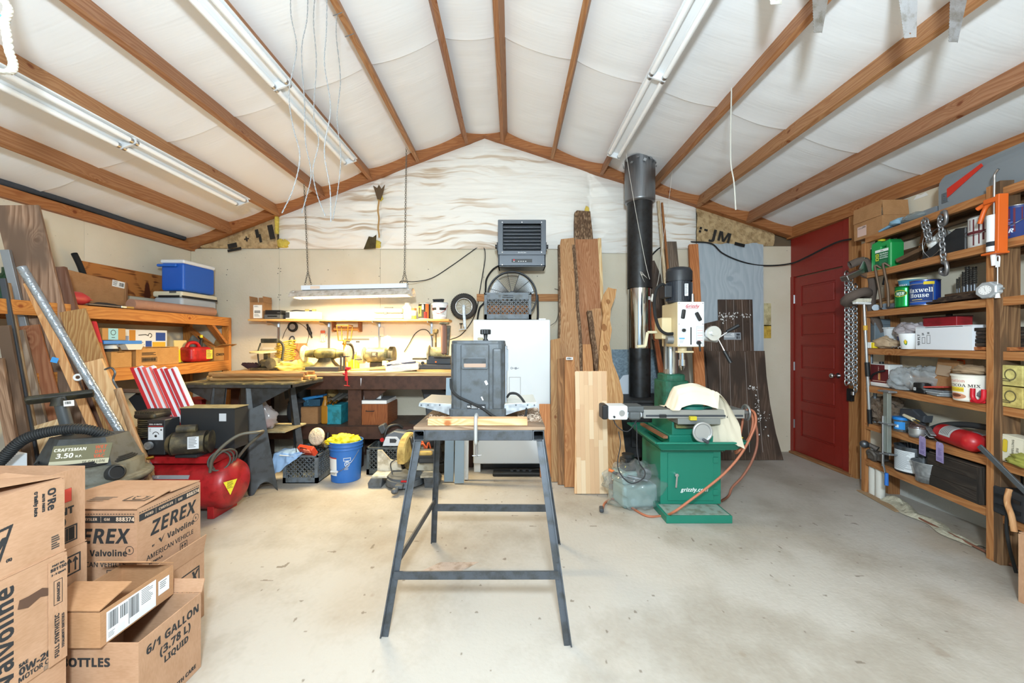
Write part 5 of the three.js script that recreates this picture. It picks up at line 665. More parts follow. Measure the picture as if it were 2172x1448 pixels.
parts('knot', [[1281,695,0.035],[1284,738,0.03],[1290,640,0.025]].map(([a, b, r]) => { const L = leanShape([[a, b]],3.74,4.4,1.9); return sp(r, [L.x0 - t.leanShape.x0, L.pts[0][1],0.002],[0.8,1.2,0.12],14); }), wood('#a8784a', 0.8), t);
for (const [px, m, z, lab] of [[[[1168,722],[1188,718],[1192, F],[1170, F]], wood('#b08a5c'),3.80, 'rough grey-brown two-by-four, leftmost of the short leaning boards'],[[[1182,762],[1198,760],[1203, F],[1184, F]], wood('#a97f55', 0.8, T.old),3.72, 'weathered short board second from the left'],[[[1199,757],[1219,757],[1222, F],[1198, F]], wood('#b98552'),3.66, 'short board with a white price tag on its top end']]) lean('leaning_board', lab, 'board', px, z, z + 0.25,1.15,0.04, m, { group: G });
print(solo('price_tag', 'small white price tag stuck on a board end', 'tag', bx(0.065,0.026,0.002), M.white, { pos: V(1208,760,3.83) }), 'print', 0.063,0.024,[0,0,0.0012], null, 40,16, (c, w, h) => { fill(c, '#e9ecec', 0,0, w, h); barcode(c, 4,3,32,10); });
// butcher-block panel of glued strips
t = lean('butcher_block_panel', 'pale maple butcher-block panel leaning in front of the slabs', 'panel', [[1222,788],[1287,788],[1291, F],[1219, F]],3.50,3.62,1.1,0.03, wood('#e5bf93', 0.55), { thing: true, group: G, part: 'core' });
{ const L = t.leanShape, w = 0.275, hgt = Math.max(...L.pts.map(p => p[1])), ms = ['#dcbc96', '#d6b188', '#e0c4a0', '#d0a880'].map(c => mat(c, 0.5, { bumpMap: T.fir, bump: 0.0003 })); for (let i = 0; i < 7; i++) { let y = 0.004; while (y < hgt - 0.01) { const l = Math.min(hgt - y, rnd(0.18,0.5)); part('strip', lim(-w / 2 + i * w / 7 + 0.0003,-w / 2 + (i + 1) * w / 7 - 0.0003, y + 0.0003, y + l - 0.0003,0.0,0.003 + 0.0004 * (i % 2)), ms[(rnd() * 4) | 0], t, { ax: 1 }); y += l; } } }
// sheets by the stove
lean('galvanised_sheet', 'galvanised sheet metal panel behind the stove pipe', 'sheet', [[1298,742],[1412,742],[1420, F],[1298, F]],4.68,4.82,1.3,0.003, mat('#93a7b4', 0.4, { metal: 0.5, map: T.galv }));
lean('galvanised_sheet', 'small white metal sheet in front of the galvanised one', 'sheet', [[1308,815],[1322,797],[1336,795],[1336, F],[1306, F]],4.55,4.62,1.0,0.003, mat('#dbe2ea', 0.4));
// right of the pipe
lean('leaning_board', 'grey weathered board with a cut corner right of the pipe', 'board', [[1374,556],[1388,553],[1402,585],[1452, F],[1428, F]],4.45,4.80,2.1,0.025, wood('#6e6058', 0.85, T.old), { group: G });
lean('leaning_board', 'dark brown board beside the lower stove pipe', 'board', [[1384,720],[1400,735],[1450, F],[1432, F]],4.28,4.5,1.4,0.03, wood('#4a4039', 0.85), { group: G });
solo('leaning_pole', 'pale round pole leaning in the gable beside the pipe', 'pole', rod([X(1440,4.5),0.02,-4.45], V(1396,427,4.72),0.019), wood('#dccdb0'), { group: G });
solo('leaning_pole', 'thin brown stick beside the pale round pole', 'stick', bar([X(1446,4.5),0.02,-4.42], V(1404,430,4.70),0.02,0.02, v3(1,0,0)), wood('#a8703f'), { group: G });
lean('leaning_board', 'wide grey weathered board behind the mill motor', 'board', [[1413,513],[1435,513],[1482, F],[1448, F]],4.1,4.78,2.55,0.03, wood('#8a7d72', 0.85, T.old), { group: G });
lean('leaning_board', 'long knotty cedar board right of the mill motor', 'board', [[1462,519],[1481,518],[1506, F],[1482, F]],4.05,4.74,2.5,0.035, wood('#c98450'), { group: G });
lean('leaning_board', 'orange-brown board half hidden behind the mill head', 'board', [[1372,625],[1382,640],[1446, F],[1430, F]],4.18,4.6,1.8,0.02, wood('#b5683c'), { group: G });
// embossed grey panel and brown siding
t = lean('hardboard_panel', 'light grey wood-grained hardboard sheet on the back wall', 'panel', [[1478,516],[1592,516],[1619,516],[1620,760],[1618, F],[1500, F]],4.66,4.835,2.5,0.008, mat('#b7c1c8', 0.65, { map: tex(256,256, (u, v) => { const k = grain(u, v, 77,7,[[0.4,0.5,0.12]]); return mix3([1,1,1],[0.86,0.88,0.9], clamp(k)); }, true, [2.2,0.7]) }));
const brn = mat('#6c5a4f', 0.6, { map: T.old, bumpMap: T.nois, bump: 0.001 });
const sid = (lab, px, zb, zt, yt, gr, chips) => { const q = lean('siding_panel', lab, 'panel', px, zb, zt, yt, 0.012, brn, { thing: true, group: 'brown siding panels', part: 'sheet' }), L0 = q.leanShape; for (const [a, ya, b, yb] of gr) { const L = leanShape([[a - 0.4, ya],[a + 0.4, ya],[b + 0.5, yb],[b - 0.5, yb]], zb, zt, yt); part('groove_line', ext(L.pts, 0.001,[L.x0 - L0.x0,0.004,0.0005]), mat('#9a8f88', 0.8), q); }
const ch = []; for (const [cx, cyy, w, h, n] of chips) for (let i = 0; i < n; i++) { const L = leanShape([[cx + rnd(-w, w), cyy + rnd(-h, h)]], zb, zt, yt); ch.push(bx(rnd(0.003,0.014), rnd(0.004,0.02),0.001,[L.x0 - L0.x0, L.pts[0][1],0.001],[0,0, rnd(-40,40)])); } if (ch.length) part('paint_chips', ch, mat('#ecebe8', 0.8), q).userData.kind = 'stuff'; return q; };
const sA = sid('tallest dark brown grooved siding panel with white chips and sticker', [[1523,636],[1596,636],[1606, F],[1530, F]],4.6,4.77,1.85,[[1540,637,1546,940],[1556,637,1562,940],[1574,637,1582,940],[1590,637,1598,940]],[[1558,668,34,5,46],[1540,680,16,12,14]]);
sid('narrow brown siding panel at the left behind the mill handles', [[1490,688],[1528,679],[1534, F],[1496, F]],4.52,4.7,1.6,[[1508,690,1513,940]],[]);
sid('front brown siding panel with a curved right edge on the floor', [[1497,745],[1622,745],[1626,800],[1634,860],[1646,920],[1662, F],[1515, F]],4.50,4.62,1.2,[[1526,747,1532,960],[1547,747,1553,960],[1580,747,1590,960],[1600,747,1618,960]],[[1596,822,10,5,16],[1606,850,4,24,16],[1620,900,14,30,22]]);
{ const L = leanShape([[1553,713]],4.6,4.77,1.85); print(sA, 'sticker', 0.20,0.085,[L.x0 - sA.leanShape.x0, L.pts[0][1],0.0025], null, 150,66, (c, w, h) => { fill(c, '#9fa5ab', 0,0, w, h); fill(c, '#dfe3e6', 4,4,90,40); scrib(c, 8,8,80,30,5, '#7d848b'); fill(c, '#3e4348', 112,10,30,18); barcode(c, 110,34,34,24); }); }
for (const [py, h, c, l] of [[658,30, '#d9cda0', 'topmost yellowed notice taped on the back wall'],[682,18, '#cdbf94', 'middle yellowed notice taped on the back wall'],[703,28, '#d8b24a', 'lowest and yellowest notice taped on the back wall']]) { const p = V(1628, py, 4.855); solo('paper_notice', l, 'notice', bx(0.085, h * 4.86 / FOC, 0.001), mat(c, 0.85, { map: T.grime }), { pos: p, group: 'notices by the door' }); }
// black cable swagged to the door
solo('extension_cord', 'thick black cable swagged along the back wall and over the door', 'cord', tube([[1372,565,4.8],[1380,545,4.83],[1400,525,4.84],[1430,514,4.84],[1470,513,4.82],[1510,517,4.79],[1530,535,4.79],[1560,550,4.8],[1600,561,4.82],[1640,563,4.81],[1680,558,4.76],[1715,543,4.50],[1750,525,4.28],[1780,512,4.05],[1805,507,3.9]].map(([a, b, z]) => V(a, b, z)),0.0085,160,8), M.rub);
solo('extension_cord', 'thin wires hanging between freezer and slabs', 'cord', tube([[1168,690,4.6],[1180,680,4.7],[1186,650,4.78],[1184,615,4.8],[1176,612,4.8]].map(([a, b, z]) => V(a, b, z)),0.003,40,6), M.blkm);
}
{ // stove and its pipe
const z = 4.4, x = X(1357, z), t = thing('wood_stove', 'black steel wood stove half hidden behind the mill', 'stove', [x, 0,-4.4]), m = mat('#2a2b2d', 0.6, { map: T.grime });
part('body', [lim(-0.30,0.22,0.14,0.70,-0.26,0.28,0.008)], m, t); part('top_plate', lim(-0.34,0.24,0.70,0.725,-0.27,0.32,0.003), m, t); parts('leg', [[-1,-1],[1,-1],[-1,1],[1,1]].map(([a, b]) => lim(a * 0.22, a * 0.18,0,0.14, b * 0.24, b * 0.2)), m, t); part('door', lim(-0.18,0.18,0.25,0.6,0.28,0.305,0.004), m, t);
const p = thing('stove_pipe', 'tall black stove pipe with a chrome middle section', 'pipe', [x, 0.727,-4.4]), bk = mat('#2e2f31', 0.42, { metal: 0.4, map: T.grime });
const y = py => Y(py, z) - 0.727; part('lower_pipe', cy(0.113,0.113, y(738),[0, y(738) / 2,0], null, 36, true), bk, p); part('chrome_section', cy(0.118,0.118, y(612) - y(738),[0, (y(612) + y(738)) / 2,0], null, 40, true), mat('#d9dcde', 0.1, { metal: 1, map: T.brushed }), p); part('upper_pipe', cy(0.131,0.131, y(425) - y(612),[0, (y(425) + y(612)) / 2,0], null, 36, true), bk, p);
print(p, 'sticker', 0.03,0.035,[0.07, y(634),0.1],[0,35,0],24,28, (c, w, h) => { fill(c, '#f2f2f2', 0,0, w, h); scrib(c, 4,6,14,14,3); });
const topY = planeR(x) - 0.727 - 0.02; part('ceiling_sleeve', lathe([[0.135, y(432)],[0.158, y(430)],[0.16, y(426)],[0.16, topY]],40), mat('#8f9296', 0.35, { metal: 0.8, map: T.brushed }), p); const jag = []; for (let i = 0; i < 16; i++) { const a = i / 16 * 6.283; jag.push(bx(0.03,0.03,0.002,[0.175 * Math.cos(a), y(350) + 0.03 * Math.sin(i * 3),0.175 * Math.sin(a)],[rnd(-50,50),-a / D2R + 90, rnd(-30,30)])); } part('sleeve_tabs', jag, M.galv, p).userData.kind = 'stuff';
solo('pull_string', 'white string with frayed end hanging beside the stove pipe', 'string', [tube([[1325,305,4.18],[1340,400,4.15],[1358,500,4.12],[1372,570,4.1],[1378,592,4.1]].map(([a, b, c]) => V(a, b, c)),0.0022,60,5), ...Array.from({ length: 10 }, (_, i) => tube([V(1373,590,4.1), V(1366 - i, 584 - i * 1.2,4.1 + 0.004 * i), V(1358 + i, 580 + i * 2,4.1)],0.0008,6,4))], mat('#e6e2d8', 0.9));
solo('pull_string', 'thin string with a glass bulb weight behind the mill head', 'string', [tube([[1428,345,4.3],[1418,430,4.25],[1405,520,4.2],[1395,600,4.18],[1386,625,4.18]].map(([a, b, c]) => V(a, b, c)),0.0018,60,5), lathe([[0,-0.04],[0.018,-0.03],[0.022,-0.01],[0.01,0.02],[0.008,0.04],[0,0.045]],16, V(1384,632,4.18))], mat('#dddad0', 0.5));
}
// ---------- milling machine ----------
{
const t = thing('milling_machine', 'green and white bench milling machine on a cabinet stand', 'milling machine', [1.39,0,-3.375]), gr = mat('#1a7862', 0.42), gr2 = mat('#256650', 0.5, { map: T.grime }), be = mat('#d9c79e', 0.5), wh = mat('#eceeef', 0.35);
const L = (x0, x1, y0, y1, z0, z1, e) => lim(x0 - 1.39, x1 - 1.39, y0, y1,-z0 + 3.375,-z1 + 3.375, e);
const st = part('stand_cabinet', L(1.155,1.626,0.055,0.475,3.155,3.60,0.004), gr, t); part('stand_base', L(1.12,1.60,0,0.055,2.94,3.62,0.004), gr, t); part('base_tread', L(1.135,1.585,0.055,0.057,2.955,3.15), mat('#8fa096', 0.8, { map: T.grime }), t);
const dr = part('cabinet_door', L(1.21,1.565,0.085,0.455,3.147,3.155,0.002), gr, t); parts('hinge', [0.15,0.40].map(y => L(1.56,1.60, y - 0.022, y + 0.022,3.143,3.15,0.001)), gr, dr); part('handle', [cy(0.014,0.014,0.03,[1.27 - 1.39,0.29,3.375 - 3.135],[90,0,0],16), bar([1.27 - 1.39,0.295,3.375 - 3.118],[1.262 - 1.39,0.195,3.375 - 3.118],0.014,0.008, v3(1,0,0),0.003)], M.chrome, dr);
print(dr, 'web_address', 0.23,0.05,[1.415 - 1.39,0.17,3.375 - 3.1462], null, 256,56, (c, w, h) => txt(c, 'grizzly.com', 128,28,44, '#dfe8e4', 'sans-serif', 'center', 'italic bold', 1.0));
part('cabinet_lip', L(1.165,1.64,0.475,0.505,3.12,3.62,0.003), gr, t);
{ const a = [[1.12 - 1.39,3.375 - 3.05],[1.69 - 1.39,3.375 - 3.05],[1.69 - 1.39,3.375 - 3.66],[1.12 - 1.39,3.375 - 3.66]], b = [[1.065 - 1.39,3.375 - 2.99],[1.745 - 1.39,3.375 - 2.99],[1.745 - 1.39,3.375 - 3.72],[1.065 - 1.39,3.375 - 3.72]]; const g = []; for (let i = 0; i < 4; i++) { const j = (i + 1) % 4; g.push(surf((u, v) => { const p = [lerp(a[i][0], a[j][0], u), lerp(a[i][1], a[j][1], u)], q = [lerp(b[i][0], b[j][0], u), lerp(b[i][1], b[j][1], u)]; return [lerp(p[0], q[0], v), lerp(0.508,0.575, v), lerp(p[1], q[1], v)]; }, 1,1)); g.push(bar([b[i][0],0.572, b[i][1]],[b[j][0],0.572, b[j][1]],0.012,0.018, v3(0,1,0))); } g.push(L(1.12,1.69,0.505,0.511,3.05,3.66)); part('chip_tray', g, gr, t); }
part('base_casting', [L(1.21,1.57,0.511,0.60,3.12,3.62,0.01), L(1.24,1.54,0.59,0.70,3.14,3.6,0.008)], gr, t); part('way_bellows', [L(1.255,1.525,0.655,0.705,3.10,3.5,0.004)], mat('#7d8468', 0.6, { map: T.dust }), t); part('saddle', L(1.24,1.56,0.70,0.745,3.03,3.28,0.004), mat('#8d918f', 0.45, { metal: 0.5 }), t);
part('work_table', [L(0.985,1.74,0.745,0.81,3.03,3.22,0.003)], mat('#b4b6b5', 0.35, { metal: 0.8 }), t); parts('t_slot', [3.085,3.125,3.165].map(z => L(1.0,1.725,0.8095,0.8115, z, z + 0.012)), mat('#55544c', 0.7), t); part('table_scale', L(1.0,1.725,0.758,0.772,3.026,3.03), M.dgrey, t);
part('handwheel', [cy(0.068,0.068,0.014,[1.40 - 1.39,0.655,3.375 - 2.985],[90,0,0],40), to(0.066,0.01,[1.40 - 1.39,0.655,3.375 - 2.978], null, 40,10), cy(0.022,0.022,0.08,[1.40 - 1.39,0.655,3.375 - 3.03],[90,0,0],20)], mat('#c3c6c7', 0.3, { metal: 0.7 }), t); part('crank_grip', rod([1.405 - 1.39,0.6,3.375 - 2.975],[1.41 - 1.39,0.595,3.375 - 2.92],0.011,0.013), M.dgrey, t);
part('end_handwheel', [to(0.055,0.009,[1.80 - 1.39,0.775,3.375 - 3.12],[0,90,0],32,8), rod([1.74 - 1.39,0.775,3.375 - 3.12],[1.81 - 1.39,0.775,3.375 - 3.12],0.018), bx(0.008,0.1,0.02,[1.80 - 1.39,0.775,3.375 - 3.12])], mat('#9ea1a0', 0.35, { metal: 0.7 }), t);
parts('table_stop', [1.10,1.60].map(x => L(x, x + 0.05,0.752,0.776,3.015,3.03,0.002)), M.blk, t); part('limit_switch', L(1.32,1.37,0.735,0.765,3.0,3.03,0.003), mat('#c8b62c', 0.5), t);
// power feed at the left end of the table
const pf = part('power_feed', [L(0.72,0.865,0.735,0.84,3.02,3.17,0.012), L(0.865,0.985,0.74,0.80,3.05,3.19,0.02)], wh, t); part('feed_end', L(0.675,0.72,0.735,0.845,3.03,3.16,0.012), M.blk, pf); part('dial', cy(0.022,0.024,0.02,[0.815 - 1.39,0.79,3.375 - 3.012],[90,0,0],20), M.chrome, pf); part('switch', cy(0.008,0.008,0.016,[0.76 - 1.39,0.76,3.375 - 3.013],[90,0,0],10), M.blk, pf); part('gear_cover', [L(0.87,0.96,0.735,0.80,3.0,3.05,0.02), L(0.865,0.99,0.79,0.835,3.03,3.2,0.01)], mat('#55595a', 0.5), pf);
// column and head
part('column_base', [xf(ext(rrect(0.21,0.28,0.05,4),0.30,[0,0,0], null, null, 0.006),[1.395 - 1.39,0.83,3.375 - 3.56],[90,0,0]), xf(ext(rrect(0.165,0.22,0.05,4),0.06,[0,0,0], null, null, 0.01),[1.395 - 1.39,1.0,3.375 - 3.56],[90,0,0])], gr2, t); part('column_lower', L(1.27,1.52,0.51,0.70,3.45,3.68,0.01), gr2, t);
part('column', cy(0.058,0.058,0.5,[1.392 - 1.39,1.26,3.375 - 3.56], null, 32), mat('#c5c6c4', 0.22, { metal: 0.9 }), t); part('rack_bar', L(1.32,1.335,1.08,1.5,3.5,3.53), M.steel, t);
part('head', L(1.33,1.545,1.275,1.64,3.262,3.60,0.008), be, t); part('head_bracket', [L(1.25,1.335,1.34,1.52,3.38,3.56,0.01)], be, t); const fp = part('face_panel', L(1.332,1.543,1.28,1.638,3.257,3.262,0.001), wh, t);
const zf = 3.375 - 3.2565; print(fp, 'maker_name', 0.125,0.042,[1.447 - 1.39,1.602, zf], null, 256,86, (c, w, h) => { txt(c, 'Grizzly', 128,40,66, '#c01f2c', 'sans-serif', 'center', 'italic bold', 1.05); fill(c, '#c01f2c', 20,72,200,5); });
print(fp, 'speed_chart', 0.1,0.15,[1.49 - 1.39,1.37, zf], null, 100,150, (c, w, h) => { for (let i = 0; i < 7; i++) { fill(c, i % 2 ? '#e5b5b5' : '#c9cdd1', 50,14 + i * 20,40,5); } c.strokeStyle = '#b9bec4'; c.strokeRect(44,4,52,140); }); print(fp, 'caution_label', 0.045,0.05,[1.365 - 1.39,1.325, zf], null, 60,66, (c, w, h) => { fill(c, '#eef1f3', 0,0, w, h); fill(c, '#59a7d6', 0,0, w, 14); scrib(c, 4,18,50,44,5, '#8a9097'); });
part('depth_slot', bx(0.009,0.14,0.004,[1.437 - 1.39,1.365,3.375 - 3.255]), M.blk, fp); parts('selector_lever', [[1.372,1.54,-8],[1.492,1.52,28]].map(([a, b, r]) => rb(0.03,0.075,0.02,[a - 1.39, b, 3.375 - 3.245],[0,0, r],0.009)), M.blk, fp); part('power_switch', [bx(0.045,0.045,0.006,[1.375 - 1.39,1.41,3.375 - 3.254], null, 0.003)], mat('#dcdfe2', 0.4), fp); part('switch_knob', cy(0.013,0.014,0.02,[1.375 - 1.39,1.41,3.375 - 3.243],[90,0,0],16), M.blk, fp); part('lock_handle', [cy(0.016,0.016,0.02,[1.495 - 1.39,1.31,3.375 - 3.245],[90,0,0],16), bar([1.495 - 1.39,1.31,3.375 - 3.235],[1.502 - 1.39,1.24,3.375 - 3.235],0.014,0.008, v3(1,0,0),0.003)], M.blk, fp); parts('panel_screw', [[1.342,1.627],[1.533,1.627],[1.342,1.29],[1.533,1.29],[1.342,1.46],[1.533,1.46]].map(([a, b]) => cy(0.0035,0.0035,0.002,[a - 1.39, b, 3.375 - 3.256],[90,0,0],8)), M.dgrey, fp);
part('side_knob', cy(0.032,0.036,0.05,[1.305 - 1.39,1.335,3.375 - 3.36],[0,0,90],24), mat('#8d8f90', 0.4, { metal: 0.5 }), t);
part('motor', [cy(0.094,0.094,0.19,[1.40 - 1.39,1.74,3.375 - 3.40], null, 36), ...Array.from({ length: 30 }, (_, i) => { const a = i / 30 * 6.283; return bx(0.005,0.15,0.014,[1.40 - 1.39 + 0.098 * Math.cos(a),1.735,3.375 - 3.40 + 0.098 * Math.sin(a)],[0,-a / D2R + 90,0]); })], mat('#2b2f36', 0.45), t); part('fan_cowl', lathe([[0.105,0],[0.105,0.08],[0.09,0.11],[0.05,0.12],[0,0.12]],36,[1.40 - 1.39,1.82,3.375 - 3.40]), mat('#24272c', 0.45), t); part('junction_box', L(1.25,1.315,1.68,1.78,3.32,3.44,0.008), mat('#24272c', 0.5), t); part('motor_flange', cy(0.09,0.09,0.02,[1.40 - 1.39,1.65,3.375 - 3.40], null, 30), M.blk, t); print(t, 'motor_label', 0.03,0.10,[1.415 - 1.39,1.74,3.375 - 3.288], null, 30,90, (c, w, h) => { fill(c, '#d9dcdf', 0,0, w, h); scrib(c, 4,6,22,76,9, '#777'); });
part('drawbar_cap', cy(0.012,0.016,0.07,[1.465 - 1.39,1.67,3.375 - 3.29], null, 14), M.steel, t);
part('conduit', tube([[1.28,1.77,3.36],[1.24,1.79,3.34],[1.19,1.76,3.32],[1.165,1.65,3.32],[1.175,1.52,3.32],[1.215,1.42,3.33],[1.27,1.385,3.34],[1.335,1.385,3.35]].map(([a, b, c]) => [a - 1.39, b, 3.375 - c]),0.0125,80,10), M.rub, t);
part('column_crank', [bar([1.17 - 1.39,1.40,3.375 - 3.5],[1.15 - 1.39,1.28,3.375 - 3.5],0.024,0.014, v3(1,0,0),0.004), rod([1.15 - 1.39,1.28,3.375 - 3.5],[1.08 - 1.39,1.275,3.375 - 3.49],0.014,0.014), rod([1.17 - 1.39,1.40,3.375 - 3.5],[1.25 - 1.39,1.40,3.375 - 3.5],0.012)], mat('#d9cfae', 0.45), t);
part('quill', [cy(0.036,0.036,0.05,[1.41 - 1.39,1.25,3.375 - 3.36], null, 24), bx(0.13,0.016,0.06,[1.42 - 1.39,1.235,3.375 - 3.34], null, 0.004)], be, t); part('chuck', [cy(0.022,0.022,0.06,[1.41 - 1.39,1.195,3.375 - 3.36], null, 20), cy(0.03,0.03,0.05,[1.41 - 1.39,1.145,3.375 - 3.36], null, 24), cy(0.028,0.012,0.035,[1.41 - 1.39,1.10,3.375 - 3.36], null, 20)], M.chrome, t);
part('quill_hub', [cy(0.058,0.058,0.03,[1.60 - 1.39,1.385,3.375 - 3.225],[90,0,0],32), cy(0.02,0.02,0.04,[1.592 - 1.39,1.385,3.375 - 3.205],[90,0,0],16), rod([1.545 - 1.39,1.36,3.375 - 3.3],[1.66 - 1.39,1.345,3.375 - 3.28],0.036)], mat('#d5d8d8', 0.25, { metal: 0.6 }), t); parts('feed_lever', [[1.80,1.445,3.24],[1.735,1.155,3.22],[1.70,1.36,3.42]].map(([a, b, c]) => rod([1.665 - 1.39,1.345,3.375 - 3.28],[a - 1.39, b, 3.375 - c],0.007)), M.chrome, t); parts('lever_grip', [[[1.725,1.397,3.26],[1.81,1.449,3.24]],[[1.70,1.245,3.25],[1.737,1.15,3.22]],[[1.675,1.35,3.38],[1.70,1.36,3.44]]].map(([a, b]) => rod([a[0] - 1.39, a[1],3.375 - a[2]],[b[0] - 1.39, b[1],3.375 - b[2]],0.013,0.016)), M.blk, t);
}
{ // vise under its cloth, oddments in the tray, hanging cord, bagged vise
let t = thing('machine_vise', 'green machine vise bolted on the mill table under a cloth', 'vise', [X(1464,3.12),0.812,-3.12]); part('swivel_base', [cy(0.10,0.11,0.02,[0,0.0105,0.0], null, 32), bx(0.29,0.018,0.06,[0,0.01,0.03], null, 0.008)], mat('#1f6f63', 0.45), t); part('body', bx(0.13,0.06,0.17,[0,0.051,0], null, 0.01), mat('#1f7f70', 0.45), t); part('jaws', [bx(0.12,0.04,0.05,[0,0.10,-0.05], null, 0.004), bx(0.12,0.04,0.04,[0,0.10,0.05], null, 0.004)], M.dsteel, t);
const cl = surf((u, v) => { const w = 0.46, a = u * w; const front = (v - 0.5) * 0.26; let x, y; if (u < 0.12) { x = -0.17 + u * 0.5; y = -0.045 + u * 1.25; } else if (u < 0.55) { const q = (u - 0.12) / 0.43; x = -0.11 + q * 0.24; y = 0.105 + 0.03 * Math.sin(q * 3.14); } else { const q = (u - 0.55) / 0.45; x = 0.13 + 0.10 * Math.sin(q * 1.3) + 0.04 * q; y = 0.105 - 0.37 * q * q - 0.04 * q; } const n = fb3(u * 7, v * 3,2) - 0.5, n2_ = fb3(u * 3, v * 9,7) - 0.5; return [x + 0.03 * n + (u > 0.55 ? (v - 0.5) * 0.16 * (u - 0.55) / 0.45 : 0), Math.max(u < 0.5 ? -0.05 : -0.4, y - 0.13 * Math.pow(Math.abs(v - 0.5) * 2,2.2) * (u < 0.62 ? 1 : 0.15) + 0.03 * n2_), front * (1 - 0.25 * u) + 0.015 * n + (u > 0.55 ? 0.06 * (u - 0.55) / 0.45 : 0)]; }, 56,30);
solo('dust_cloth', 'cream cotton cloth draped over the vise on the mill', 'cloth', cl, mat('#e8dcc4', 0.9, { bumpMap: T.cloth, bump: 0.0004 }), { pos: [X(1466,3.05),0.865,-3.09] });
solo('wood_strip', 'brown wooden strip lying in the mill chip tray', 'board', bar([1.175,0.588,-3.10],[1.155,0.588,-3.6],0.035,0.022, v3(1,0,0),0.002), wood('#9a6f52'));
t = thing('brush', 'small yellow-handled brush lying in the mill chip tray', 'brush', [1.70,0.53,-3.1],20); part('handle', rod([-0.08,0.01,0],[0.06,0.055,0.02],0.008,0.006), mat('#d9c33a', 0.5), t); part('head', bx(0.04,0.012,0.03,[-0.09,0.014,0], null, 0.003), mat('#c9a93a', 0.6), t);
// orange extension cord
const c = (px, py, z) => V(px, py, z), fl = (px, py) => { const p = onFloor(px, py); p.y = 0.009; return p; };
t = thing('extension_cord', 'orange extension cord looped from the mill table down across the floor', 'cord'); const om = mat('#b06a4c', 0.55);
part('cable', tube([fl(1278,1082), fl(1284,1068), fl(1300,1060), fl(1320,1064), fl(1345,1082), fl(1375,1097), fl(1405,1096), c(1430,1085,2.90), c(1465,1060,2.90), c(1505,1030,2.90), c(1540,1000,2.92), c(1570,965,2.95), c(1590,930,2.98), c(1603,895,3.0), c(1600,875,3.04), c(1588,868,3.1), c(1578,874,3.14), c(1574,900,3.14), c(1566,940,3.14), c(1560,960,3.12), c(1568,955,3.06), c(1590,925,3.05), c(1597,890,3.06), c(1592,872,3.1)],0.009,260,8), om, t);
part('cable', tube([c(1592,872,3.1), c(1603,900,3.1), c(1606,940,3.1), c(1596,975,3.1), c(1575,1010,3.12), c(1552,1035,3.16), c(1546,1050,3.18), fl(1530,1070).setY(0.03)],0.009,100,8), mat('#8e5844', 0.6), t); part('cable', tube([c(1580,872,3.12), c(1555,880,3.16), c(1548,905,3.16), c(1550,930,3.16)],0.009,40,8), om, t);
{ const p = fl(1275,1080); part('plug', [bar([p.x, 0.018, p.z + 0.0],[p.x - 0.012,0.018, p.z + 0.075],0.032,0.028, v3(1,0,0),0.008)], M.dgrey, t); }
// vise in a clear bag on the floor
const B = onFloor(1348,1080); t = thing('bagged_vise', 'grey machine part with black motor in a clear plastic bag on the floor', 'bagged part', [B.x, 0, B.z - 0.12]); part('casting', [rb(0.30,0.18,0.22,[0.03,0.091,0],[0,10,0],0.03), rb(0.14,0.10,0.18,[-0.05,0.22,-0.02],[0,20,0],0.02)], mat('#7f9694', 0.5), t); part('motor', [bx(0.10,0.10,0.10,[-0.02,0.32,-0.02],[0,15,0],0.01), cy(0.05,0.045,0.03,[-0.02,0.385,-0.02], null, 20)], M.blk, t); print(t, 'warning_sticker', 0.03,0.03,[-0.05,0.315,0.036],[0,15,0],24,24, (c2, w, h) => { c2.fillStyle = '#e8d23a'; c2.beginPath(); c2.moveTo(12,2); c2.lineTo(22,21); c2.lineTo(2,21); c2.fill(); }); part('shaft', [rod([-0.14,0.26,0.05],[0.10,0.22,0.1],0.012), cy(0.045,0.045,0.04,[0.11,0.25,0.02],[90,0,0],20), tube([[-0.16,0.27,0.05],[-0.1,0.25,0.1],[0,0.22,0.11],[0.07,0.23,0.08]],0.01,30)], M.dsteel, t); part('orange_cap', rod([-0.19,0.285,0.03],[-0.15,0.27,0.04],0.012), mat('#d8702a', 0.5), t);
part('bag', [lump(0.24,0.2,0.2,0.35,4,[0.02,0.155,0.02],51,44)], mat('#f3f6f6', 0.12, { transmission: 0.92, thickness: 0 }), t);
solo('extension_cord', 'thin black cord from the power feed down to the bagged part', 'cord', tube([[1300,888,3.05],[1310,905,3.0],[1330,915,3.0],[1348,895,3.02],[1352,880,3.05],[1342,862,3.1],[1350,905,3.02],[1352,960,2.98],[1358,985,2.95],[1368,1000,2.95],[1366,1012,2.93],[1340,1025,2.93],[1318,1008,2.94],[1310,985,2.95],[1316,940,2.98],[1312,915,3.0]].map(([a, b, z]) => V(a, b, z)),0.0042,160,6), M.blkm);
}
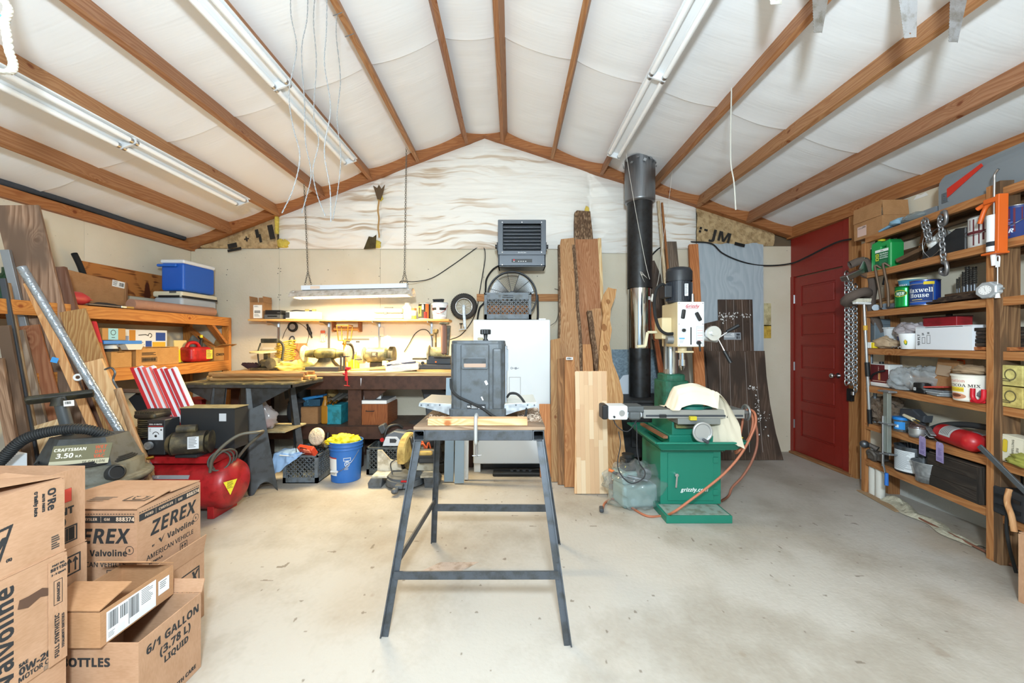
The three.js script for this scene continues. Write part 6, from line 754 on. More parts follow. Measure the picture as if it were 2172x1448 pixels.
// ---------- shelf unit along the right wall (runs slightly askew) ----------
const RA = [-0.161,0.987];                            // direction along the front, towards the camera (x, world z)
const RP = (L, d, y) => v3(3.08 - 0.161 * L + 0.987 * d, y, -3.54 + 0.987 * L + 0.161 * d);
const RL = (px, d) => { const r = (px - 1086) / FOC; return (3.54 * r - 3.08 - d * (0.161 * r + 0.987)) / (0.987 * r - 0.161); };
const RT = -99.26;                                     // turn: local z faces the aisle, local x runs towards the camera
const LV = [0.30,0.612,0.937,1.262,1.583,1.92,2.23];
const shelfM = wood('#b98350', 0.72), shelfM2 = wood('#a8784c', 0.75), shelfOld = wood('#8a6a4a', 0.8, T.old);
{
const o = RP(0,0,0), t = thing('shelving_unit', 'tall home-made wooden shelf unit along the right wall', 'shelving', o, RT + 0.0);
// local frame: x towards the camera, z out into the aisle, shelf body in -z
const E = 2.2, Dp = 0.27;
LV.forEach((y, i) => { for (const [a, b] of [[0.0,1.075],[1.155, E]]) part('front_rail', lim(a, b, y - 0.052, y - 0.001,-0.04,-0.002,0.002), shelfM, t, { ax: 0 }); part('back_rail', lim(0.02, E, y - 0.06, y - 0.02,-Dp + 0.005,-Dp + 0.035), shelfOld, t, { ax: 0 }); const n = 3; for (let k = 0; k < n; k++) part('shelf_board', lim(0.0, E, y - 0.018, y, -0.045 - k * (Dp - 0.05) / n - (Dp - 0.05) / n + 0.002,-0.045 - k * (Dp - 0.05) / n, 0.001), i % 2 ? wood('#94795c', 0.85, T.old) : shelfOld, t, { ax: 0 }); });
part('post', lim(-0.045,0.0,0,2.18,-0.045,0.0,0.002), shelfM, t, { ax: 1 }); part('post', lim(-0.045,0.0,0,2.2,-Dp, -Dp + 0.09,0.002), shelfM2, t, { ax: 1 });
part('post', lim(1.08,1.125,0,2.26,-0.045,0.012,0.002), shelfM, t, { ax: 1, label: 'front face of the near post' }); part('post', lim(1.125,1.165,0,2.27,-0.09,0.012,0.002), shelfOld, t, { ax: 1 }); part('post', lim(1.09,1.13,0,2.2,-Dp, -Dp + 0.05), shelfOld, t, { ax: 1 }); part('post', lim(E, E + 0.04,0,2.26,-0.09,0.0), shelfM, t, { ax: 1 });
part('top_rail', lim(0.0, E, LV[6] - 0.20, LV[6] - 0.14,-Dp + 0.005,-Dp + 0.03), shelfOld, t, { ax: 0 });
}
// a thing on shelf level i at image column px, d metres behind the front edge
const rs = (px, lv, d, n, l, c, turn = 0, g) => thing(n, l, c, RP(RL(px, d), d, LV[lv] + 0.001), RT + turn, g);
const cyl = (t, r, h, m, o = {}) => { part('body', lathe([[0,0],[r, 0],[r * (o.k || 1), h],[r * (o.k || 1) - 0.003, h],[r - 0.003,0.004],[0,0.004]],30), m, t); };
{ // top level
let t = rs(1868,6,0.14, 'cardboard_box', 'open cardboard box with a white label on the shelf unit top', 'box', 6); carton(t, 0.30,0.15,0.22, { m: M.kraft2, flaps: [88, null, 80,84], flapLen: 0.13 }); print(t, 'label', 0.10,0.09,[-0.06,0.07,0.1112], null, 60,54, (c, w, h) => { fill(c, '#d9b9ae', 0,0, w, h); scrib(c, 6,8,40,8,2); barcode(c, 34,4,20,8); });
t = rs(1896,6,0.06, 'glove', 'light blue rubber glove hanging over the top shelf edge', 'glove', 8); part('cuff', bx(0.14,0.02,0.05,[-0.05,0.025,0.0],[0,0,12],0.008), mat('#7fa9c4', 0.6), t); part('hand', [lump(0.07,0.03,0.05,0.3,3,[0.05,0.045,0],61,22), ...[0,1,2,3].map(i => rod([0.08,0.05,-0.03 + i * 0.02],[0.15,0.07 - i * 0.006,-0.035 + i * 0.024],0.01,0.008,8))], mat('#8fb6cd', 0.6), t);
t = rs(1938,6,0.05, 'safety_goggles', 'clear scratched safety goggles lying on the top shelf', 'goggles', -4); part('lens', [lump(0.11,0.035,0.05,0.2,3,[0,0.03,0],63,26)], mat('#cfd8d8', 0.1, { transmission: 0.75, thickness: 0 }), t); part('strap', tube([[-0.11,0.02,0],[-0.17,0.012,0.0],[-0.22,0.01,-0.02]],0.007,16), M.dgrey, t);
t = rs(1975,6,0.14, 'plastic_tray', 'flat grey plastic tray behind the goggles', 'tray', 0); part('tray', [lim(-0.16,0.16,0,0.012,-0.09,0.09), lim(-0.16,0.16,0,0.055,0.08,0.09), lim(-0.16,0.16,0,0.055,-0.09,-0.08), lim(-0.16,-0.15,0,0.055,-0.08,0.08), lim(0.15,0.16,0,0.055,-0.08,0.08)], mat('#7c8288', 0.5), t);
// mailbox lying behind
t = rs(2075,6,0.15, 'mailbox', 'grey metal mailbox with a red flag on the top shelf', 'mailbox', 2); { const pr = [[-0.10,0],[0.10,0],[0.10,0.17]]; for (let i = 0; i <= 10; i++) { const a = i / 10 * Math.PI; pr.push([0.10 * Math.cos(a),0.17 + 0.10 * Math.sin(a)]); } part('shell', ext(pr, 0.56,[0.12,0,0],[0,90,0], null, 0.004), mat('#8d959b', 0.45, { metal: 0.3 }), t); } part('flag', ext([[0,-0.012],[0.24,0.105],[0.23,0.125],[0,0.05]],0.004,[-0.09,0.09,0.108],[0,0,0]), mat('#c9301f', 0.5), t); part('flag_bracket', [bx(0.05,0.07,0.006,[-0.11,0.085,0.105], null, 0.002), cy(0.006,0.006,0.01,[-0.11,0.1,0.11],[90,0,0],8), cy(0.006,0.006,0.01,[-0.11,0.07,0.11],[90,0,0],8)], mat('#6f767c', 0.4, { metal: 0.5 }), t); part('door_tab', bx(0.03,0.03,0.04,[-0.17,0.25,0.03], null, 0.006), mat('#6f767c', 0.4), t);
}
{ // level 1.92
let t = rs(1882,5,0.07, 'herbicide_jug', 'green plastic weed killer jug with a yellow cap', 'jug', 6); part('body', [ext([[-0.085,0],[0.085,0],[0.09,0.02],[0.09,0.2],[0.07,0.225],[0.0,0.215],[-0.03,0.235],[-0.085,0.225],[-0.09,0.2],[-0.09,0.02]],0.09,[0,0,0], null, [[[-0.01,0.16],[0.055,0.165],[0.06,0.195],[0.0,0.19]]],0.008)], mat('#1f9a4d', 0.4), t); part('cap', cy(0.025,0.025,0.022,[-0.055,0.25,0], null, 18), M.yellow, t); print(t, 'label', 0.13,0.15,[0.012,0.09,0.0545], null, 150,172, (c, w, h) => { fill(c, '#14643a', 0,0, w, h); fill(c, '#e9efe9', 0,0, w, 26); scrib(c, 60,8,40,14,2, '#555'); txt(c, 'Dandelion', 98,44,19, '#eef4ee'); txt(c, '& Broadleaf', 98,64,16, '#eef4ee'); txt(c, 'Weed Killer', 98,84,17, '#eef4ee'); fill(c, '#d9d23a', 6,38,36,30); fill(c, '#d9d23a', 6,74,36,30); fill(c, '#3d7a2c', 14,46,18,14); fill(c, '#2d5a2c', 14,82,20,14); scrib(c, 50,106,90,50,6, '#3f8a60'); });
t = rs(1938,5,0.12, 'wood_offcut', 'slanting weathered offcut leaning on the shelf left of the lamp', 'offcut', 8); part('board', bar([-0.05,0.03,0.06],[0.22,0.15,-0.05],0.10,0.03, v3(0,0,1),0.002), shelfOld, t); solo('wood_offcut', 'upright brown offcut standing behind the clamp lamp', 'offcut', bar([0,0,0],[0.07,0.25,0.0],0.11,0.02, v3(0,0,1),0.002), wood('#8a5c3a'), { pos: RP(RL(1960,0.2),0.2, LV[5] + 0.02), turn: RT });
t = rs(1982,5,0.06, 'clamp_lamp', 'clamp work lamp with white reflector and wire guard', 'lamp', -8); part('reflector', lathe([[0.095,0.0],[0.085,-0.03],[0.05,-0.07],[0.03,-0.09]],32,[0,0.11,-0.02],[75,0,0]), mat('#dfe2e3', 0.3, { metal: 0.3 }), t); part('bulb', sp(0.045,[0,0.11,0.0],[1,1,0.9],18), mat('#e8e9e6', 0.3), t); part('wire_guard', [to(0.11,0.003,[0,0.11,0.0],[-15,0,0],36,6), tube([[-0.11,0.11,0],[-0.05,0.11,0.06],[0.05,0.11,0.06],[0.11,0.11,0]],0.0025,30,5), tube([[0,0.22,-0.03],[0,0.16,0.055],[0,0.06,0.065],[0,0.004,0.03]],0.0025,30,5)], M.steel, t); part('socket', rod([0,0.11,-0.10],[0.02,0.10,-0.17],0.024,0.02), M.blk, t);
t = rs(2042,5,0.12, 'roller_pan', 'black plastic case lying open beside the clamp lamp', 'case', 0); part('pan', ext([[-0.22,0],[0.12,0.0],[0.12,0.14],[0.05,0.15],[-0.2,0.04]],0.16,[0,0.002,0], null, null, 0.006), mat('#232426', 0.4), t);
for (const [px, c1, lab, dr] of [[2093, '#c9c9c6', 'white paint can streaked with dark red drips', '#5d1f24'],[2158, '#1e3270', 'dark blue paint can with a red drip right of the near post', '#6b2030']]) { t = rs(px, 5,0.10, 'paint_can', lab, 'can', 10); part('body', cy(0.082,0.082,0.19,[0,0.096,0], null, 32), mat(c1,0.4), t); part('rim', to(0.081,0.004,[0,0.192,0],[90,0,0],32,8), M.steel, t); wrap(t, 'label', 0.0826,0.17,[0,0.092,0],-90,180,160,112, (c, w, h) => { fill(c, c1,0,0, w, h); c.fillStyle = dr; for (let i = 0; i < 9; i++) c.fillRect(8 + i * 16 + hsh(i, 1,2) * 8,0,2 + hsh(i, 3,2) * 7,30 + hsh(i, 5,1) * 80); if (px > 2100) { c.fillStyle = c1; c.fillRect(0,30,60,82); txt(c, 'BEHR', 76,86,22, '#e8ecf4', 'sans-serif', 'center', 'italic bold'); scrib(c, 50,40,60,30,5, '#7d8fc4'); } else c.fillRect(40,50,80,12); }); part('bail', tube([[-0.083,0.15,0],[-0.06,0.09,0.075],[0,0.075,0.09],[0.06,0.09,0.075],[0.083,0.15,0]],0.002,30,5), M.steel, t); }
// chains with hooks hung on the top rail
const hook = (x, y, z, s) => tube([[x, y, z],[x + 0.035 * s, y - 0.005, z + 0.01],[x + 0.045 * s, y - 0.05, z + 0.01],[x + 0.02 * s, y - 0.085, z],[x - 0.012 * s, y - 0.07, z],[x - 0.008 * s, y - 0.045, z + 0.003],[x + 0.014 * s, y - 0.05, z + 0.006]],0.012,40,8);
const cm = mat('#9a9b9d', 0.35, { metal: 0.85 });
t = thing('hook_chain', 'long steel chain with a grab hook at each end on the shelf front', 'chain', RP(RL(2002,-0.02),-0.02,0), RT); { const y1 = Y(470,2.9), y0 = Y(565,2.9); part('links', [chain([-0.03, y1,0],[0.0, y0,0],0.05,0.0065)], cm, t); part('hook', hook(0.0, y1 + 0.02,0.01,1), cm, t); part('hook', hook(0.005, y0,0.01,1), cm, t); }
t = thing('hook_chain', 'short doubled steel chain hung on a nail left of the hook chain', 'chain', RP(RL(1962,-0.02),-0.02,0), RT); { const y1 = Y(475,3.0), y0 = Y(521,3.0); part('links', [chain([-0.02, y1,0],[0.03, y0,0],0.045,0.006)], cm, t); part('links', [chain([0.012, y1,0],[0.045, y0 + 0.005,0.0],0.045,0.006)], cm, t); part('staple', tube([[-0.02, y1 - 0.005,0.0],[0.0, y1 + 0.02,0.005],[0.02, y1 - 0.0,0.0]],0.003,12,6), M.steel, t); }
}
{ // black bag hung at the end of the unit, straps, chain and poles by the door
let t = thing('black_bag', 'black fabric bag hanging over the far end of the top shelf', 'bag', v3(3.24,1.97,-3.62)); part('body', lump(0.07,0.10,0.12,0.3,2,[0,0.08,0],71,30), mat('#26272a', 0.9), t); part('strap', tube([[0,0.12,0.02],[-0.02,0.28,0.05],[0.02,0.38,0.1],[0.08,0.3,0.08],[0.06,0.0,0.05],[0.03,-0.15,0.05]],0.01,40), mat('#2c2d30', 0.9), t);
const ex = v3(3.06,0,-3.66);
t = thing('galvanised_chain', 'doubled galvanised chain hanging beside the door', 'chain', ex); for (const dx of [-0.04,0,0.04]) part('strand', [chain([dx, Y(580 + 20 * (dx + 0.03) / 0.06,3.66),0],[dx, Y(dx > 0.01 ? 830 : 815,3.66),0.0],0.056,0.006)], M.steel, t); part('end_hook', [cy(0.016,0.016,0.03,[0.02, Y(834,3.66),0], null, 14)], M.steel, t);
t = thing('ratchet_strap', 'brown ratchet strap rolled and hung over the chain', 'strap', v3(3.02,1.64,-3.57)); t.scale.setScalar(1.6); part('webbing', [tube([[-0.03,0.22,0],[0.03,0.24,0.02],[0.07,0.12,0.03],[0.06,0.0,0.03],[0.11,-0.15,0.03]],0.022,40,6), to(0.05,0.025,[-0.01,0.04,0.02],[60,20,0],24,8), to(0.028,0.018,[0,0.045,0.025],[60,20,0],20,8)], mat('#5f524a', 0.95, { bumpMap: T.cloth, bump: 0.001 }), t); part('buckle', [bx(0.10,0.03,0.05,[-0.04,0.16,0.03],[0,0,25],0.005), bx(0.06,0.10,0.012,[0.03,0.2,0.03],[0,0,-25],0.004)], M.steel, t);
t = thing('brush_pole', 'extending silver pole with a white brush head beside the shelf', 'pole', v3(3.04,0,-3.50)); { const y = py => Y(py, 3.5); part('pole', [rod([0.05, y(905) + 0.02,0],[0.0, y(645),0],0.012,0.01)], mat('#c9ccce', 0.3, { metal: 0.7 }), t); parts('grip', [rod([0.052, y(905),0],[0.045, y(868),0],0.017,0.017), rod([0.033, y(798),0],[0.025, y(768),0],0.018,0.018)], M.blk, t); part('yellow_collar', rod([0.012, y(700),0],[0.009, y(690),0],0.016), mat('#d9a93a', 0.5), t); part('brush_head', [bx(0.13,0.022,0.05,[-0.02, y(643),0],[0,0,-3],0.008)], M.white, t); const br = []; for (let i = 0; i < 14; i++) br.push(bx(0.008,0.03,0.05,[-0.08 + i * 0.009, y(640) + 0.012,0],[0,0, rnd(-14,14)])); part('bristles', br, mat('#e3dcc8', 0.9), t); }
solo('outlet_box', 'black electrical outlet box on the stud by the door', 'outlet', bx(0.03,0.12,0.06,[0,0,0], null, 0.004), M.blk, { pos: [XR - 0.067, Y(837,3.95),-3.945] });
}
{ // level 1.583
let t;
for (const [px, lab, a] of [[1868, 'left hammer hung by its handle from the shelf edge', 12],[1886, 'right hooked bar hung from the shelf edge', 4]]) { t = thing('hanging_tool', lab, 'tool', RP(RL(px, 0.01),0.01, LV[5] - 0.05), RT, 'tools hung from the shelf edge'); part('shaft', tube([[-0.01,0.06,-0.01],[-0.03,0.09,0.02],[-0.02,0.02,0.02],[0.0,-0.12,0.01],[a * 0.002,-0.27,0.01]],0.009,40,8), mat('#6d5a4a', 0.5, { metal: 0.4 }), t); }
for (const [px, d, dy, lab, col] of [[1880,0.10,0.035, 'wooden-handled mallet lying on the far shelf end', '#c9a877'],[1872,0.16,0.07, 'darker wooden handle lying behind the mallet', '#9a7450']]) { t = rs(px, 4, d, 'wooden_mallet', lab, 'handle', 4); t.position.y += dy; part('handle', rod([-0.10,0.02,0],[0.10,0.03,0],0.017,0.021), wood(col), t); }
for (const [px, lab, col] of [[1858, 'leftmost grey pipe fitting on the shelf', '#7f868c'],[1876, 'curved dark pipe elbow on the shelf', '#5f656b'],[1895, 'grey pipe coupling beside the green can', '#767d88']]) { t = rs(px, 4,0.05, 'pipe_fitting', lab, 'fitting', rnd(-30,30), 'pipe fittings on the shelf'); part('body', [rod([-0.04,0.024,0],[0.03,0.024,0.01],0.022,0.022,18), rod([0.03,0.024,0.01],[0.045,0.024,0.012],0.026,0.026,18)], mat(col, 0.45, { metal: 0.4 }), t); }
t = rs(1935,4,0.20, 'margarine_tub', 'pale blue margarine tub behind the coffee cans', 'tub', 6); t.position.y += 0.0; part('stand', bx(0.12,0.14,0.08,[0,0.07,0], null, 0.004), shelfOld, t); part('tub', lathe([[0,0.14],[0.07,0.14],[0.085,0.23],[0,0.23]],28), mat('#4f9ec0', 0.4), t); part('lid', cy(0.088,0.088,0.012,[0,0.236,0], null, 28), mat('#e8dfb8', 0.5), t); wrap(t, 'name', 0.0795,0.03,[0,0.19,0],-30,60,96,34, (c, w, h) => txt(c, 'PARKAY', 48,17,24, '#eaf2f6'),0.0815);
t = rs(1921,4,0.06, 'coffee_can', 'shiny green coffee can on the shelf', 'can', 4); part('body', lathe([[0,0],[0.065,0], ...Array.from({ length: 9 }, (_, i) => [[0.065,0.012 + i * 0.016],[0.0625,0.02 + i * 0.016]]).flat(),[0.065,0.165],[0,0.165]],32), mat('#189a4a', 0.22, { metal: 0.6 }), t); wrap(t, 'label', 0.0662,0.08,[0,0.105,0],-30,90,128,80, (c, w, h) => { c.fillStyle = '#0f5f30'; c.beginPath(); c.ellipse(70,36,54,24,0,0,6.3); c.fill(); c.strokeStyle = '#d8c33a'; c.lineWidth = 4; c.stroke(); txt(c, 'MJB', 70,38,34, '#f4f4ee', 'serif', 'center', 'italic bold'); });
t = rs(1962,4,0.07, 'coffee_can', 'large blue coffee can next to the green one', 'can', 4); part('body', cy(0.082,0.082,0.185,[0,0.0935,0], null, 36), mat('#1d3f9a', 0.3, { metal: 0.3 }), t); parts('rim', [to(0.082,0.003,[0,0.186,0],[90,0,0],36,8), to(0.082,0.003,[0,0.004,0],[90,0,0],36,8)], M.steel, t); wrap(t, 'label', 0.0828,0.165,[0,0.093,0],-70,160,224,140, (c, w, h) => { fill(c, '#1c4fa0', 0,0, w, h); fill(c, '#16346f', 60,14,150,110); c.strokeStyle = '#c9a84a'; c.lineWidth = 2; c.strokeRect(60,14,150,110); txt(c, 'Maxwell', 132,54,36, '#f3f3ee', 'serif'); txt(c, 'House', 132,86,36, '#f3f3ee', 'serif'); fill(c, '#e0c32c', 160,2,58,18); scrib(c, 90,110,90,10,1, '#d0b860'); });
for (let i = 0; i < 3; i++) { solo('bark_strip', ['front', 'middle', 'rear'][i] + ' long strip of dark bark lying on the shelf', 'bark', bar([-0.2,0.012 + i * 0.013,0],[0.25,0.02 + i * 0.018,-0.01 * i],0.05,0.014, v3(0,0,1),0.003), mat('#6d5f52', 0.95, { map: T.bark }), { pos: RP(RL(2012,0.05 + i * 0.03),0.05 + i * 0.03, LV[4] + 0.002), turn: RT, group: 'bark strips' }); }
const drillB = (t, h, r) => { const g = []; for (let k = 0; k < 2; k++) { const p = []; for (let i = 0; i <= 40; i++) p.push([r * 0.6 * Math.cos(i * 0.7 + k * 3.14), h * 0.3 + i / 40 * h * 0.7, r * 0.6 * Math.sin(i * 0.7 + k * 3.14)]); g.push(tube(p, r * 0.55,90,5)); } part('flutes', [cy(r * 0.5, r * 0.5, h * 0.7,[0, h * 0.65,0], null, 8), ...g], mat('#4c4843', 0.45, { metal: 0.6 }), t); part('shank', cy(r * 0.8, r * 0.8, h * 0.32,[0, h * 0.16,0], null, 10), M.dsteel, t); };
[[2030,0.10,0.005, 'thin twist drill standing leftmost of the drill bits'],[2035,0.11,0.005, 'second thin twist drill in the row'],[2045,0.14,0.011, 'thick dark drill bit, shorter, beside the thin ones'],[2052,0.17,0.012, 'tallest thick drill bit in the row'],[2060,0.15,0.011, 'thick drill bit second from right'],[2067,0.16,0.012, 'rightmost thick drill bit']].forEach(([px, h, r, lab]) => { t = rs(px, 4,0.19, 'drill_bit', lab, 'drill bit', 0, 'drill bits on the shelf'); t.position.y += 0.08; drillB(t, h, r); });
solo('drill_rack', 'wooden block that holds the upright drill bits', 'rack', bx(0.24,0.078,0.07,[0,0.039,0], null, 0.003), shelfOld, { pos: RP(RL(2048,0.19),0.19, LV[4] + 0.001), turn: RT });
t = rs(2098,4,-0.03, 'dial_gauge', 'white dial gauge standing at the shelf edge by the post', 'gauge', 0); t.position.y -= 0.0; part('case', ext(Array.from({ length: 8 }, (_, i) => { const a = (i + 0.5) / 8 * 6.283; return [0.062 * Math.cos(a),0.045 * Math.sin(a)]; }),0.03,[0,0.045,0], null, null, 0.006), mat('#b9bec2', 0.4, { metal: 0.3 }), t); print(t, 'dial', 0.085,0.06,[0,0.045,0.0222], null, 96,68, (c, w, h) => { c.fillStyle = '#f6f7f7'; c.beginPath(); c.ellipse(48,34,46,32,0,0,6.3); c.fill(); c.strokeStyle = '#333'; c.lineWidth = 2; for (let i = 0; i < 12; i++) { const a = i / 12 * 6.283; c.beginPath(); c.moveTo(48 + 34 * Math.cos(a),34 + 23 * Math.sin(a)); c.lineTo(48 + 40 * Math.cos(a),34 + 28 * Math.sin(a)); c.stroke(); } c.beginPath(); c.moveTo(52,44); c.lineTo(42,14); c.stroke(); }); part('stem', rod([0.06,0.045,0],[0.085,0.045,0],0.006), M.steel, t);
// caulking gun hung on the near post, with a white cord below
t = thing('caulking_gun', 'orange caulking gun with a white cartridge hung on the post', 'caulking gun', RP(RL(2105,-0.05),-0.05,0), RT); { const z = 2.5, y = py => Y(py, z), om = mat('#d8621f', 0.45); part('cradle', [bar([0.05, y(545),0.0],[0.055, y(430),0],0.022,0.05, v3(1,0,0),0.004), bx(0.09,0.012,0.07,[0.015, y(546),0], null, 0.003), bx(0.08,0.03,0.05,[0.01, y(438),0], null, 0.006)], om, t); part('trigger', tube([[-0.01, y(440),0],[-0.04, y(448),0],[-0.065, y(478),0.01]],0.012,24), om, t); part('handle', tube([[0.01, y(440),0],[-0.05, y(441),0],[-0.08, y(446),0.01]],0.013,20), om, t); part('cartridge', cy(0.03,0.03, y(468) - y(542),[0.008, (y(468) + y(542)) / 2,0], null, 26), mat('#e6e7e8', 0.4), t); wrap(t, 'label', 0.0305,0.2,[0.008, (y(468) + y(542)) / 2 + 0.0,0],-90,180,80,150, (c, w, h) => { fill(c, '#e4e6e8', 0,0, w, h); for (let i = 0; i < 8; i++) fill(c, '#a9adb2', 10 + i * 3,10,2,80 + (i % 3) * 12); fill(c, '#22252a', 0,112, w, 20); txt(c, 'D', 20,122,18, '#fff'); }); part('nozzle', cy(0.013,0.008,0.07,[0.005, y(558),0], null, 14), M.white, t); part('rod', tube([[0.01, y(470),0],[0.012, y(400),0],[0.014, y(386),0],[0.035, y(378),0.0]],0.006,30,8), M.steel, t); }
t = thing('white_lanyard', 'white cord with plastic tassel hanging down the near post', 'cord', RP(RL(2116,-0.03),-0.03,0), RT); { const y = py => Y(py, 2.48); part('cord', rod([0, y(625),0],[0, y(560),0],0.0025,0.0025,6), M.white, t); part('loop', tube([[-0.008, y(572),0],[-0.006, y(550),0],[0.008, y(550),0],[0.008, y(572),0]],0.004,20,6), M.white, t); part('tassel', cy(0.008,0.012,0.03,[0, y(630),0], null, 12), M.white, t); }
}
{ // level 1.262
let t = rs(1857,3,0.12, 'metal_box', 'tall grey metal switch box at the far end of the shelf', 'box', 0); part('body', bx(0.17,0.25,0.12,[0,0.126,0], null, 0.004), mat('#6f7b83', 0.5, { metal: 0.2 }), t); part('seam', bx(0.172,0.003,0.122,[0,0.2,0]), M.dgrey, t);
t = rs(1892,3,0.19, 'plastic_basket', 'white plastic tub with sloping sides behind the bags', 'tub', 0); part('tub', xf(new THREE.CylinderGeometry(0.095,0.075,0.10,4),[0,0.12,0],[0,45,0]), mat('#dfe3e6', 0.45), t); part('rim', bx(0.15,0.012,0.15,[0,0.172,0], null, 0.004), mat('#e6e9ec', 0.45), t); part('block', bx(0.12,0.07,0.1,[0,0.036,0], null, 0.003), shelfOld, t);
solo('plastic_bag', 'grey-white plastic bag with pink print on the middle shelf', 'bag', [lump(0.15,0.06,0.08,0.5,3,[0,0.05,0],81,36)], mat('#bdb6bb', 0.35, { bumpMap: T.nois, bump: 0.004 }), { pos: RP(RL(1935,0.14),0.14, LV[3] + 0.095), turn: RT }); solo('plastic_tub', 'round blue-rimmed tub holding up the plastic bag', 'tub', lathe([[0,0],[0.06,0],[0.075,0.095],[0.07,0.097],[0,0.097]],24), mat('#3f4f94', 0.5), { pos: RP(RL(1930,0.15),0.15, LV[3] + 0.001) });
t = rs(2008,3,0.19, 'oil_can', 'rust-stained red rectangular oil can behind the white box', 'can', 0); part('body', bx(0.28,0.235,0.10,[0,0.118,0], null, 0.006), mat('#a5202a', 0.45, { map: T.stains }), t); part('spout', cy(0.018,0.018,0.02,[0.02,0.245,0], null, 16), M.blkm, t); part('top_rim', bx(0.284,0.008,0.104,[0,0.236,0], null, 0.002), mat('#3a1416', 0.5), t);
t = rs(1930,3,0.03, 'corn_tub', 'white plastic tub printed with yellow corn cobs', 'tub', 0); part('body', lathe([[0,0],[0.05,0],[0.066,0.115],[0.07,0.117],[0.063,0.12],[0.047,0.004],[0,0.004]],28), mat('#eef0f1', 0.4), t); wrap(t, 'corn_print', 0.0535,0.045,[0,0.05,0],-60,120,128,44, (c, w, h) => { for (const x of [30,96]) { c.fillStyle = '#3f8a3a'; c.beginPath(); c.moveTo(x - 10,12); c.quadraticCurveTo(x - 12,40, x, 42); c.quadraticCurveTo(x + 12,40, x + 10,12); c.fill(); c.fillStyle = '#e8c22c'; c.beginPath(); c.ellipse(x, 18,8,15,0,0,6.3); c.fill(); } }, 0.0615);
t = rs(1950,3,0.06, 'spice_box', 'small yellow and red carton behind the corn tub', 'carton', 0); part('body', bx(0.06,0.11,0.04,[0,0.056,0], null, 0.002), mat('#d9b52c', 0.6), t); print(t, 'print', 0.058,0.10,[0,0.056,0.0206], null, 44,76, (c, w, h) => { fill(c, '#e0c23a', 0,0, w, h); fill(c, '#b8332c', 0,0, w, 24); fill(c, '#b8332c', 6,40,20,14); scrib(c, 8,58,30,14,3); });
t = rs(2024,3,0.085, 'white_carton', 'long white carton marked in handwriting on the middle shelf', 'carton', 0); carton(t, 0.44,0.155,0.15, { m: mat('#e9ecf1', 0.6) }); print(t, 'marking', 0.13,0.13,[-0.15,0.08,0.0765], null, 120,120, (c, w, h) => { c.save(); c.translate(24,70); c.rotate(-Math.PI / 2); txt(c, '93 FLT', 0,0,26, '#222', 'sans-serif', 'center', 'normal'); c.restore(); scrib(c, 50,26,18,16,2, '#555'); c.strokeStyle = '#888'; c.strokeRect(52,54,22,40); c.strokeRect(90,40,24,54); scrib(c, 92,20,20,14,2, '#555'); });
for (let i = 0; i < 5; i++) solo('roof_shingle', ['lowest', 'second lowest', 'middle', 'second highest', 'topmost'][i] + ' dark shingle in the stack by the near post', 'shingle', bx(0.34 - i * 0.035,0.022,0.15,[0,0.012,0],[0, rnd(-5,5),0],0.004), mat(['#5a5049', '#4d4641', '#62564b', '#544b45', '#4a443f'][i],0.95, { map: T.bark }), { pos: RP(RL(2100,0.10) + i * 0.02,0.10, LV[3] + 0.026 + i * 0.024), turn: RT, group: 'shingles on the shelf' });
solo('wood_strip', 'thin orange board under the dark shingles', 'board', bx(0.42,0.022,0.16,[0,0.0125,0], null, 0.002), wood('#b0713f'), { pos: RP(RL(2100,0.10),0.10, LV[3] + 0.001), turn: RT });
t = rs(1850,3,0.02, 'small_carton', 'tiny white and yellow carton at the far shelf end', 'carton', 0); part('body', bx(0.05,0.05,0.05,[0,0.026,0], null, 0.001), M.white, t); part('yellow_end', bx(0.025,0.048,0.048,[0.038,0.025,0], null, 0.001), M.yellow, t);
solo('burlap_rag', 'crumpled tan burlap rag on the middle shelf', 'rag', lump(0.11,0.05,0.06,0.5,3,[0,0.04,0],83,30), mat('#b9a184', 0.95, { bumpMap: T.cloth, bump: 0.001 }), { pos: RP(RL(1880,0.06),0.06, LV[3] + 0.001), turn: RT });
{ const g = []; for (let i = 0; i < 26; i++) g.push(cy(0.006,0.006,0.01,[rnd(-0.05,0.05),0.006 + rnd(0,0.01), rnd(-0.02,0.02)],[rnd(0,90), rnd(0,90),0],6)); const s = solo('loose_nuts', 'scatter of small shiny nuts before the corn tub', 'nuts', g, M.chrome, { pos: RP(RL(1905,0.03),0.03, LV[3] + 0.001), turn: RT }); s.userData.kind = 'stuff'; }
}
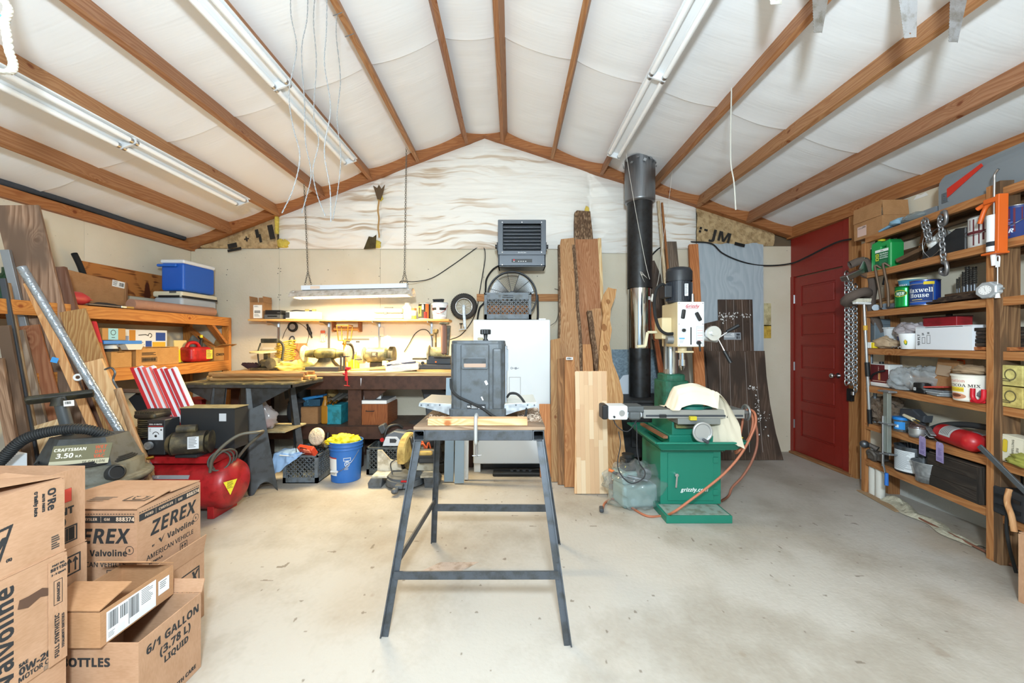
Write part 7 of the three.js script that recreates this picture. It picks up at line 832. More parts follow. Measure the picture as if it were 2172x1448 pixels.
{ // level 0.937
let t = rs(1880,2,0.10, 'chemical_can', 'dark red and white rectangular can on the far shelf end', 'can', 4); part('body', bx(0.19,0.19,0.11,[0,0.096,0], null, 0.006), mat('#e3e3e2', 0.4), t); print(t, 'label', 0.186,0.17,[0,0.10,0.0562], null, 160,146, (c, w, h) => { fill(c, '#611c1e', 0,0, w, h); fill(c, '#e8e8e6', 0, h - 16, w, 16); fill(c, '#c98a4a', 70,60,20,50); scrib(c, 70,16,8,90,12, '#e6d9c8'); scrib(c, 20,116,120,10,1, '#d9b7a0'); fill(c, '#e6e6e4', 128,0,32,30); }); part('cap', cy(0.016,0.016,0.018,[-0.05,0.2,0], null, 14), M.blk, t); part('handle', tube([[-0.08,0.06,0.065],[-0.03,0.1,0.08],[0.04,0.13,0.08],[0.07,0.14,0.065]],0.008,24), M.blk, t);
for (const [px, d, sx, sy, lab, sd] of [[1920,0.09,0.13,0.10, 'crumpled clear plastic bag beside the red can', 91],[1958,0.12,0.14,0.11, 'clear plastic bag of brown paper packets', 93]]) solo('clear_bag', lab, 'bag', lump(sx, sy, 0.08,0.45,3.5,[0, sy * 0.78,0], sd, 36), mat('#e6eaec', 0.15, { transmission: 0.7, thickness: 0, bumpMap: T.nois, bump: 0.003 }), { pos: RP(RL(px, d), d, LV[2] + 0.001), turn: RT });
for (const [px, dy, lab] of [[1958,0.05, 'upper brown paper packet inside the clear bag'],[1950,0.0, 'lower brown paper packet inside the clear bag']]) solo('paper_packet', lab, 'packet', bx(0.15,0.045,0.07,[0,0.03,0],[0,8,-18 + dy * 200],0.006), mat('#8d6238', 0.8), { pos: RP(RL(px, 0.10),0.10, LV[2] + 0.02 + dy), turn: RT });
t = rs(2010,2,0.13, 'flat_carton', 'flat cardboard carton with two tape windows leaning on the wall', 'carton', 0); part('panel', bx(0.17,0.25,0.04,[0,0.127,0],[-8,0,-4],0.002), M.kraft2, t); parts('patch', [bx(0.11,0.075,0.002,[0.0,0.175,0.026],[-8,0,-4]), bx(0.11,0.075,0.002,[-0.012,0.07,0.012],[-8,0,-4])], mat('#b39a80', 0.8), t);
t = rs(2055,2,0.2, 'cardboard_box', 'tall cardboard box with an orange sticker behind the cocoa tub', 'box', 0); carton(t, 0.17,0.27,0.09, { m: mat('#a8907a', 0.9, { map: T.kraft }) }); print(t, 'sticker', 0.06,0.03,[0,0.24,0.0465], null, 40,20, (c, w, h) => { fill(c, '#d9581f', 0,0, w, h); scrib(c, 4,4,30,12,3, '#7a2c10'); });
t = rs(2063,2,0.04, 'cocoa_tub', 'white plastic tub printed hot cocoa mix with burlap on it', 'tub', 0); part('body', lathe([[0,0],[0.085,0],[0.095,0.155],[0.1,0.157],[0.1,0.17],[0,0.17]],36), mat('#e8e3d6', 0.45), t); wrap(t, 'label', 0.0872,0.14,[0,0.078,0],-80,160,256,156, (c, w, h) => { fill(c, '#e9e4d8', 0,0, w, h); txt(c, 'Carnation', 110,20,28, '#c05a4a', 'serif', 'center', 'normal'); txt(c, 'HOT COCOA MIX', 128,52,27, '#2c2622', 'serif'); fill(c, '#e0c632', 40,66,130,32); txt(c, 'Rich Chocolate', 104,82,18, '#8a3a2a', 'serif', 'center', 'italic'); c.fillStyle = '#c98a6a'; c.beginPath(); c.ellipse(120,130,60,22,0,0,6.3); c.fill(); c.fillStyle = '#6b3a26'; c.beginPath(); c.ellipse(120,126,34,12,0,0,6.3); c.fill(); }, 0.0945); solo('burlap_rag', 'flat burlap cloth piled on the cocoa tub', 'rag', lump(0.10,0.032,0.08,0.35,4,[0,0.026,0],95,28), mat('#9c8468', 0.95), { pos: RP(RL(2063,0.05),0.05, LV[2] + 0.172), turn: RT });
t = rs(2079,2,-0.03, 'red_hook', 'bright red two-pronged plastic hook at the shelf edge', 'hook', 0); part('prongs', [tube([[-0.035,0.09,0.01],[-0.03,0.03,0.012],[-0.005,0.012,0.012],[0.03,0.03,0.012],[0.035,0.09,0.01]],0.012,30,8), bx(0.06,0.02,0.04,[-0.015,0.012,0.0], null, 0.006)], mat('#c4182a', 0.4), t);
t = rs(1956,2,0.03, 'socket_box', 'black plastic socket holder with a white square', 'holder', 0); part('body', [bx(0.10,0.075,0.05,[0,0.039,0], null, 0.008), cy(0.03,0.03,0.04,[0.02,0.06,0.01], null, 18)], M.blk, t); print(t, 'label', 0.022,0.022,[-0.03,0.03,0.0262], null, 16,16, (c, w, h) => { fill(c, '#e9ecee', 0,0, w, h); fill(c, '#333', 6,3,4,10); });
for (let i = 0; i < 4; i++) solo('blister_pack', ['bottom grey blister card in the small pile', 'second grey blister card in the small pile', 'third grey blister card in the small pile', 'red and white card on top of the small pile'][i], 'card', bx(0.16 - (i === 3 ? 0.03 : 0),0.012,0.08,[0,0.007,0],[0,-14 + i * 9, i === 3 ? 6 : 0],0.003), mat(['#8d9296', '#a9aeb2', '#7d8286', '#c0483c'][i],0.5), { pos: RP(RL(1990,0.05),0.05, LV[2] + 0.001 + i * 0.0135 + (i === 3 ? 0.012 : 0)), turn: RT, group: 'cards on the shelf' });
solo('folded_bag', 'grey folded plastic sack beside the cocoa tub', 'bag', lump(0.07,0.05,0.06,0.4,3,[0,0.04,0],97,26), mat('#77787c', 0.5), { pos: RP(RL(2096,0.06),0.06, LV[2] + 0.001), turn: RT }); solo('paper_sack', 'yellow and brown paper sack behind the near post', 'sack', lump(0.1,0.09,0.06,0.4,3,[0,0.07,0],99,28), mat('#c9b678', 0.85), { pos: RP(RL(2112,0.16),0.16, LV[2] + 0.06), turn: RT });
for (const [dy, lab, col] of [[0, 'lower yellow carton right of the near post', '#d3c274'],[0.125, 'upper yellow carton right of the near post', '#d9cf84']]) { t = rs(2163,2,0.06, 'yellow_carton', lab, 'carton', 0, 'yellow cartons'); t.position.y += dy; part('body', bx(0.16,0.118,0.12,[0,0.06,0],[0,0,0],0.004), mat(col, 0.75, { map: T.grime }), t); print(t, 'print', 0.15,0.1,[0,0.06,0.0606], null, 100,66, (c, w, h) => { c.strokeStyle = '#6b6240'; c.lineWidth = 3; c.beginPath(); c.arc(60,30,20,0,6.3); c.stroke(); scrib(c, 6,46,80,14,2, '#6b6240'); }); }
}
{ // level 0.612
let t;
solo('rag_bundle', 'brown mass of tangled rags on the second lowest shelf', 'rags', lump(0.13,0.13,0.09,0.55,3.5,[0,0.105,0],101,40), mat('#7a6a5c', 0.95, { map: T.grime, bumpMap: T.nois, bump: 0.008 }), { pos: RP(RL(1880,0.13),0.13, LV[1] + 0.001), turn: RT });
t = rs(1933,1,0.17, 'caulk_scraper', 'dark grey pistol-shaped tool lying on the second shelf', 'tool', 0); part('body', ext([[-0.14,0.06],[-0.1,0.14],[0.05,0.16],[0.12,0.12],[0.16,0.13],[0.15,0.09],[0.08,0.08],[0.12,0.0],[0.05,0.0],[0.02,0.07]],0.05,[0,0.004,0], null, null, 0.008), mat('#4a4d52', 0.5), t);
t = rs(1912,1,0.05, 'jar_of_wire', 'clear jar of wire with a blue lid and label', 'jar', 0); part('jar', cy(0.05,0.05,0.09,[0,0.046,0], null, 26, true), mat('#dfe8ec', 0.1, { transmission: 0.9, thickness: 0 }), t); part('lid', cy(0.055,0.055,0.02,[0,0.102,0], null, 26), mat('#1f7fd0', 0.4), t); wrap(t, 'label', 0.0508,0.06,[0,0.048,0],0,80,60,50, (c, w, h) => { fill(c, '#2f8ad4', 0,0, w, h); fill(c, '#dfe8f0', 8,20,20,18); }); const g = []; for (let i = 0; i < 8; i++) g.push(to(0.025 + rnd(0,0.015),0.002,[0,0.015 + i * 0.008,0],[90 + rnd(-25,25), rnd(-20,20),0],20,5)); part('wire_coils', g, M.steel, t);
for (const [dz, lab, col] of [[0, 'cream handled chisel lying across the jar', '#e0d6b8'],[0.03, 'yellow handled chisel lying across the jar', '#d3ae4c']]) { t = thing('chisel', lab, 'chisel', RP(RL(1928,0.03),0.03 + dz, LV[1] + 0.12 - dz * 0.6), RT - 8, 'chisels'); part('handle', rod([-0.06,0.014,0],[0.05,0.0,0],0.011,0.014), mat(col, 0.5), t); part('blade', bar([0.05,0.0,0],[0.16,-0.012,0],0.014,0.004, v3(0,0,1)), M.dsteel, t); }
t = rs(1948,1,0.02, 'tin_pot', 'small ribbed aluminium tin full of wire', 'tin', 0); part('body', lathe([[0,0],[0.05,0],[0.055,0.03],[0.052,0.034],[0.057,0.065],[0.053,0.065],[0.047,0.004],[0,0.004]],28), mat('#c3c7ca', 0.3, { metal: 0.8 }), t); const g2 = []; for (let i = 0; i < 10; i++) g2.push(to(0.03 + rnd(0,0.03),0.0012,[0,0.05 + rnd(0,0.04),0],[90 + rnd(-50,50), rnd(-60,60),0],18,4)); part('wire_tangle', g2, mat('#8a6a62', 0.5, { metal: 0.5 }), t);
// fire extinguishers lying on the shelf
for (const [px, d, lab, s] of [[2008,0.045, 'left red fire extinguisher with a purple tag', 1],[2058,0.135, 'right red fire extinguisher with a purple tag by the post', 0.8]]) { t = rs(px, 1, d, 'fire_extinguisher', lab, 'extinguisher', -12, 'fire extinguishers'); const r = 0.062 * s; part('cylinder', [xf(new THREE.CapsuleGeometry(r, 0.28 * s, 10,28),[0.08, r + 0.002,-0.02],[0,0,90])], mat('#b01c22', 0.35), t); part('valve', [rod([-0.14 * s, r, -0.02],[-0.20 * s, r - 0.01,0],0.016,0.014), tube([[-0.17 * s, r, 0.0],[-0.24 * s, r + 0.02,0.03],[-0.3 * s, r - 0.005,0.03]],0.012,20)], M.steel, t); parts('lever', [bar([-0.15 * s, r + 0.02,0.03],[0.0, r - 0.01,0.07],0.03,0.006, v3(0,0,1),0.002), bar([-0.17 * s, r - 0.02,0.03],[-0.02, r - 0.03,0.07],0.028,0.006, v3(0,0,1),0.002)], M.galv, t); wrap(t, 'label', r + 0.001,0.12,[0.06, r + 0.002,-0.02],0,140,80,60, (c, w, h) => { fill(c, '#b9bcbe', 0,0, w, h); scrib(c, 6,6,66,46,6, '#555'); }).rotation.z = Math.PI / 2;
const q = print(t, 'inspection_tag', 0.085,0.135,[-0.10 * s + (d > 0.1 ? 0.12 : 0),-0.045, d + 0.04], null, 90,143, (c, w, h) => { c.fillStyle = '#a79bd0'; c.beginPath(); c.moveTo(0,14); c.lineTo(14,0); c.lineTo(76,0); c.lineTo(90,14); c.lineTo(90,143); c.lineTo(0,143); c.fill(); c.strokeStyle = '#5d5494'; c.strokeRect(20,44,50,60); scrib(c, 24,48,42,52,9, '#5d5494'); scrib(c, 8,112,74,24,4, '#5d5494'); c.fillStyle = '#d8d2ea'; c.beginPath(); c.arc(45,12,5,0,6.3); c.fill(); }, 'lilac inspection tag hanging over the shelf edge'); part('tag_wire', tube([[-0.10 * s + (d > 0.1 ? 0.12 : 0),0.012, d + 0.04],[-0.1 * s, 0.04, d + 0.01],[-0.11 * s, r, 0.04]],0.0015,12,5), M.steel, t); }
solo('hose_pipe', 'dark ribbed hose lying behind the fire extinguishers', 'hose', tube([[-0.25,0.02,0],[-0.1,0.09,0],[0.1,0.13,0],[0.3,0.14,0.01]],0.02,30), mat('#3b3d3f', 0.7), { pos: RP(RL(2030,0.20),0.20, LV[1] + 0.002), turn: RT });
t = rs(2162,1,0.04, 'jig_box', 'cream dowelling jig box right of the near post', 'box', 0); part('body', bx(0.15,0.16,0.08,[0,0.081,0],[0,0,-3],0.003), mat('#d8d2bd', 0.7), t); print(t, 'print', 0.13,0.14,[0,0.081,0.0408],[0,0,-3],104,112, (c, w, h) => { fill(c, '#dcd6c2', 0,0, w, h); c.strokeStyle = '#4a4a2c'; c.fillStyle = '#d3b832'; c.beginPath(); c.roundRect ? c.roundRect(14,14,22,60,8) : c.rect(14,14,22,60); c.fill(); c.stroke(); c.save(); c.translate(66,50); c.rotate(-Math.PI / 2); txt(c, 'DOWELLING', 0,-8,15, '#3a382c'); txt(c, 'JIG', 0,12,15, '#3a382c'); c.restore(); });
solo('work_glove', 'olive green work glove below the jig box', 'glove', lump(0.09,0.04,0.06,0.4,3,[0,0.032,0],103,26), mat('#8a8a3c', 0.9), { pos: RP(RL(2168,-0.03),-0.03 + 0.04, LV[1] + 0.003), turn: RT + 20 });
// bar clamp standing in front of the shelf, blue crank
t = thing('bar_clamp', 'long galvanised bar clamp with blue crank handle before the shelf', 'clamp', RP(RL(1882,-0.05),-0.05,0), RT); { const z = 3.27, y = py => Y(py, z); part('rail', [bar([0, y(955),0],[0, y(830),0],0.045,0.03, v3(1,0,0),0.002)], mat('#a9b0a8', 0.4, { metal: 0.6 }), t); part('screw', rod([-0.018, y(985),0.02],[-0.018, y(880),0.02],0.009), M.steel, t); parts('jaw', [bx(0.12,0.014,0.06,[0.0, y(828),0.0], null, 0.003), bx(0.11,0.012,0.06,[0.0, y(895),0.0], null, 0.003), bx(0.11,0.012,0.06,[0.01, y(958),0.0],[0,0,8],0.003)], M.galv, t); part('crank', bar([-0.018, y(978),0.02],[0.04, y(1004),0.03],0.014,0.006, v3(0,0,1),0.002), M.steel, t); part('grip', rod([0.045, y(995),0.035],[0.045, y(1020),0.035],0.012,0.013), mat('#2f6fc4', 0.45), t); }
}
{ // lowest level and the floor below
let t = rs(1848,0,0.02, 'tow_hitch', 'rusty tow ball hitch with chain on the lowest shelf', 'hitch', 0); part('ball', sp(0.033,[-0.02,0.13,0.04],[1,1,1],20), M.dsteel, t); part('tongue', [rod([-0.02,0.13,0.01],[0.03,0.10,-0.03],0.018,0.024), bx(0.12,0.07,0.08,[0.05,0.05,-0.02],[0,20,0],0.01), to(0.04,0.014,[0.04,0.05,0.02],[20,0,0],20,8)], mat('#6b6560', 0.6, { metal: 0.4, map: T.grime }), t);
t = rs(1940,0,0.12, 'paint_pail', 'dark grey metal pail with a white data sheet and wires', 'pail', 0); part('body', lathe([[0,0],[0.115,0],[0.118,0.02],[0.118,0.2],[0.122,0.205],[0.114,0.205],[0.112,0.006],[0,0.006]],36), mat('#5d6268', 0.4, { metal: 0.5, map: T.grime }), t); wrap(t, 'data_sheet', 0.1188,0.16,[0,0.095,0],-20,75,120,130, (c, w, h) => { fill(c, '#dfe3e5', 0,0, w, h); scrib(c, 6,6,108,116,20, '#8d9398'); }); const g = []; for (let i = 0; i < 9; i++) { const a = rnd(0,6.28); g.push(tube([[0.05 * Math.cos(a),0.15,0.05 * Math.sin(a)],[0.06 * Math.cos(a),0.22,0.06 * Math.sin(a)],[0.02 + 0.09 * Math.cos(a),0.27 + rnd(-0.04,0.02),0.09 * Math.sin(a)]],0.0012,12,4)); } part('wires', g, M.steel, t); part('lug', cy(0.016,0.016,0.02,[-0.115,0.13,0.03],[0,0,90],14), M.steel, t);
t = rs(1976,0,0.06, 'galvanised_tub', 'small dented galvanised tub in front of the pail', 'tub', 0); part('body', lathe([[0,0],[0.085,0],[0.087,0.05],[0.09,0.055],[0.09,0.062],[0.105,0.14],[0.11,0.142],[0.108,0.148],[0.1,0.14],[0.082,0.006],[0,0.006]],36), M.galv, t); part('ear', to(0.014,0.004,[-0.105,0.135,0.02],[0,90,0],14,6), M.steel, t);
t = rs(2056,0,0.10, 'wooden_crate', 'dark weathered wooden crate on the lowest shelf', 'crate', 0); { const m = wood('#3f3832', 0.85, T.old); for (let i = 0; i < 3; i++) part('board', lim(-0.19,0.17, i * 0.075 + 0.001, i * 0.075 + 0.074,0.085,0.1,0.001), m, t, { ax: 0 }); part('end', lim(0.17,0.19,0,0.23,-0.13,0.1,0.002), m, t); part('end', lim(-0.2,-0.19,0,0.225,-0.13,0.1,0.002), m, t); part('back', lim(-0.19,0.17,0,0.225,-0.13,-0.12), m, t); part('lid', lim(-0.19,0.18,0.226,0.235,-0.13,0.09), wood('#5a5048', 0.85, T.old), t); }
t = rs(2160,0,0.03, 'tool_case', 'black plastic tool case at the right edge on the lowest shelf', 'tool case', 0); part('body', rb(0.18,0.16,0.10,[0,0.081,0], null, 0.01), M.blkm, t); part('ribs', [bx(0.14,0.02,0.006,[0,0.05,0.052]), bx(0.14,0.02,0.006,[0,0.11,0.052]), bx(0.02,0.12,0.006,[0,0.08,0.052])], M.blk, t); solo('axe_handle', 'pale wooden handle resting on the black case', 'handle', tube([[0.02,0.17,0.05],[0.03,0.1,0.07],[0.06,0.03,0.075],[0.08,-0.05,0.08]],0.014,20), wood('#d0a070'), { pos: RP(RL(2155,0.03),0.03, LV[0] + 0.001), turn: RT });
// long grey lever pole from an extinguisher out to the right
solo('steel_bar', 'long grey steel bar slanting past the near post', 'bar', bar(V(2077,945,2.42), V(2185,1052,2.2),0.03,0.012, v3(0,0,1),0.003), mat('#5c6166', 0.45, { metal: 0.5 }));
for (const [px, lab, h] of [[1853, 'left white plastic pipe standing under the shelf', 0.245],[1867, 'right white plastic pipe standing under the shelf', 0.24]]) { const p = RP(RL(px, 0.05),0.05,0); solo('plastic_pipe', lab, 'pipe', [lathe([[0.03,0],[0.033,0],[0.033, h],[0.03, h],[0.03,0]],24)], mat('#d9d6cc', 0.5), { pos: [p.x, 0.001, p.z], group: 'pipes under the shelf' }); }
for (const [px, lv, h, lab] of [[1848,2,0.31, 'tall grey conduit standing at the far end of the shelf'],[1856,1,0.29, 'grey conduit standing beside the rag bundle']]) { const p = RP(RL(px, 0.09),0.09, LV[lv] + 0.001); solo('conduit', lab, 'conduit', cy(0.013,0.013, h, [0, h / 2,0], null, 14), mat('#7d8388', 0.45, { metal: 0.5 }), { pos: p }); }
{ const a = RP(0.25,0.08,0), b = RP(1.0,0.1,0); solo('plastic_sheet', 'crumpled dusty plastic sheeting on the floor under the shelf', 'sheeting', surf((u, v) => { const x = lerp(0.18,0.95, u), d = lerp(-0.01,0.14, v) * (1 - 0.4 * u); const p = RP(x, d + 0.02 * Math.sin(u * 14),0); return [p.x, 0.006 + (0.06 * (1 - u) + 0.02) * fb3(u * 12, v * 4,3) * Math.sin(v * 3.14), p.z]; }, 50,10), mat('#b9b39e', 0.4, { bumpMap: T.nois, bump: 0.006 })); solo('cardboard_strip', 'flat dirty cardboard strip on the floor under the shelf', 'cardboard', bar(RP(-0.04,-0.01,0.006), RP(0.42,-0.02,0.006),0.06,0.006, v3(1,0,0)), mat('#a88a68', 0.9)); solo('rusty_rod', 'rusty rod lying on the floor along the right wall', 'rod', rod(RP(0.5,0.02,0.012), RP(1.3,0.04,0.012),0.008), mat('#7a4f3c', 0.8)); }
solo('extension_cord', 'dark cord hanging down behind the near post to the floor', 'cord', tube([[2150,1078,2.32],[2138,1090,2.34],[2135,1120,2.34],[2141,1160,2.32],[2150,1195,2.3],[2156,1215,2.28]].map(([a, b, z]) => { const p = V(a, b, z); p.y = Math.max(p.y, 0.01); return p; }),0.008,60,8), M.rub);
t = thing('cardboard_box', 'cardboard box standing on the floor at the right picture edge', 'box', v3(X(2160,2.06) + 0.14,0,-1.90)); carton(t, 0.28,0.345,0.32, { m: M.kraft3 });
}
// ---------- shelf unit on the left wall ----------
const LX = -3.30, LU = 1.6, LW = 1.1;                  // front plane, upper and lower shelf heights
const lz = (px, x) => x * FOC / (px - 1086);           // distance at which plane x shows in column px
const lt = (px, x, y, n, l, c, turn = 0, g) => thing(n, l, c, [x, y + 0.001,-lz(px, x)],90 + turn, g);
{
const t = thing('shelving_unit', 'orange-lit wooden shelf unit fixed along the left wall', 'shelving', [XL + 0.01,0,-3.4]), m = wood('#d08c42', 0.6), m2 = wood('#b9793c', 0.65), W = LX - XL - 0.012;
for (const [y, h] of [[LU, 0.10],[LW, 0.11],[0.45,0.1]]) { part('front_rail', lim(W - 0.04, W, y - h, y - 0.001,-1.33,1.3,0.003), m, t, { ax: 2 }); for (let k = 0; k < 3; k++) part('shelf_board', lim(k * (W - 0.04) / 3 + 0.001, (k + 1) * (W - 0.04) / 3 - 0.001, y - 0.02, y, -1.33,1.3), mat('#a98a62', 0.8, { map: T.old }), t, { ax: 2 }); part('back_rail', lim(0,0.04, y - 0.11, y - 0.022,-1.33,1.3), m2, t, { ax: 2 }); }
for (const [x, z] of [[W - 0.085,-1.37],[0,-1.37],[W - 0.085,1.3],[0,1.3]]) part('post', lim(x, x + 0.085,0, LU - 0.001, z, z + 0.04,0.003), m, t, { ax: 1 });
parts('brace', [bar([W - 0.05, LU - 0.3,-1.32],[W - 0.05, LU - 0.05,-1.05],0.07,0.03, v3(1,0,0)), bar([0.08, LU - 0.12,-1.31],[W - 0.1, LU - 0.4,-1.31],0.07,0.03, v3(0,0,1))], m2, t);
}
{ // upper shelf
let t = thing('electric_cooler', 'grey electric cooler with vented cream lid on the upper shelf', 'cooler', [-3.57, LU + 0.001,-4.45]); part('body', rb(0.30,0.18,0.50,[0,0.091,0], null, 0.03), mat('#b5bcc2', 0.45), t); part('lid', rb(0.31,0.06,0.51,[0,0.212,0], null, 0.02), mat('#e5dcc0', 0.5), t); part('dark_band', [bx(0.22,0.022,0.006,[0.02,0.187,0.255], null, 0.004), bx(0.006,0.022,0.5,[0.153,0.187,0], null, 0.002)], M.blk, t); parts('vent_slot', [0,1,2,3].map(i => bx(0.07,0.004,0.004,[0.06,0.222 + i * 0.006,0.256])), M.dgrey, t);
t = thing('ice_chest', 'blue picnic cooler with a white lid on the grey cooler', 'cooler', [-3.52, LU + 0.246,-4.42]); part('body', xf(new RoundedBoxGeometry(0.24,0.29,0.44,3,0.025),[0,0.146,0]), mat('#1d5ec4', 0.4), t); part('lid', rb(0.25,0.04,0.45,[0,0.305,0], null, 0.016), mat('#e8ecf0', 0.4), t); part('handle', [bx(0.20,0.03,0.03,[-0.04,0.26,0.235], null, 0.01)], mat('#2468cc', 0.4), t);
t = thing('cardboard_box', 'long flattened cardboard box with white label on the upper left shelf', 'box', [-3.70, LU + 0.001,-3.5],90); part('panel', [bx(0.66,0.29,0.10,[0.0,0.15,0],[0,0,-5],0.003)], M.kraft2, t); part('end_flap', bx(0.1,0.28,0.004,[0.36,0.14,0.03],[0,35,-5]), M.kraft2, t); print(t, 'label', 0.12,0.06,[0.26,0.25,0.0512],[0,0,-5],90,46, (c, w, h) => { fill(c, '#efefec', 0,0, w, h); scrib(c, 6,6,36,34,5); barcode(c, 50,10,34,26); });
t = lt(150,-3.42, LU, 'red_canister', 'red pointed canister lying on the upper left shelf', 'canister'); part('body', lathe([[0,0],[0.055,0.005],[0.055,0.22],[0.03,0.28],[0.008,0.30],[0,0.30]],26,[-0.16,0.056,0],[0,0,-90]), mat('#c73a3a', 0.35), t); part('tip', rod([0.14,0.056,0],[0.165,0.056,0],0.008,0.002), mat('#e0562c', 0.4), t);
solo('black_rag', 'thin black rag lying beside the red canister', 'rag', lump(0.15,0.022,0.05,0.4,4,[0,0.018,0],111,26), mat('#2f2b2a', 0.95), { pos: [-3.42, LU + 0.001,-lz(225,-3.42)], turn: 90 });
t = lt(258,-3.345, LU, 'paint_brush', 'old paint brush with yellowed bristles on the left shelf', 'brush'); part('handle', bar([-0.28,0.014,0],[-0.02,0.014,0],0.03,0.012, v3(0,0,1),0.003), mat('#7d6a58', 0.7), t); part('ferrule', bx(0.05,0.018,0.045,[0,0.014,0], null, 0.003), M.steel, t); part('bristles', bx(0.07,0.02,0.045,[0.06,0.014,0], null, 0.006), mat('#b98f4a', 0.9), t);
t = thing('paper_roll', 'roll of brown leather-like paper along the upper shelf edge', 'roll', [-3.375, LU + 0.001,-4.08]); part('roll', [xf(new THREE.CylinderGeometry(0.046,0.05,0.98,28,8),[0,0.05,0],[90,0,0])], mat('#ab7f68', 0.7, { bumpMap: T.nois, bump: 0.002 }), t); part('open_end', [to(0.036,0.006,[0,0.05,-0.492], null, 24,6), lump(0.03,0.02,0.02,0.4,3,[0,0.04,-0.5],113,16)], mat('#c39678', 0.8), t);
solo('green_jug', 'dark green glass jug at the left end of the upper shelf', 'jug', lathe([[0,0],[0.07,0],[0.08,0.02],[0.08,0.15],[0.045,0.2],[0.025,0.22],[0.025,0.26],[0,0.26]],30), mat('#173d24', 0.15), { pos: [-3.7, LU + 0.001,-lz(14,-3.7)] });
solo('black_hose', 'short black hose end poking up behind the flattened box', 'hose', tube([[-3.80,1.9,-3.6],[-3.79,2.0,-3.55],[-3.78,2.08,-3.5]],0.022,14), M.rub);
}
{ // lower shelf
let t = lt(314,-3.43, LW, 'cardboard_box', 'cardboard box with printed lot label on the lower left shelf', 'box'); carton(t, 0.46,0.16,0.2, { m: mat('#c9965a', 0.9, { map: T.kraft }) }); print(t, 'lot_print', 0.2,0.1,[-0.08,0.075,0.1012], null, 130,66, (c, w, h) => { scrib(c, 4,4,100,20,3, '#4a3826'); c.strokeStyle = '#4a3826'; c.strokeRect(4,34,100,26); barcode(c, 8,38,92,18, '#4a3826'); });
t = lt(290,-3.56, LW, 'tool_carton', 'blue and white printed tool carton standing behind the cardboard box', 'carton'); part('body', bx(0.56,0.33,0.10,[0,0.166,0], null, 0.002), mat('#e4e6e8', 0.5), t); print(t, 'print', 0.555,0.32,[0,0.166,0.0506], null, 300,172, (c, w, h) => { fill(c, '#e6e8ea', 0,0, w, h); fill(c, '#c98a34', 80,0,34, h); fill(c, '#2c4f9e', 230,10,60,44); fill(c, '#e0b23a', 210,60,80,40); fill(c, '#2c4f9e', 170,54,36,110); fill(c, '#2c4f9e', 112,54,26,60); scrib(c, 140,60,26,50,5, '#7d86a0'); c.strokeStyle = '#333'; c.lineWidth = 4; c.beginPath(); c.moveTo(130,26); c.lineTo(170,22); c.arc(196,26,10,3,8); c.stroke(); fill(c, '#8d9fc8', 0,30,78,142); });
t = lt(243,-3.36, LW, 'cardboard_box', 'small taped cardboard box behind the hoe handle', 'box'); carton(t, 0.18,0.125,0.12, { m: mat('#c9965a', 0.9, { map: T.kraft }) });
t = lt(230,-3.40, LW + 0.23, 'small_carton', 'brown carton with a light blue band, uppermost on the left pile', 'carton'); part('body', bx(0.2,0.1,0.1,[0,0.051,0], null, 0.003), mat('#c08c4e', 0.8), t); print(t, 'band', 0.085,0.096,[-0.01,0.051,0.0508], null, 60,66, (c, w, h) => { fill(c, '#9fd0d8', 0,0, w, h); c.strokeStyle = '#333'; c.lineWidth = 3; c.beginPath(); c.arc(30,24,14,0,6.3); c.moveTo(20,52); c.lineTo(40,52); c.stroke(); });
t = lt(232,-3.38, LW + 0.127, 'orbital_sander', 'white and black orbital sander on the small taped box', 'sander'); part('base', cy(0.06,0.055,0.03,[0,0.016,0], null, 24), M.blk, t); part('body', [cy(0.04,0.055,0.045,[0,0.054,0], null, 22), cy(0.025,0.035,0.024,[0,0.088,0], null, 20)], mat('#d9d9d4', 0.5), t); 
t = lt(258,-3.32, LW + 0.127, 'blue_strip', 'bright blue plastic guide rail lying over the small boxes', 'rail'); part('rail', bx(0.34,0.03,0.04,[0.0,0.085,0], null, 0.004), mat('#2c7fd0', 0.4), t); part('tray', ext([[-0.02,0.02],[0.1,0.02],[0.13,0.07],[-0.05,0.07]],0.06,[0.05,0,0]), mat('#d9d2c2', 0.6), t);
t = lt(383,-3.44, LW, 'hang_card', 'cream and yellow blister card standing beside the gas can', 'card'); part('card', bx(0.16,0.23,0.012,[0,0.116,0],[-4,0,0],0.001), mat('#dcc488', 0.8), t); part('yellow_field', bx(0.157,0.13,0.003,[0,0.07,0.012],[-4,0,0]), mat('#ecd722', 0.6), t);
t = lt(412,-3.40, LW, 'gas_can', 'red plastic gasoline can with black spout on the left shelf', 'gas can'); part('body', [xf(new RoundedBoxGeometry(0.29,0.16,0.19,4,0.04),[0,0.082,0])], mat('#b81f22', 0.4, { map: T.grime }), t); part('handle', tube([[-0.11,0.15,0],[-0.07,0.20,0],[0.03,0.20,0],[0.07,0.155,0]],0.018,24), mat('#b81f22', 0.4), t); part('spout', [rod([0.09,0.15,0],[0.085,0.26,0.01],0.016,0.013), rod([0.085,0.24,0.01],[0.03,0.27,0.02],0.01,0.008)], M.blk, t); part('spout_cap', cy(0.014,0.014,0.03,[0.085,0.275,0.01], null, 14), M.yellow, t); print(t, 'label', 0.09,0.1,[0.09,0.08,0.0958], null, 50,56, (c, w, h) => { fill(c, '#e6cf4a', 0,0, w, h); scrib(c, 5,5,40,46,7, '#555'); });
t = lt(452,-3.46, LW, 'cardboard_box', 'open cardboard box lettered in black in the left shelf corner', 'box'); carton(t, 0.24,0.16,0.2, { m: mat('#b98a50', 0.9, { map: T.kraft }), flaps: [160, null, null, 120], flapLen: 0.1 }); print(t, 'lettering', 0.2,0.05,[0.0,0.07,0.1012], null, 140,36, (c, w, h) => txt(c, 'CINEDYNE', 70,18,26, '#2c241c'));
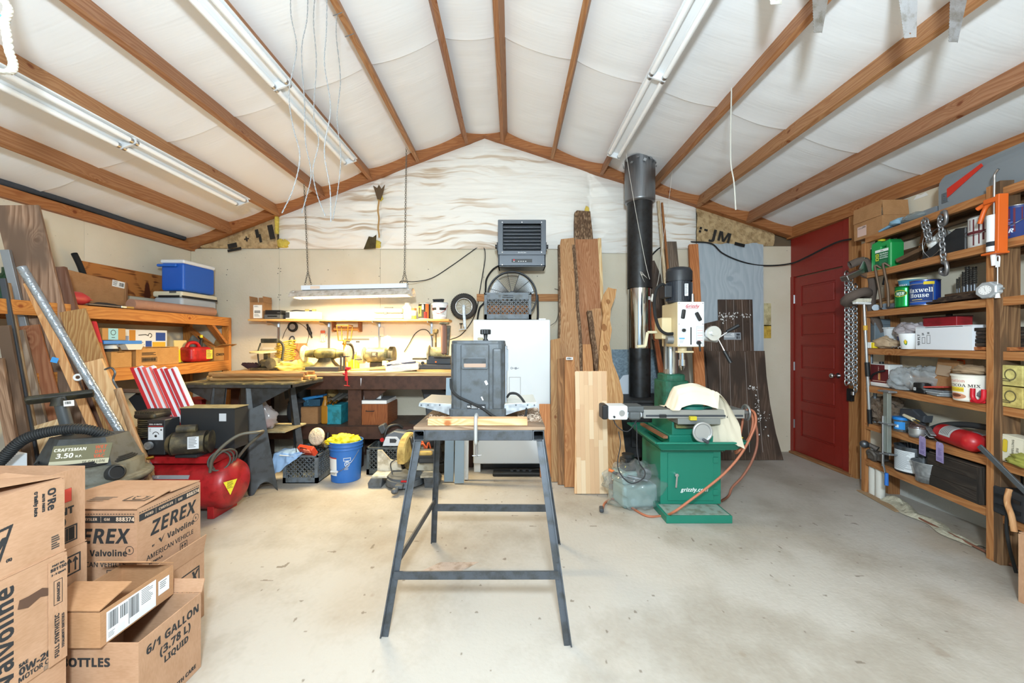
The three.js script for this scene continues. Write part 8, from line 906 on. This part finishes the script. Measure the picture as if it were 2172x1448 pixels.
t = lt(425,-3.62, LW + 0.0, 'headlamp_dish', 'clear round glass dish propped behind the gas can', 'dish'); part('dish', lathe([[0.15,0],[0.13,-0.03],[0.06,-0.05],[0,-0.055]],30,[0,0.16,0],[70,0,0]), mat('#9fa4a6', 0.2, { metal: 0.5 }), t); part('stand', bx(0.1,0.05,0.08,[0,0.026,-0.02], null, 0.003), M.dgrey, t);
}
// ---------- boards, tubes and tools leaning at the left ----------
{
const G = 'boards leaning at the left wall';
const B = (lab, tx, ty, zt, bxp, w, th, m, n = 'leaning_board', c = 'board', zb = zt + 0.19) => { const a = V(bxp, 724 + EYE * FOC / zb, zb); a.y = 0.005; const b = V(tx, ty, zt); return solo(n, lab, c, bar(a, b, w * (zb + zt) / 2 / FOC, th, v3(0.88,0,-0.48),0.002), m, { group: G, ax: -1 }); };
const old = wood('#b39580', 0.85, T.old), old2 = wood('#9c806a', 0.85, T.old), red = wood('#a06a48'), pine = wood('#e3bd8c'), oak = wood('#b8935e', 0.75, T.oak);
B('widest and tallest weathered plank at the far left', 37,436,2.86,200,64,0.03, old);
B('grey film-wrapped square tube left of the wide plank', 12,530,2.76,150,13,0.035, mat('#8d9094', 0.35, { metal: 0.4 }), 'wrapped_tube', 'tube');
B('dark post with drilled holes in front of the flattened box', 124,567,3.02,268,22,0.05, wood('#7d5a48', 0.8));
B('reddish board right of the film-wrapped tube', 60,690,2.80,178,32,0.022, red);
B('long pale yardstick board with printed scale', 60,600,2.70,292,14,0.02, wood('#d9a873'));
B('thin whitish stick beside the yardstick board', 101,672,2.75,278,8,0.012, wood('#d9c3a8'));
B('dark reddish board behind the oak board', 146,690,2.97,318,22,0.03, wood('#6f4534'));
B('short wide oak board with a bolt hole', 154,658,2.92,318,40,0.022, oak);
B('clean pine two-by-four at the right of the stack', 196,765,2.84,352,30,0.04, pine);
B('brown half of the board beside the pine two-by-four', 178,768,2.88,332,16,0.03, wood('#b07a54'));
B('narrow dark steel strip at the far left', 6,590,2.64,104,9,0.02, M.dgrey, 'steel_strip', 'strip');
B('tan stick beside the narrow dark steel strip', 14,600,2.68,112,10,0.025, wood('#a88a64'));
B('grey board stamped with faint print at the left', 38,700,2.73,142,18,0.03, wood('#b5a290', 0.85, T.old));
B('rough bark-brown board at the left picture edge', 8,690,2.58,88,18,0.03, old2);
B('second rough brown board at the left picture edge', -6,760,2.52,62,18,0.03, wood('#ab8c74', 0.85, T.old));
{ const a = V(322,1030,2.84), b = V(46,566,2.58); solo('wrapped_tube', 'long round tube in shiny plastic film slanting across the boards', 'tube', [rod(a, b, 0.024,0.024,18), ...Array.from({ length: 22 }, (_, i) => { const p = a.clone().lerp(b, i / 22 + 0.02); return sp(0.027, p, [1,0.5,1],8); })], mat('#9aa0a6', 0.22, { metal: 0.45, bumpMap: T.nois, bump: 0.004 }), { group: G }); }
{ const t = thing('ruler_scale', 'blue tape square stuck on the yardstick board', 'tape', V(123,763,2.69)); part('tape', bx(0.034,0.034,0.001,[0,0,0.02],[0,25,-18]), mat('#3a8fd0', 0.6), t); }
{ const t = thing('bolt_washer', 'white round washer hanging between the leaning boards', 'washer', V(165,800,2.72)); part('ring', to(0.018,0.007,[0,0,0],[0,30,0],20,8), M.white, t); }
let t = thing('garden_hoe', 'long hoe handle with a red grip leaning on the shelf', 'hoe'); { const a = V(312,1085,2.9), b = V(197,684,3.2); part('handle', rod(a, b, 0.019,0.019,14), wood('#b06f38', 0.6), t); part('grip', rod(b.clone().lerp(a, 0.12), b, 0.0215,0.023,14), mat('#c4262a', 0.5), t); }
t = thing('cultivator', 'wooden-handled hook cultivator leaning beside the hoe', 'hook tool'); { const a = V(330,1060,2.75), b = V(250,825,2.85); part('handle', rod(a, b, 0.02,0.022,12), wood('#a98c6c', 0.8), t); part('hook', tube([b, V(240,805,2.86), V(244,790,2.86), V(236,780,2.86), V(216,786,2.86)],0.007,24,8), M.dsteel, t); }
// four red and white spirit-level cartons
[[293,780, '#c8262c', 'leftmost red-edged level carton'],[318,779, '#e4605a', 'second level carton, pale red stripe'],[341,782, '#c8262c', 'third level carton with white face'],[364,782, '#b51f2a', 'rightmost level carton, red corner at the top']].forEach(([px, py, col, lab], i) => { const zt = 3.3, b = V(px, py, zt), a = V(px + 55,905, zt - 0.05), q = thing('level_carton', lab, 'carton', [0,0,0],0, 'spirit level cartons'); a.y = Math.max(a.y, 0.3); const w = 0.07; part('face', bar(a, b, w, 0.04, v3(1,0,-0.35),0.001), mat('#e6e9ee', 0.45), q); for (const [s, k] of [[-0.5,1],[0.28,0.55]]) { const o = v3(w * s * 0.93,0,0.012); part('red_stripe', bar(a.clone().add(o), b.clone().add(o), w * 0.32 * k, 0.042, v3(1,0,-0.35)), mat(col, 0.45), q); } });
solo('wooden_rail', 'low wooden rail holding up the level cartons', 'rail', bar(V(270,925,3.25), V(440,925,3.25),0.05,0.06, v3(0,0,1)), old2);
solo('broken_board', 'splintered brown board end lying behind the level cartons', 'board', bar(V(228,828,3.42), V(318,830,3.4),0.08,0.03, v3(0,0.2,1),0.003), old);
solo('dark_case', 'dark grey case leaning beside the level cartons', 'case', bar(V(330,900,3.45), V(288,838,3.5),0.10,0.05, v3(1,0,0),0.004), M.blkm);
t = thing('white_carton', 'white carton with blue print at the left edge of the floor', 'carton', V(-12,960,2.45).setY(0.36)); part('body', bx(0.2,0.27,0.2,[0.0,0.136,0],[0,-20,0],0.003), mat('#e3e8ee', 0.6), t); print(t, 'print', 0.16,0.08,[0.05,0.21,0.11],[0,-20,0],90,44, (c, w, h) => { txt(c, 'KEEP', 54,12,17, '#2f6f94'); txt(c, 'PERISHABLE', 54,32,14, '#2f6f94'); }); solo('wooden_box', 'low wooden box under the white carton', 'box', bx(0.3,0.355,0.3,[0,0.178,0], null, 0.004), old2, { pos: V(-12,960,2.47).setY(0.001) });
solo('pine_offcut', 'pale checked pine offcut standing behind the vacuum hose', 'offcut', bar(V(135,1000,2.75), V(112,893,2.82),0.18,0.035, v3(0.95,0,-0.3),0.002), wood('#e2c79c'));
}
// ---------- shop vacuum ----------
{
const c = [-2.63,0,-2.53], t = thing('shop_vacuum', 'dusty black wet-dry shop vacuum behind the cartons', 'vacuum', c), m = mat('#43474a', 0.5, { map: T.grime }), dk = mat('#2b2d2f', 0.5);
part('drum', lathe([[0,0.06],[0.22,0.06],[0.25,0.42],[0.27,0.43],[0.27,0.45],[0,0.45]],40), dk, t); part('rim', lathe([[0.24,0.45],[0.29,0.455],[0.30,0.475],[0.285,0.49],[0.255,0.5],[0.25,0.57],[0.2,0.6],[0,0.6]],44), mat('#5d5c52', 0.6, { map: T.grime }), t); part('port', [lathe([[0.035,0],[0.045,0],[0.045,0.06],[0.035,0.06]],24,[0.215,0.525,0.085],[75,69,0])], dk, t); part('port_hole', cy(0.035,0.035,0.01,[0.262,0.535,0.104],[75,69,0],24), M.blk, t);
{ const lo = [[-0.22,-0.12],[0.2,-0.14],[0.23,0.1],[-0.05,0.2],[-0.22,0.12]], hi = lo.map(([a, b]) => [a * 0.72, b * 0.72]); const g = []; for (let i = 0; i < 5; i++) { const j = (i + 1) % 5; g.push(surf((u, v) => { const A = [lerp(lo[i][0], lo[j][0], u), lerp(lo[i][1], lo[j][1], u)], B2 = [lerp(hi[i][0], hi[j][0], u), lerp(hi[i][1], hi[j][1], u)]; return [lerp(A[0], B2[0], v), lerp(0.58,0.74, v), lerp(A[1], B2[1], v)]; }, 1,1)); } g.push(xf(new THREE.ShapeGeometry(shp(hi.map(([a, b]) => [a, -b]))),[0,0.74,0],[-90,0,0])); part('motor_head', g.map(q => q.toNonIndexed()), m, t); g.length = 0; }
print(t, 'label', 0.27,0.12,[0.095,0.655,0.145],[-24,20,0],270,120, (k, w, h) => { fill(k, '#6f6b52', 0,0, w, h); txt(k, 'CRAFTSMAN', 80,26,25, '#eceada'); txt(k, '3.50', 62,60,40, '#f4f2e6'); txt(k, 'H.P.', 126,68,17, '#f4f2e6'); ['WET', 'DRY', 'VAC'].forEach((s, i) => txt(k, s, 220,20 + i * 27,27, '#c9502f')); fill(k, '#b9b39a', 0,90, w, 30); txt(k, '16 GALLON', 200,104,20, '#4a463a'); });
part('cord_wrap', [0,1,2].map(i => to(0.225 - i * 0.008,0.006,[0.0,0.592 + i * 0.008,0.01],[90,0,0],48,6)), M.rub, t);
const H = new THREE.CatmullRomCurve3([[-30,1010,2.3],[8,970,2.33],[50,932,2.36],[110,914,2.4],[180,910,2.45],[235,928,2.55],[268,965,2.7],[290,1000,2.85],[305,1030,2.95]].map(([a, b, z]) => V(a, b, z).sub(v3(...c)))), g = [new THREE.TubeGeometry(H, 90,0.027,12)]; for (let i = 0; i < 110; i++) { const p = H.getPointAt(i / 109), d = H.getTangentAt(i / 109), q = new THREE.TorusGeometry(0.027,0.0045,5,14); q.applyQuaternion(new THREE.Quaternion().setFromUnitVectors(v3(0,0,1), d)); q.translate(p.x, p.y, p.z); g.push(q); } part('hose', g, mat('#2a2c2e', 0.55), t);
const w = thing('vacuum_nozzle', 'black floor nozzle on its wand leaning among the boards', 'nozzle'), n = V(125,842,2.5), b = V(165,985,2.55); part('wand', rod(b, n, 0.033,0.03,24), mat('#44484b', 0.4), w); part('head', [bar(V(52,850,2.42), V(200,833,2.62),0.06,0.035, v3(0,0.5,1),0.012), rod(n.clone().add(v3(0,-0.05,0)), n, 0.04,0.03,20)], mat('#4a4a42', 0.6, { map: T.dust }), w); print(w, 'sticker', 0.06,0.035, V(146,855,2.45).toArray(),[0,5,4],36,22, (k, W, h) => { fill(k, '#f0f0ee', 0,0, W, h); barcode(k, 4,4,26,10); });
}
// ---------- air compressor ----------
{
const t = thing('air_compressor', 'red horizontal-tank air compressor with black pump and motor', 'compressor', [-2.48,0,-3.14]), rd = mat('#a51e22', 0.35, { map: T.grime }), bk = mat('#2b2c2e', 0.45), du = mat('#68645a', 0.55, { map: T.dust });
part('tank', lathe([[0,-0.42],[0.09,-0.41],[0.16,-0.37],[0.19,-0.31],[0.19,0.31],[0.16,0.37],[0.09,0.41],[0,0.42]],44,[-0.02,0.23,0],[0,0,90]), rd, t); parts('foot', [-0.22,0.24].map(x => [bx(0.05,0.09,0.26,[x, 0.046,0], null, 0.004)]), rd, t); part('deck', bx(0.66,0.05,0.24,[-0.06,0.44,0.02], null, 0.004), rd, t); part('silver_band', bx(0.34,0.028,0.003,[-0.06,0.325,0.166],[-28,0,0]), mat('#b9bcc0', 0.35, { metal: 0.5 }), t); print(t, 'maker_name', 0.13,0.04,[-0.17,0.325,0.1685],[-28,0,0],110,34, (c, w, h) => txt(c, 'SANBORN', 55,17,22, '#e3d3d3', 'sans-serif', 'center', 'italic bold'));
const pump = part('pump', [bx(0.13,0.10,0.13,[-0.30,0.52,0.0], null, 0.02), cy(0.055,0.055,0.2,[-0.30,0.66,0], null, 24)], bk, t); parts('fin', Array.from({ length: 9 }, (_, i) => cy(0.09,0.09,0.007,[-0.30,0.60 + i * 0.0155,0], null, 30)), mat('#7a7564', 0.5, { map: T.dust }), pump); part('pump_head', [rb(0.17,0.045,0.16,[-0.30,0.755,0], null, 0.02), ...Array.from({ length: 9 }, (_, i) => bx(0.008,0.02,0.15,[-0.37 + i * 0.0175,0.782,0]))], du, t);
const bx_ = part('control_box', bx(0.13,0.26,0.14,[-0.155,0.61,0.07], null, 0.006), bk, t); print(bx_, 'dial_plate', 0.115,0.13,[-0.155,0.655,0.1415], null, 120,136, (c, w, h) => { fill(c, '#1c1c1e', 0,0, w, h); txt(c, 'DIAL-O-MATIC', 60,12,15, '#f0f0f0'); fill(c, '#c22a2a', 2,26,116,5); fill(c, '#dfe4ea', 2,36,116,98); c.strokeStyle = '#222'; c.lineWidth = 5; c.beginPath(); c.arc(60,96,24,3.4,6.1); c.stroke(); c.fillStyle = '#222'; c.beginPath(); c.arc(60,104,10,0,6.3); c.fill(); scrib(c, 10,46,14,26,4); fill(c, '#333', 96,50,12,12); }); parts('gauge', [cy(0.028,0.028,0.02,[-0.19,0.555,0.16],[90,0,0],20), cy(0.028,0.028,0.02,[-0.20,0.41,0.16],[90,0,0],20)], M.galv, t); parts('valve', [rod([-0.16,0.47,0.15],[-0.24,0.455,0.2],0.013,0.01), rod([-0.2,0.45,0.17],[-0.25,0.43,0.21],0.011,0.01)], M.brass, t);
part('belt_guard', [bx(0.42,0.31,0.012,[0.11,0.64,-0.02], null, 0.004), bx(0.42,0.01,0.16,[0.11,0.795,-0.09]), bx(0.01,0.31,0.16,[0.32,0.64,-0.09])], bk, t); part('guard_dust', bx(0.44,0.004,0.17,[0.11,0.803,-0.09]), mat('#8d8464', 0.9, { map: T.grime }), t, { label: 'dust-covered top of the belt guard' }); part('worn_sticker', bx(0.055,0.06,0.001,[0.23,0.73,-0.013]), mat('#c9ccd0', 0.7), t);
part('motor', [cy(0.085,0.085,0.20,[0.08,0.565,0.11],[0,20,90],32), cy(0.06,0.085,0.03,[-0.035,0.565,0.155],[0,20,90],32), cy(0.085,0.06,0.03,[0.19,0.565,0.07],[0,20,-90],32), cy(0.02,0.02,0.02,[-0.055,0.565,0.165],[0,20,90],16)], du, t); part('capacitor', [cy(0.03,0.03,0.12,[0.06,0.67,0.12],[0,20,90],20)], du, t); print(t, 'motor_plate', 0.07,0.09,[0.15,0.58,0.178],[0,20,0],40,52, (c, w, h) => { fill(c, '#d5d8dc', 0,0, w, h); scrib(c, 4,4,30,44,7); }); part('motor_foot', bx(0.16,0.02,0.14,[0.08,0.475,0.09], null, 0.003), bk, t);
part('handle', [tube([[0.26,0.36,0.16],[0.30,0.48,0.18],[0.44,0.62,0.12],[0.55,0.63,0.05],[0.5,0.6,-0.08],[0.36,0.48,-0.1],[0.28,0.38,-0.1]],0.011,60)], mat('#6a675c', 0.5, { metal: 0.4 }), t); part('cable', [0,1,2].map(i => to(0.07 + i * 0.008,0.007,[0.30 + i * 0.006,0.43,0.12 - i * 0.02],[i * 12,50 + i * 8,10 * i],30,6)), mat('#4b4a44', 0.6), t);
print(t, 'warning_label', 0.10,0.115,[0.386,0.235,0.125],[0,62,0],80,88, (c, w, h) => { c.fillStyle = '#e3cf2c'; c.beginPath(); c.moveTo(2,4); c.lineTo(78,4); c.lineTo(40,86); c.fill(); scrib(c, 22,10,36,40,7, '#5a5418'); });
}
// ---------- black stand with flared legs, tool handles on top ----------
{
const t = thing('machine_stand', 'black sheet-metal stand with flared legs left of the bench', 'stand', [-2.38,0,-3.78]), m = mat('#3a3c3f', 0.4, { metal: 0.2, map: T.grime });
part('top_plate', lim(-0.52,0.48,0.945,0.96,-0.30,0.28,0.002), mat('#8d8464', 0.8, { map: T.dust }), t); part('top_flange', [lim(-0.52,0.48,0.92,0.945,0.27,0.28), lim(-0.52,-0.51,0.92,0.945,-0.3,0.28), lim(0.47,0.48,0.92,0.945,-0.3,0.28)], m, t);
parts('wing', [ext([[-0.5,0.92],[-0.12,0.92],[-0.14,0.74]],0.008,[0,0,0.24]), ext([[0.46,0.92],[0.1,0.92],[0.12,0.74]],0.008,[0,0,0.24]), ext([[0.46,0.92],[0.1,0.92],[0.12,0.74]],0.008,[0,0,-0.26])], m, t);
const leg = (x0, z0, x1, z1, w, wt = 0.08) => surf((u, v) => { const a = (u - 0.5) * 2, x = lerp(x0, x1, v), z = lerp(z0, z1, v), W = lerp(wt, w, v); const arch = v === 1 ? 0.10 * Math.max(0,1 - Math.pow(Math.abs(Math.abs(a) - 0.55) / 0.4,2)) : 0; return [x + a * W, lerp(0.94,0.0 + arch, v), z - Math.abs(a) * W * 0.75]; }, 24,12);
parts('leg', [leg(0.06,0.25,0.14,0.32,0.17), leg(-0.22,0.25,-0.34,0.3,0.12), leg(0.22,-0.15,0.36,-0.1,0.05,0.035), leg(-0.2,-0.15,-0.3,-0.1,0.12)], m, t); part('shelf', lim(-0.3,0.34,0.50,0.512,-0.24,0.14), mat('#a89c7c', 0.8, { map: T.grime }), t);
const hm = ['#b9945c', '#a8804c', '#c9a672', '#9a744a', '#c0985e', '#b08a58', '#caa874', '#a37c4e'];
['backmost', 'second from the back', 'third from the back', 'fourth from the back', 'fourth from the front', 'third from the front', 'second from the front', 'frontmost'].forEach((l, i) => { const y = 0.961 + 0.021 + (i % 2 ? 0.036 : 0), z = -3.96 + i * 0.045; solo('broomstick', l + ' of the wooden broomsticks on the black stand', 'broomstick', rod([-2.82 + (i % 4) * 0.05, y, z + 0.02],[-1.96 + (i * 37 % 5) * 0.02, y, z - 0.02],0.021,0.019,14), wood(hm[i],0.65), { group: 'broomsticks on the black stand' }); });
for (const [x, l, col, h] of [[-2.55, 'clear bag of small cartons on the black stand shelf', '#d9dcdc', 0.11],[-2.3, 'bag with a red canister on the black stand shelf', '#e3dad8', 0.13]]) { const q = thing('parts_bag', l, 'bag', [x, 0.513,-3.76]); part('bag', lump(0.11, h, 0.09,0.4,3,[0, h * 0.77,0], x > -2.4 ? 121 : 123,30), mat(col, 0.2, { transmission: 0.6, thickness: 0 }), q); part('contents', [bx(0.12,0.07,0.1,[0,0.05,0], null, 0.004)], mat(x > -2.4 ? '#b8402c' : '#b07a4a', 0.7), q); }
solo('red_case', 'red metal case on the floor behind the level cartons', 'case', bx(0.2,0.22,0.2,[0,0.111,0], null, 0.006), mat('#8c1c22', 0.4), { pos: [-3.05,0.55 - 0.0,-3.95] }); solo('dark_cabinet', 'dark steel cabinet under the lower left shelf', 'cabinet', bx(0.36,0.545,0.5,[0,0.273,0], null, 0.006), mat('#4b4d50', 0.5), { pos: [-3.08,0.002,-3.95] });
}
// ---------- stacked cartons at the front left ----------
{
const ink = '#2b2b2c', C = (lab, x0, x1, y, h, z0, z1, o = {}) => { const t = thing('cardboard_box', lab, 'box', [(x0 + x1) / 2, y + 0.001,-(z0 + z1) / 2]); t.P = carton(t, x1 - x0, h, z1 - z0, { m: M.kraft3, ...o }); t.w = x1 - x0; t.d = z1 - z0; t.h = h; return t; };
const R = (t, n, w, h, y, dz, pw, ph, f) => print(t.P.right, n, w, h, [t.w / 2 + 0.0006, y, dz],[0,90,0], pw, ph, f), Fr = (t, n, w, h, y, dx, pw, ph, f) => print(t.P.front, n, w, h, [dx, y, t.d / 2 + 0.0006], null, pw, ph, f);
const vee = (c, x, y, s) => { c.fillStyle = ink; c.beginPath(); c.moveTo(x, y); c.lineTo(x + s * 0.35, y); c.lineTo(x + s * 0.5, y + s * 0.45); c.lineTo(x + s * 1.1, y - s * 0.3); c.lineTo(x + s * 0.5, y + s * 0.8); c.fill(); };
const up = (c, x, y, s) => { c.strokeStyle = ink; c.lineWidth = 3; c.strokeRect(x, y, s, s * 1.3); for (const k of [0.3,0.7]) { c.beginPath(); c.moveTo(x + s * k, y + s * 1.1); c.lineTo(x + s * k, y + s * 0.25); c.moveTo(x + s * (k - 0.14), y + s * 0.45); c.lineTo(x + s * k, y + s * 0.2); c.lineTo(x + s * (k + 0.14), y + s * 0.45); c.stroke(); } };
const zerex = (c, w, h) => { fill(c, ink, 8,20, w - 16,44); txt(c, 'FORD', 80,42,24, '#d9b99a'); txt(c, 'CHRYSLER', 210,42,24, '#d9b99a'); txt(c, 'GM', 330,42,24, '#d9b99a'); txt(c, '888374', 446,42,36, '#e3c6a8'); fill(c, '#d9b99a', 130,24,2,36); fill(c, '#d9b99a', 290,24,2,36); for (let x = 8; x < w - 8; x += 18) fill(c, ink, x, 6,11,4); c.save(); c.transform(1,0,-0.18,1,40,0); txt(c, 'ZEREX', 270,150,132, ink, 'sans-serif', 'center', 'bold', 0.98); c.restore(); vee(c, 150,240,44); txt(c, 'Valvoline', 340,258,54, ink); txt(c, 'BY', 110,268,16, ink); txt(c, 'AMERICAN VEHICLE', 256,330,44, ink, 'sans-serif', 'center', 'normal'); up(c, 330,368,60); txt(c, 'FORMULA', 130,376,22, ink); c.strokeStyle = ink; c.lineWidth = 2; c.beginPath(); c.arc(474,240,26,0,6.3); c.stroke(); txt(c, '5', 474,241,24, ink); };
const b = C('lower carton printed with washer fluid lettering under the antifreeze box', -1.90,-1.484,0,0.315,1.655,1.954, { flaps: [null, null, null, 100], flapLen: 0.08 });
R(b, 'lettering', 0.28,0.3,0.157,0,220,236, (c, w, h) => { c.strokeStyle = ink; c.lineWidth = 3; c.strokeRect(30,40,172,52); txt(c, 'Rain-X', 112,67,52, ink, 'sans-serif', 'center', 'italic bold'); txt(c, 'WASHER FLUID', 112,112,24, ink); txt(c, 'AND', 158,142,42, ink); scrib(c, 120,168,80,8,1, ink); });
const a = C('antifreeze carton lettered in bold black on its two sides', -1.93,-1.522,0.317,0.316,1.645,1.98, { flaps: [6,3,0,0] });
const z = drawn(512,470, zerex); R(a, 'lettering', 0.325,0.298,0.158,0,0,0, z); Fr(a, 'lettering', 0.325,0.298,0.158,0.036,0,0, z);
print(a, 'handling_print', 0.26,0.12,[0.06,0.336,0.08],[-90,0,0],220,100, (c, w, h) => { txt(c, 'THIS SIDE UP', 92,20,26, '#4a443f'); scrib(c, 10,44,90,40,4, '#8a7868'); c.strokeStyle = '#4a443f'; c.lineWidth = 3; c.strokeRect(138,16,76,60); c.beginPath(); c.arc(160,34,7,0,6.3); c.arc(194,34,7,0,6.3); c.moveTo(154,46); c.lineTo(164,66); c.lineTo(192,66); c.lineTo(200,46); c.stroke(); });
const g = C('nearest floor carton marked six one-gallon bottles, open top', -1.575,-1.262,0,0.30,1.37,1.645, { flaps: [null, 110, null, null], flapLen: 0.05 });
R(g, 'lettering', 0.25,0.28,0.145,0,280,314, (c, w, h) => { txt(c, '6/1 GALLON', 150,40,46, ink); txt(c, '(3.78 L)', 156,90,46, ink); txt(c, 'LIQUID', 160,136,36, ink); txt(c, 'HANDLE WITH CARE', 150,290,24, ink); up(c, 20,240,50); });
Fr(g, 'lettering', 0.25,0.25,0.15,0,220,220, (c, w, h) => { txt(c, 'BOTTLES', 90,36,36, ink); txt(c, 'HANDLE', 180,150,14, ink); txt(c, 'WITH CARE', 180,166,14, ink); up(c, 156,176,44); });
const l = C('long low open carton with barcode shipping label, tipped on the gallon box', -1.575,-1.366,0.302,0.117,1.345,1.635, { flaps: [14,30, null, null], flapLen: 0.12, m: mat('#bd8f68', 0.9, { map: T.kraft }) });
R(l, 'shipping_label', 0.19,0.10,0.055,0.03,300,158, (c, w, h) => { fill(c, '#f0f2f4', 0,0, w, h); barcode(c, 8,10,60,90); barcode(c, 76,14,50,70); barcode(c, 132,10,60,110); scrib(c, 204,10,80,90,9); fill(c, ink, 126,8,3,140); fill(c, '#e8eaec', 60,110,44,40); scrib(c, 10,116,44,30,4); }); R(l, 'sticker', 0.05,0.055,0.062,-0.10,40,44, (c, w, h) => { fill(c, '#f0f2f4', 0,0, w, h); scrib(c, 6,6,26,24,4); });
C('plain carton at floor level below the oil carton', -1.80,-1.43,0,0.315,0.93,1.30);
const o = C('motor oil carton with a torn hand hole, at the left edge', -1.80,-1.425,0.317,0.33,0.93,1.298);
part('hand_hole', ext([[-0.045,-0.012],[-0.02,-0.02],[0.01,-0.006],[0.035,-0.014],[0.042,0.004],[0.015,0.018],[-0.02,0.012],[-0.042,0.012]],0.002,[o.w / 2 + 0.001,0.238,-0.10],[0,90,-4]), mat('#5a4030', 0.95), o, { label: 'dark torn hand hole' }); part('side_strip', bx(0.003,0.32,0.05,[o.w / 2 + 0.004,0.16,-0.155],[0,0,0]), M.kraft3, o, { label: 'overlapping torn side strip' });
R(o, 'lettering', 0.36,0.32,0.16,0.0,420,374, (c, w, h) => { c.save(); c.translate(236,175); c.rotate(-Math.PI / 2); txt(c, 'Valvoline', 0,0,74, ink); c.restore(); vee(c, 214,334,36); txt(c, 'SAE', 290,300,16, ink); txt(c, '0W-20', 326,322,34, ink); txt(c, 'MOTOR OIL', 330,348,21, ink, 'sans-serif', 'center', 'normal'); fill(c, '#8d7663', 350,360,50,14); });
print(o, 'strip_lettering', 0.048,0.31,[o.w / 2 + 0.0062,0.16,-0.155],[0,90,0],84,540, (c, w, h) => { txt(c, 'PART NO.', 42,14,14, ink); txt(c, '881150', 42,36,24, ink); txt(c, '3 - 5 Quart', 42,62,14, ink); c.save(); c.translate(34,400); c.rotate(-Math.PI / 2); txt(c, 'FULL SYNTHETIC', 0,0,30, ink); txt(c, 'TOTALMENTE SINTETICO', 10,30,16, ink); c.restore(); c.strokeStyle = ink; c.strokeRect(20,100,40,130); c.save(); c.translate(40,166); c.rotate(-Math.PI / 2); txt(c, 'ADVANCED', 0,0,20, ink); c.restore(); });
const r = C('auto parts carton on top of the oil carton, flaps sagging', -1.80,-1.43,0.65,0.232,0.93,1.296, { flaps: [4,8,2,5] });
R(r, 'lettering', 0.36,0.22,0.115,0,420,256, (c, w, h) => { c.strokeStyle = ink; c.lineWidth = 7; c.beginPath(); c.moveTo(150,110); c.lineTo(262,96); c.lineTo(230,196); c.lineTo(130,208); c.stroke(); txt(c, 'y', 214,146,96, ink, 'sans-serif', 'center', 'italic bold'); c.save(); c.translate(366,42); c.rotate(Math.PI / 2); txt(c, "O'Re", 10,-14,36, ink); txt(c, 'AUTO PARTS', 14,12,11, ink); txt(c, "O'Reilly Auto", 10,34,14, ink); c.restore(); txt(c, '(R)', 256,206,12, ink); scrib(c, 380,190,26,50,6, '#4a443f'); });
C('plain carton at the bottom of the rear left stack', -1.95,-1.6,0,0.285,1.31,1.515); const u = C('carton with up arrows in the middle of the rear left stack', -1.95,-1.585,0.287,0.285,1.31,1.512); R(u, 'arrows', 0.07,0.09,0.22,-0.05,60,80, (c) => up(c, 8,4,44));
const n = C('coolant carton with red bar and barcode on the rear left stack', -1.95,-1.59,0.574,0.283,1.31,1.51, { flaps: [null, null, 60, null], flapLen: 0.05 });
R(n, 'lettering', 0.17,0.24,0.13,0,160,226, (c, w, h) => { fill(c, '#d0493a', 20,30,110,44); txt(c, 'ANT', 104,104,34, ink); txt(c, 'D', 100,140,42, ink); c.strokeStyle = ink; c.lineWidth = 3; c.strokeRect(46,160,100,50); barcode(c, 52,164,88,42); });
// scraps on the floor
const p = onFloor(955,1202); solo('floor_stain', 'brown rectangular stain patch on the concrete under the stand', 'stain', surf((x, y) => [lerp(-0.115,0.115, x) + (y - 0.5) * 0.1,0.0015, lerp(0.05,-0.05, y)],2,2), mat('#b5a192', 0.75, { map: T.grime }), { pos: [p.x, 0, p.z] });
const q = onFloor(1156,1222); solo('paper_scrap', 'small white scrap of paper on the concrete floor', 'scrap', lump(0.022,0.008,0.014,0.5,4,[0,0.008,0],131,16), M.white, { pos: [q.x, 0, q.z] });
}
renderer.render(scene, camera);
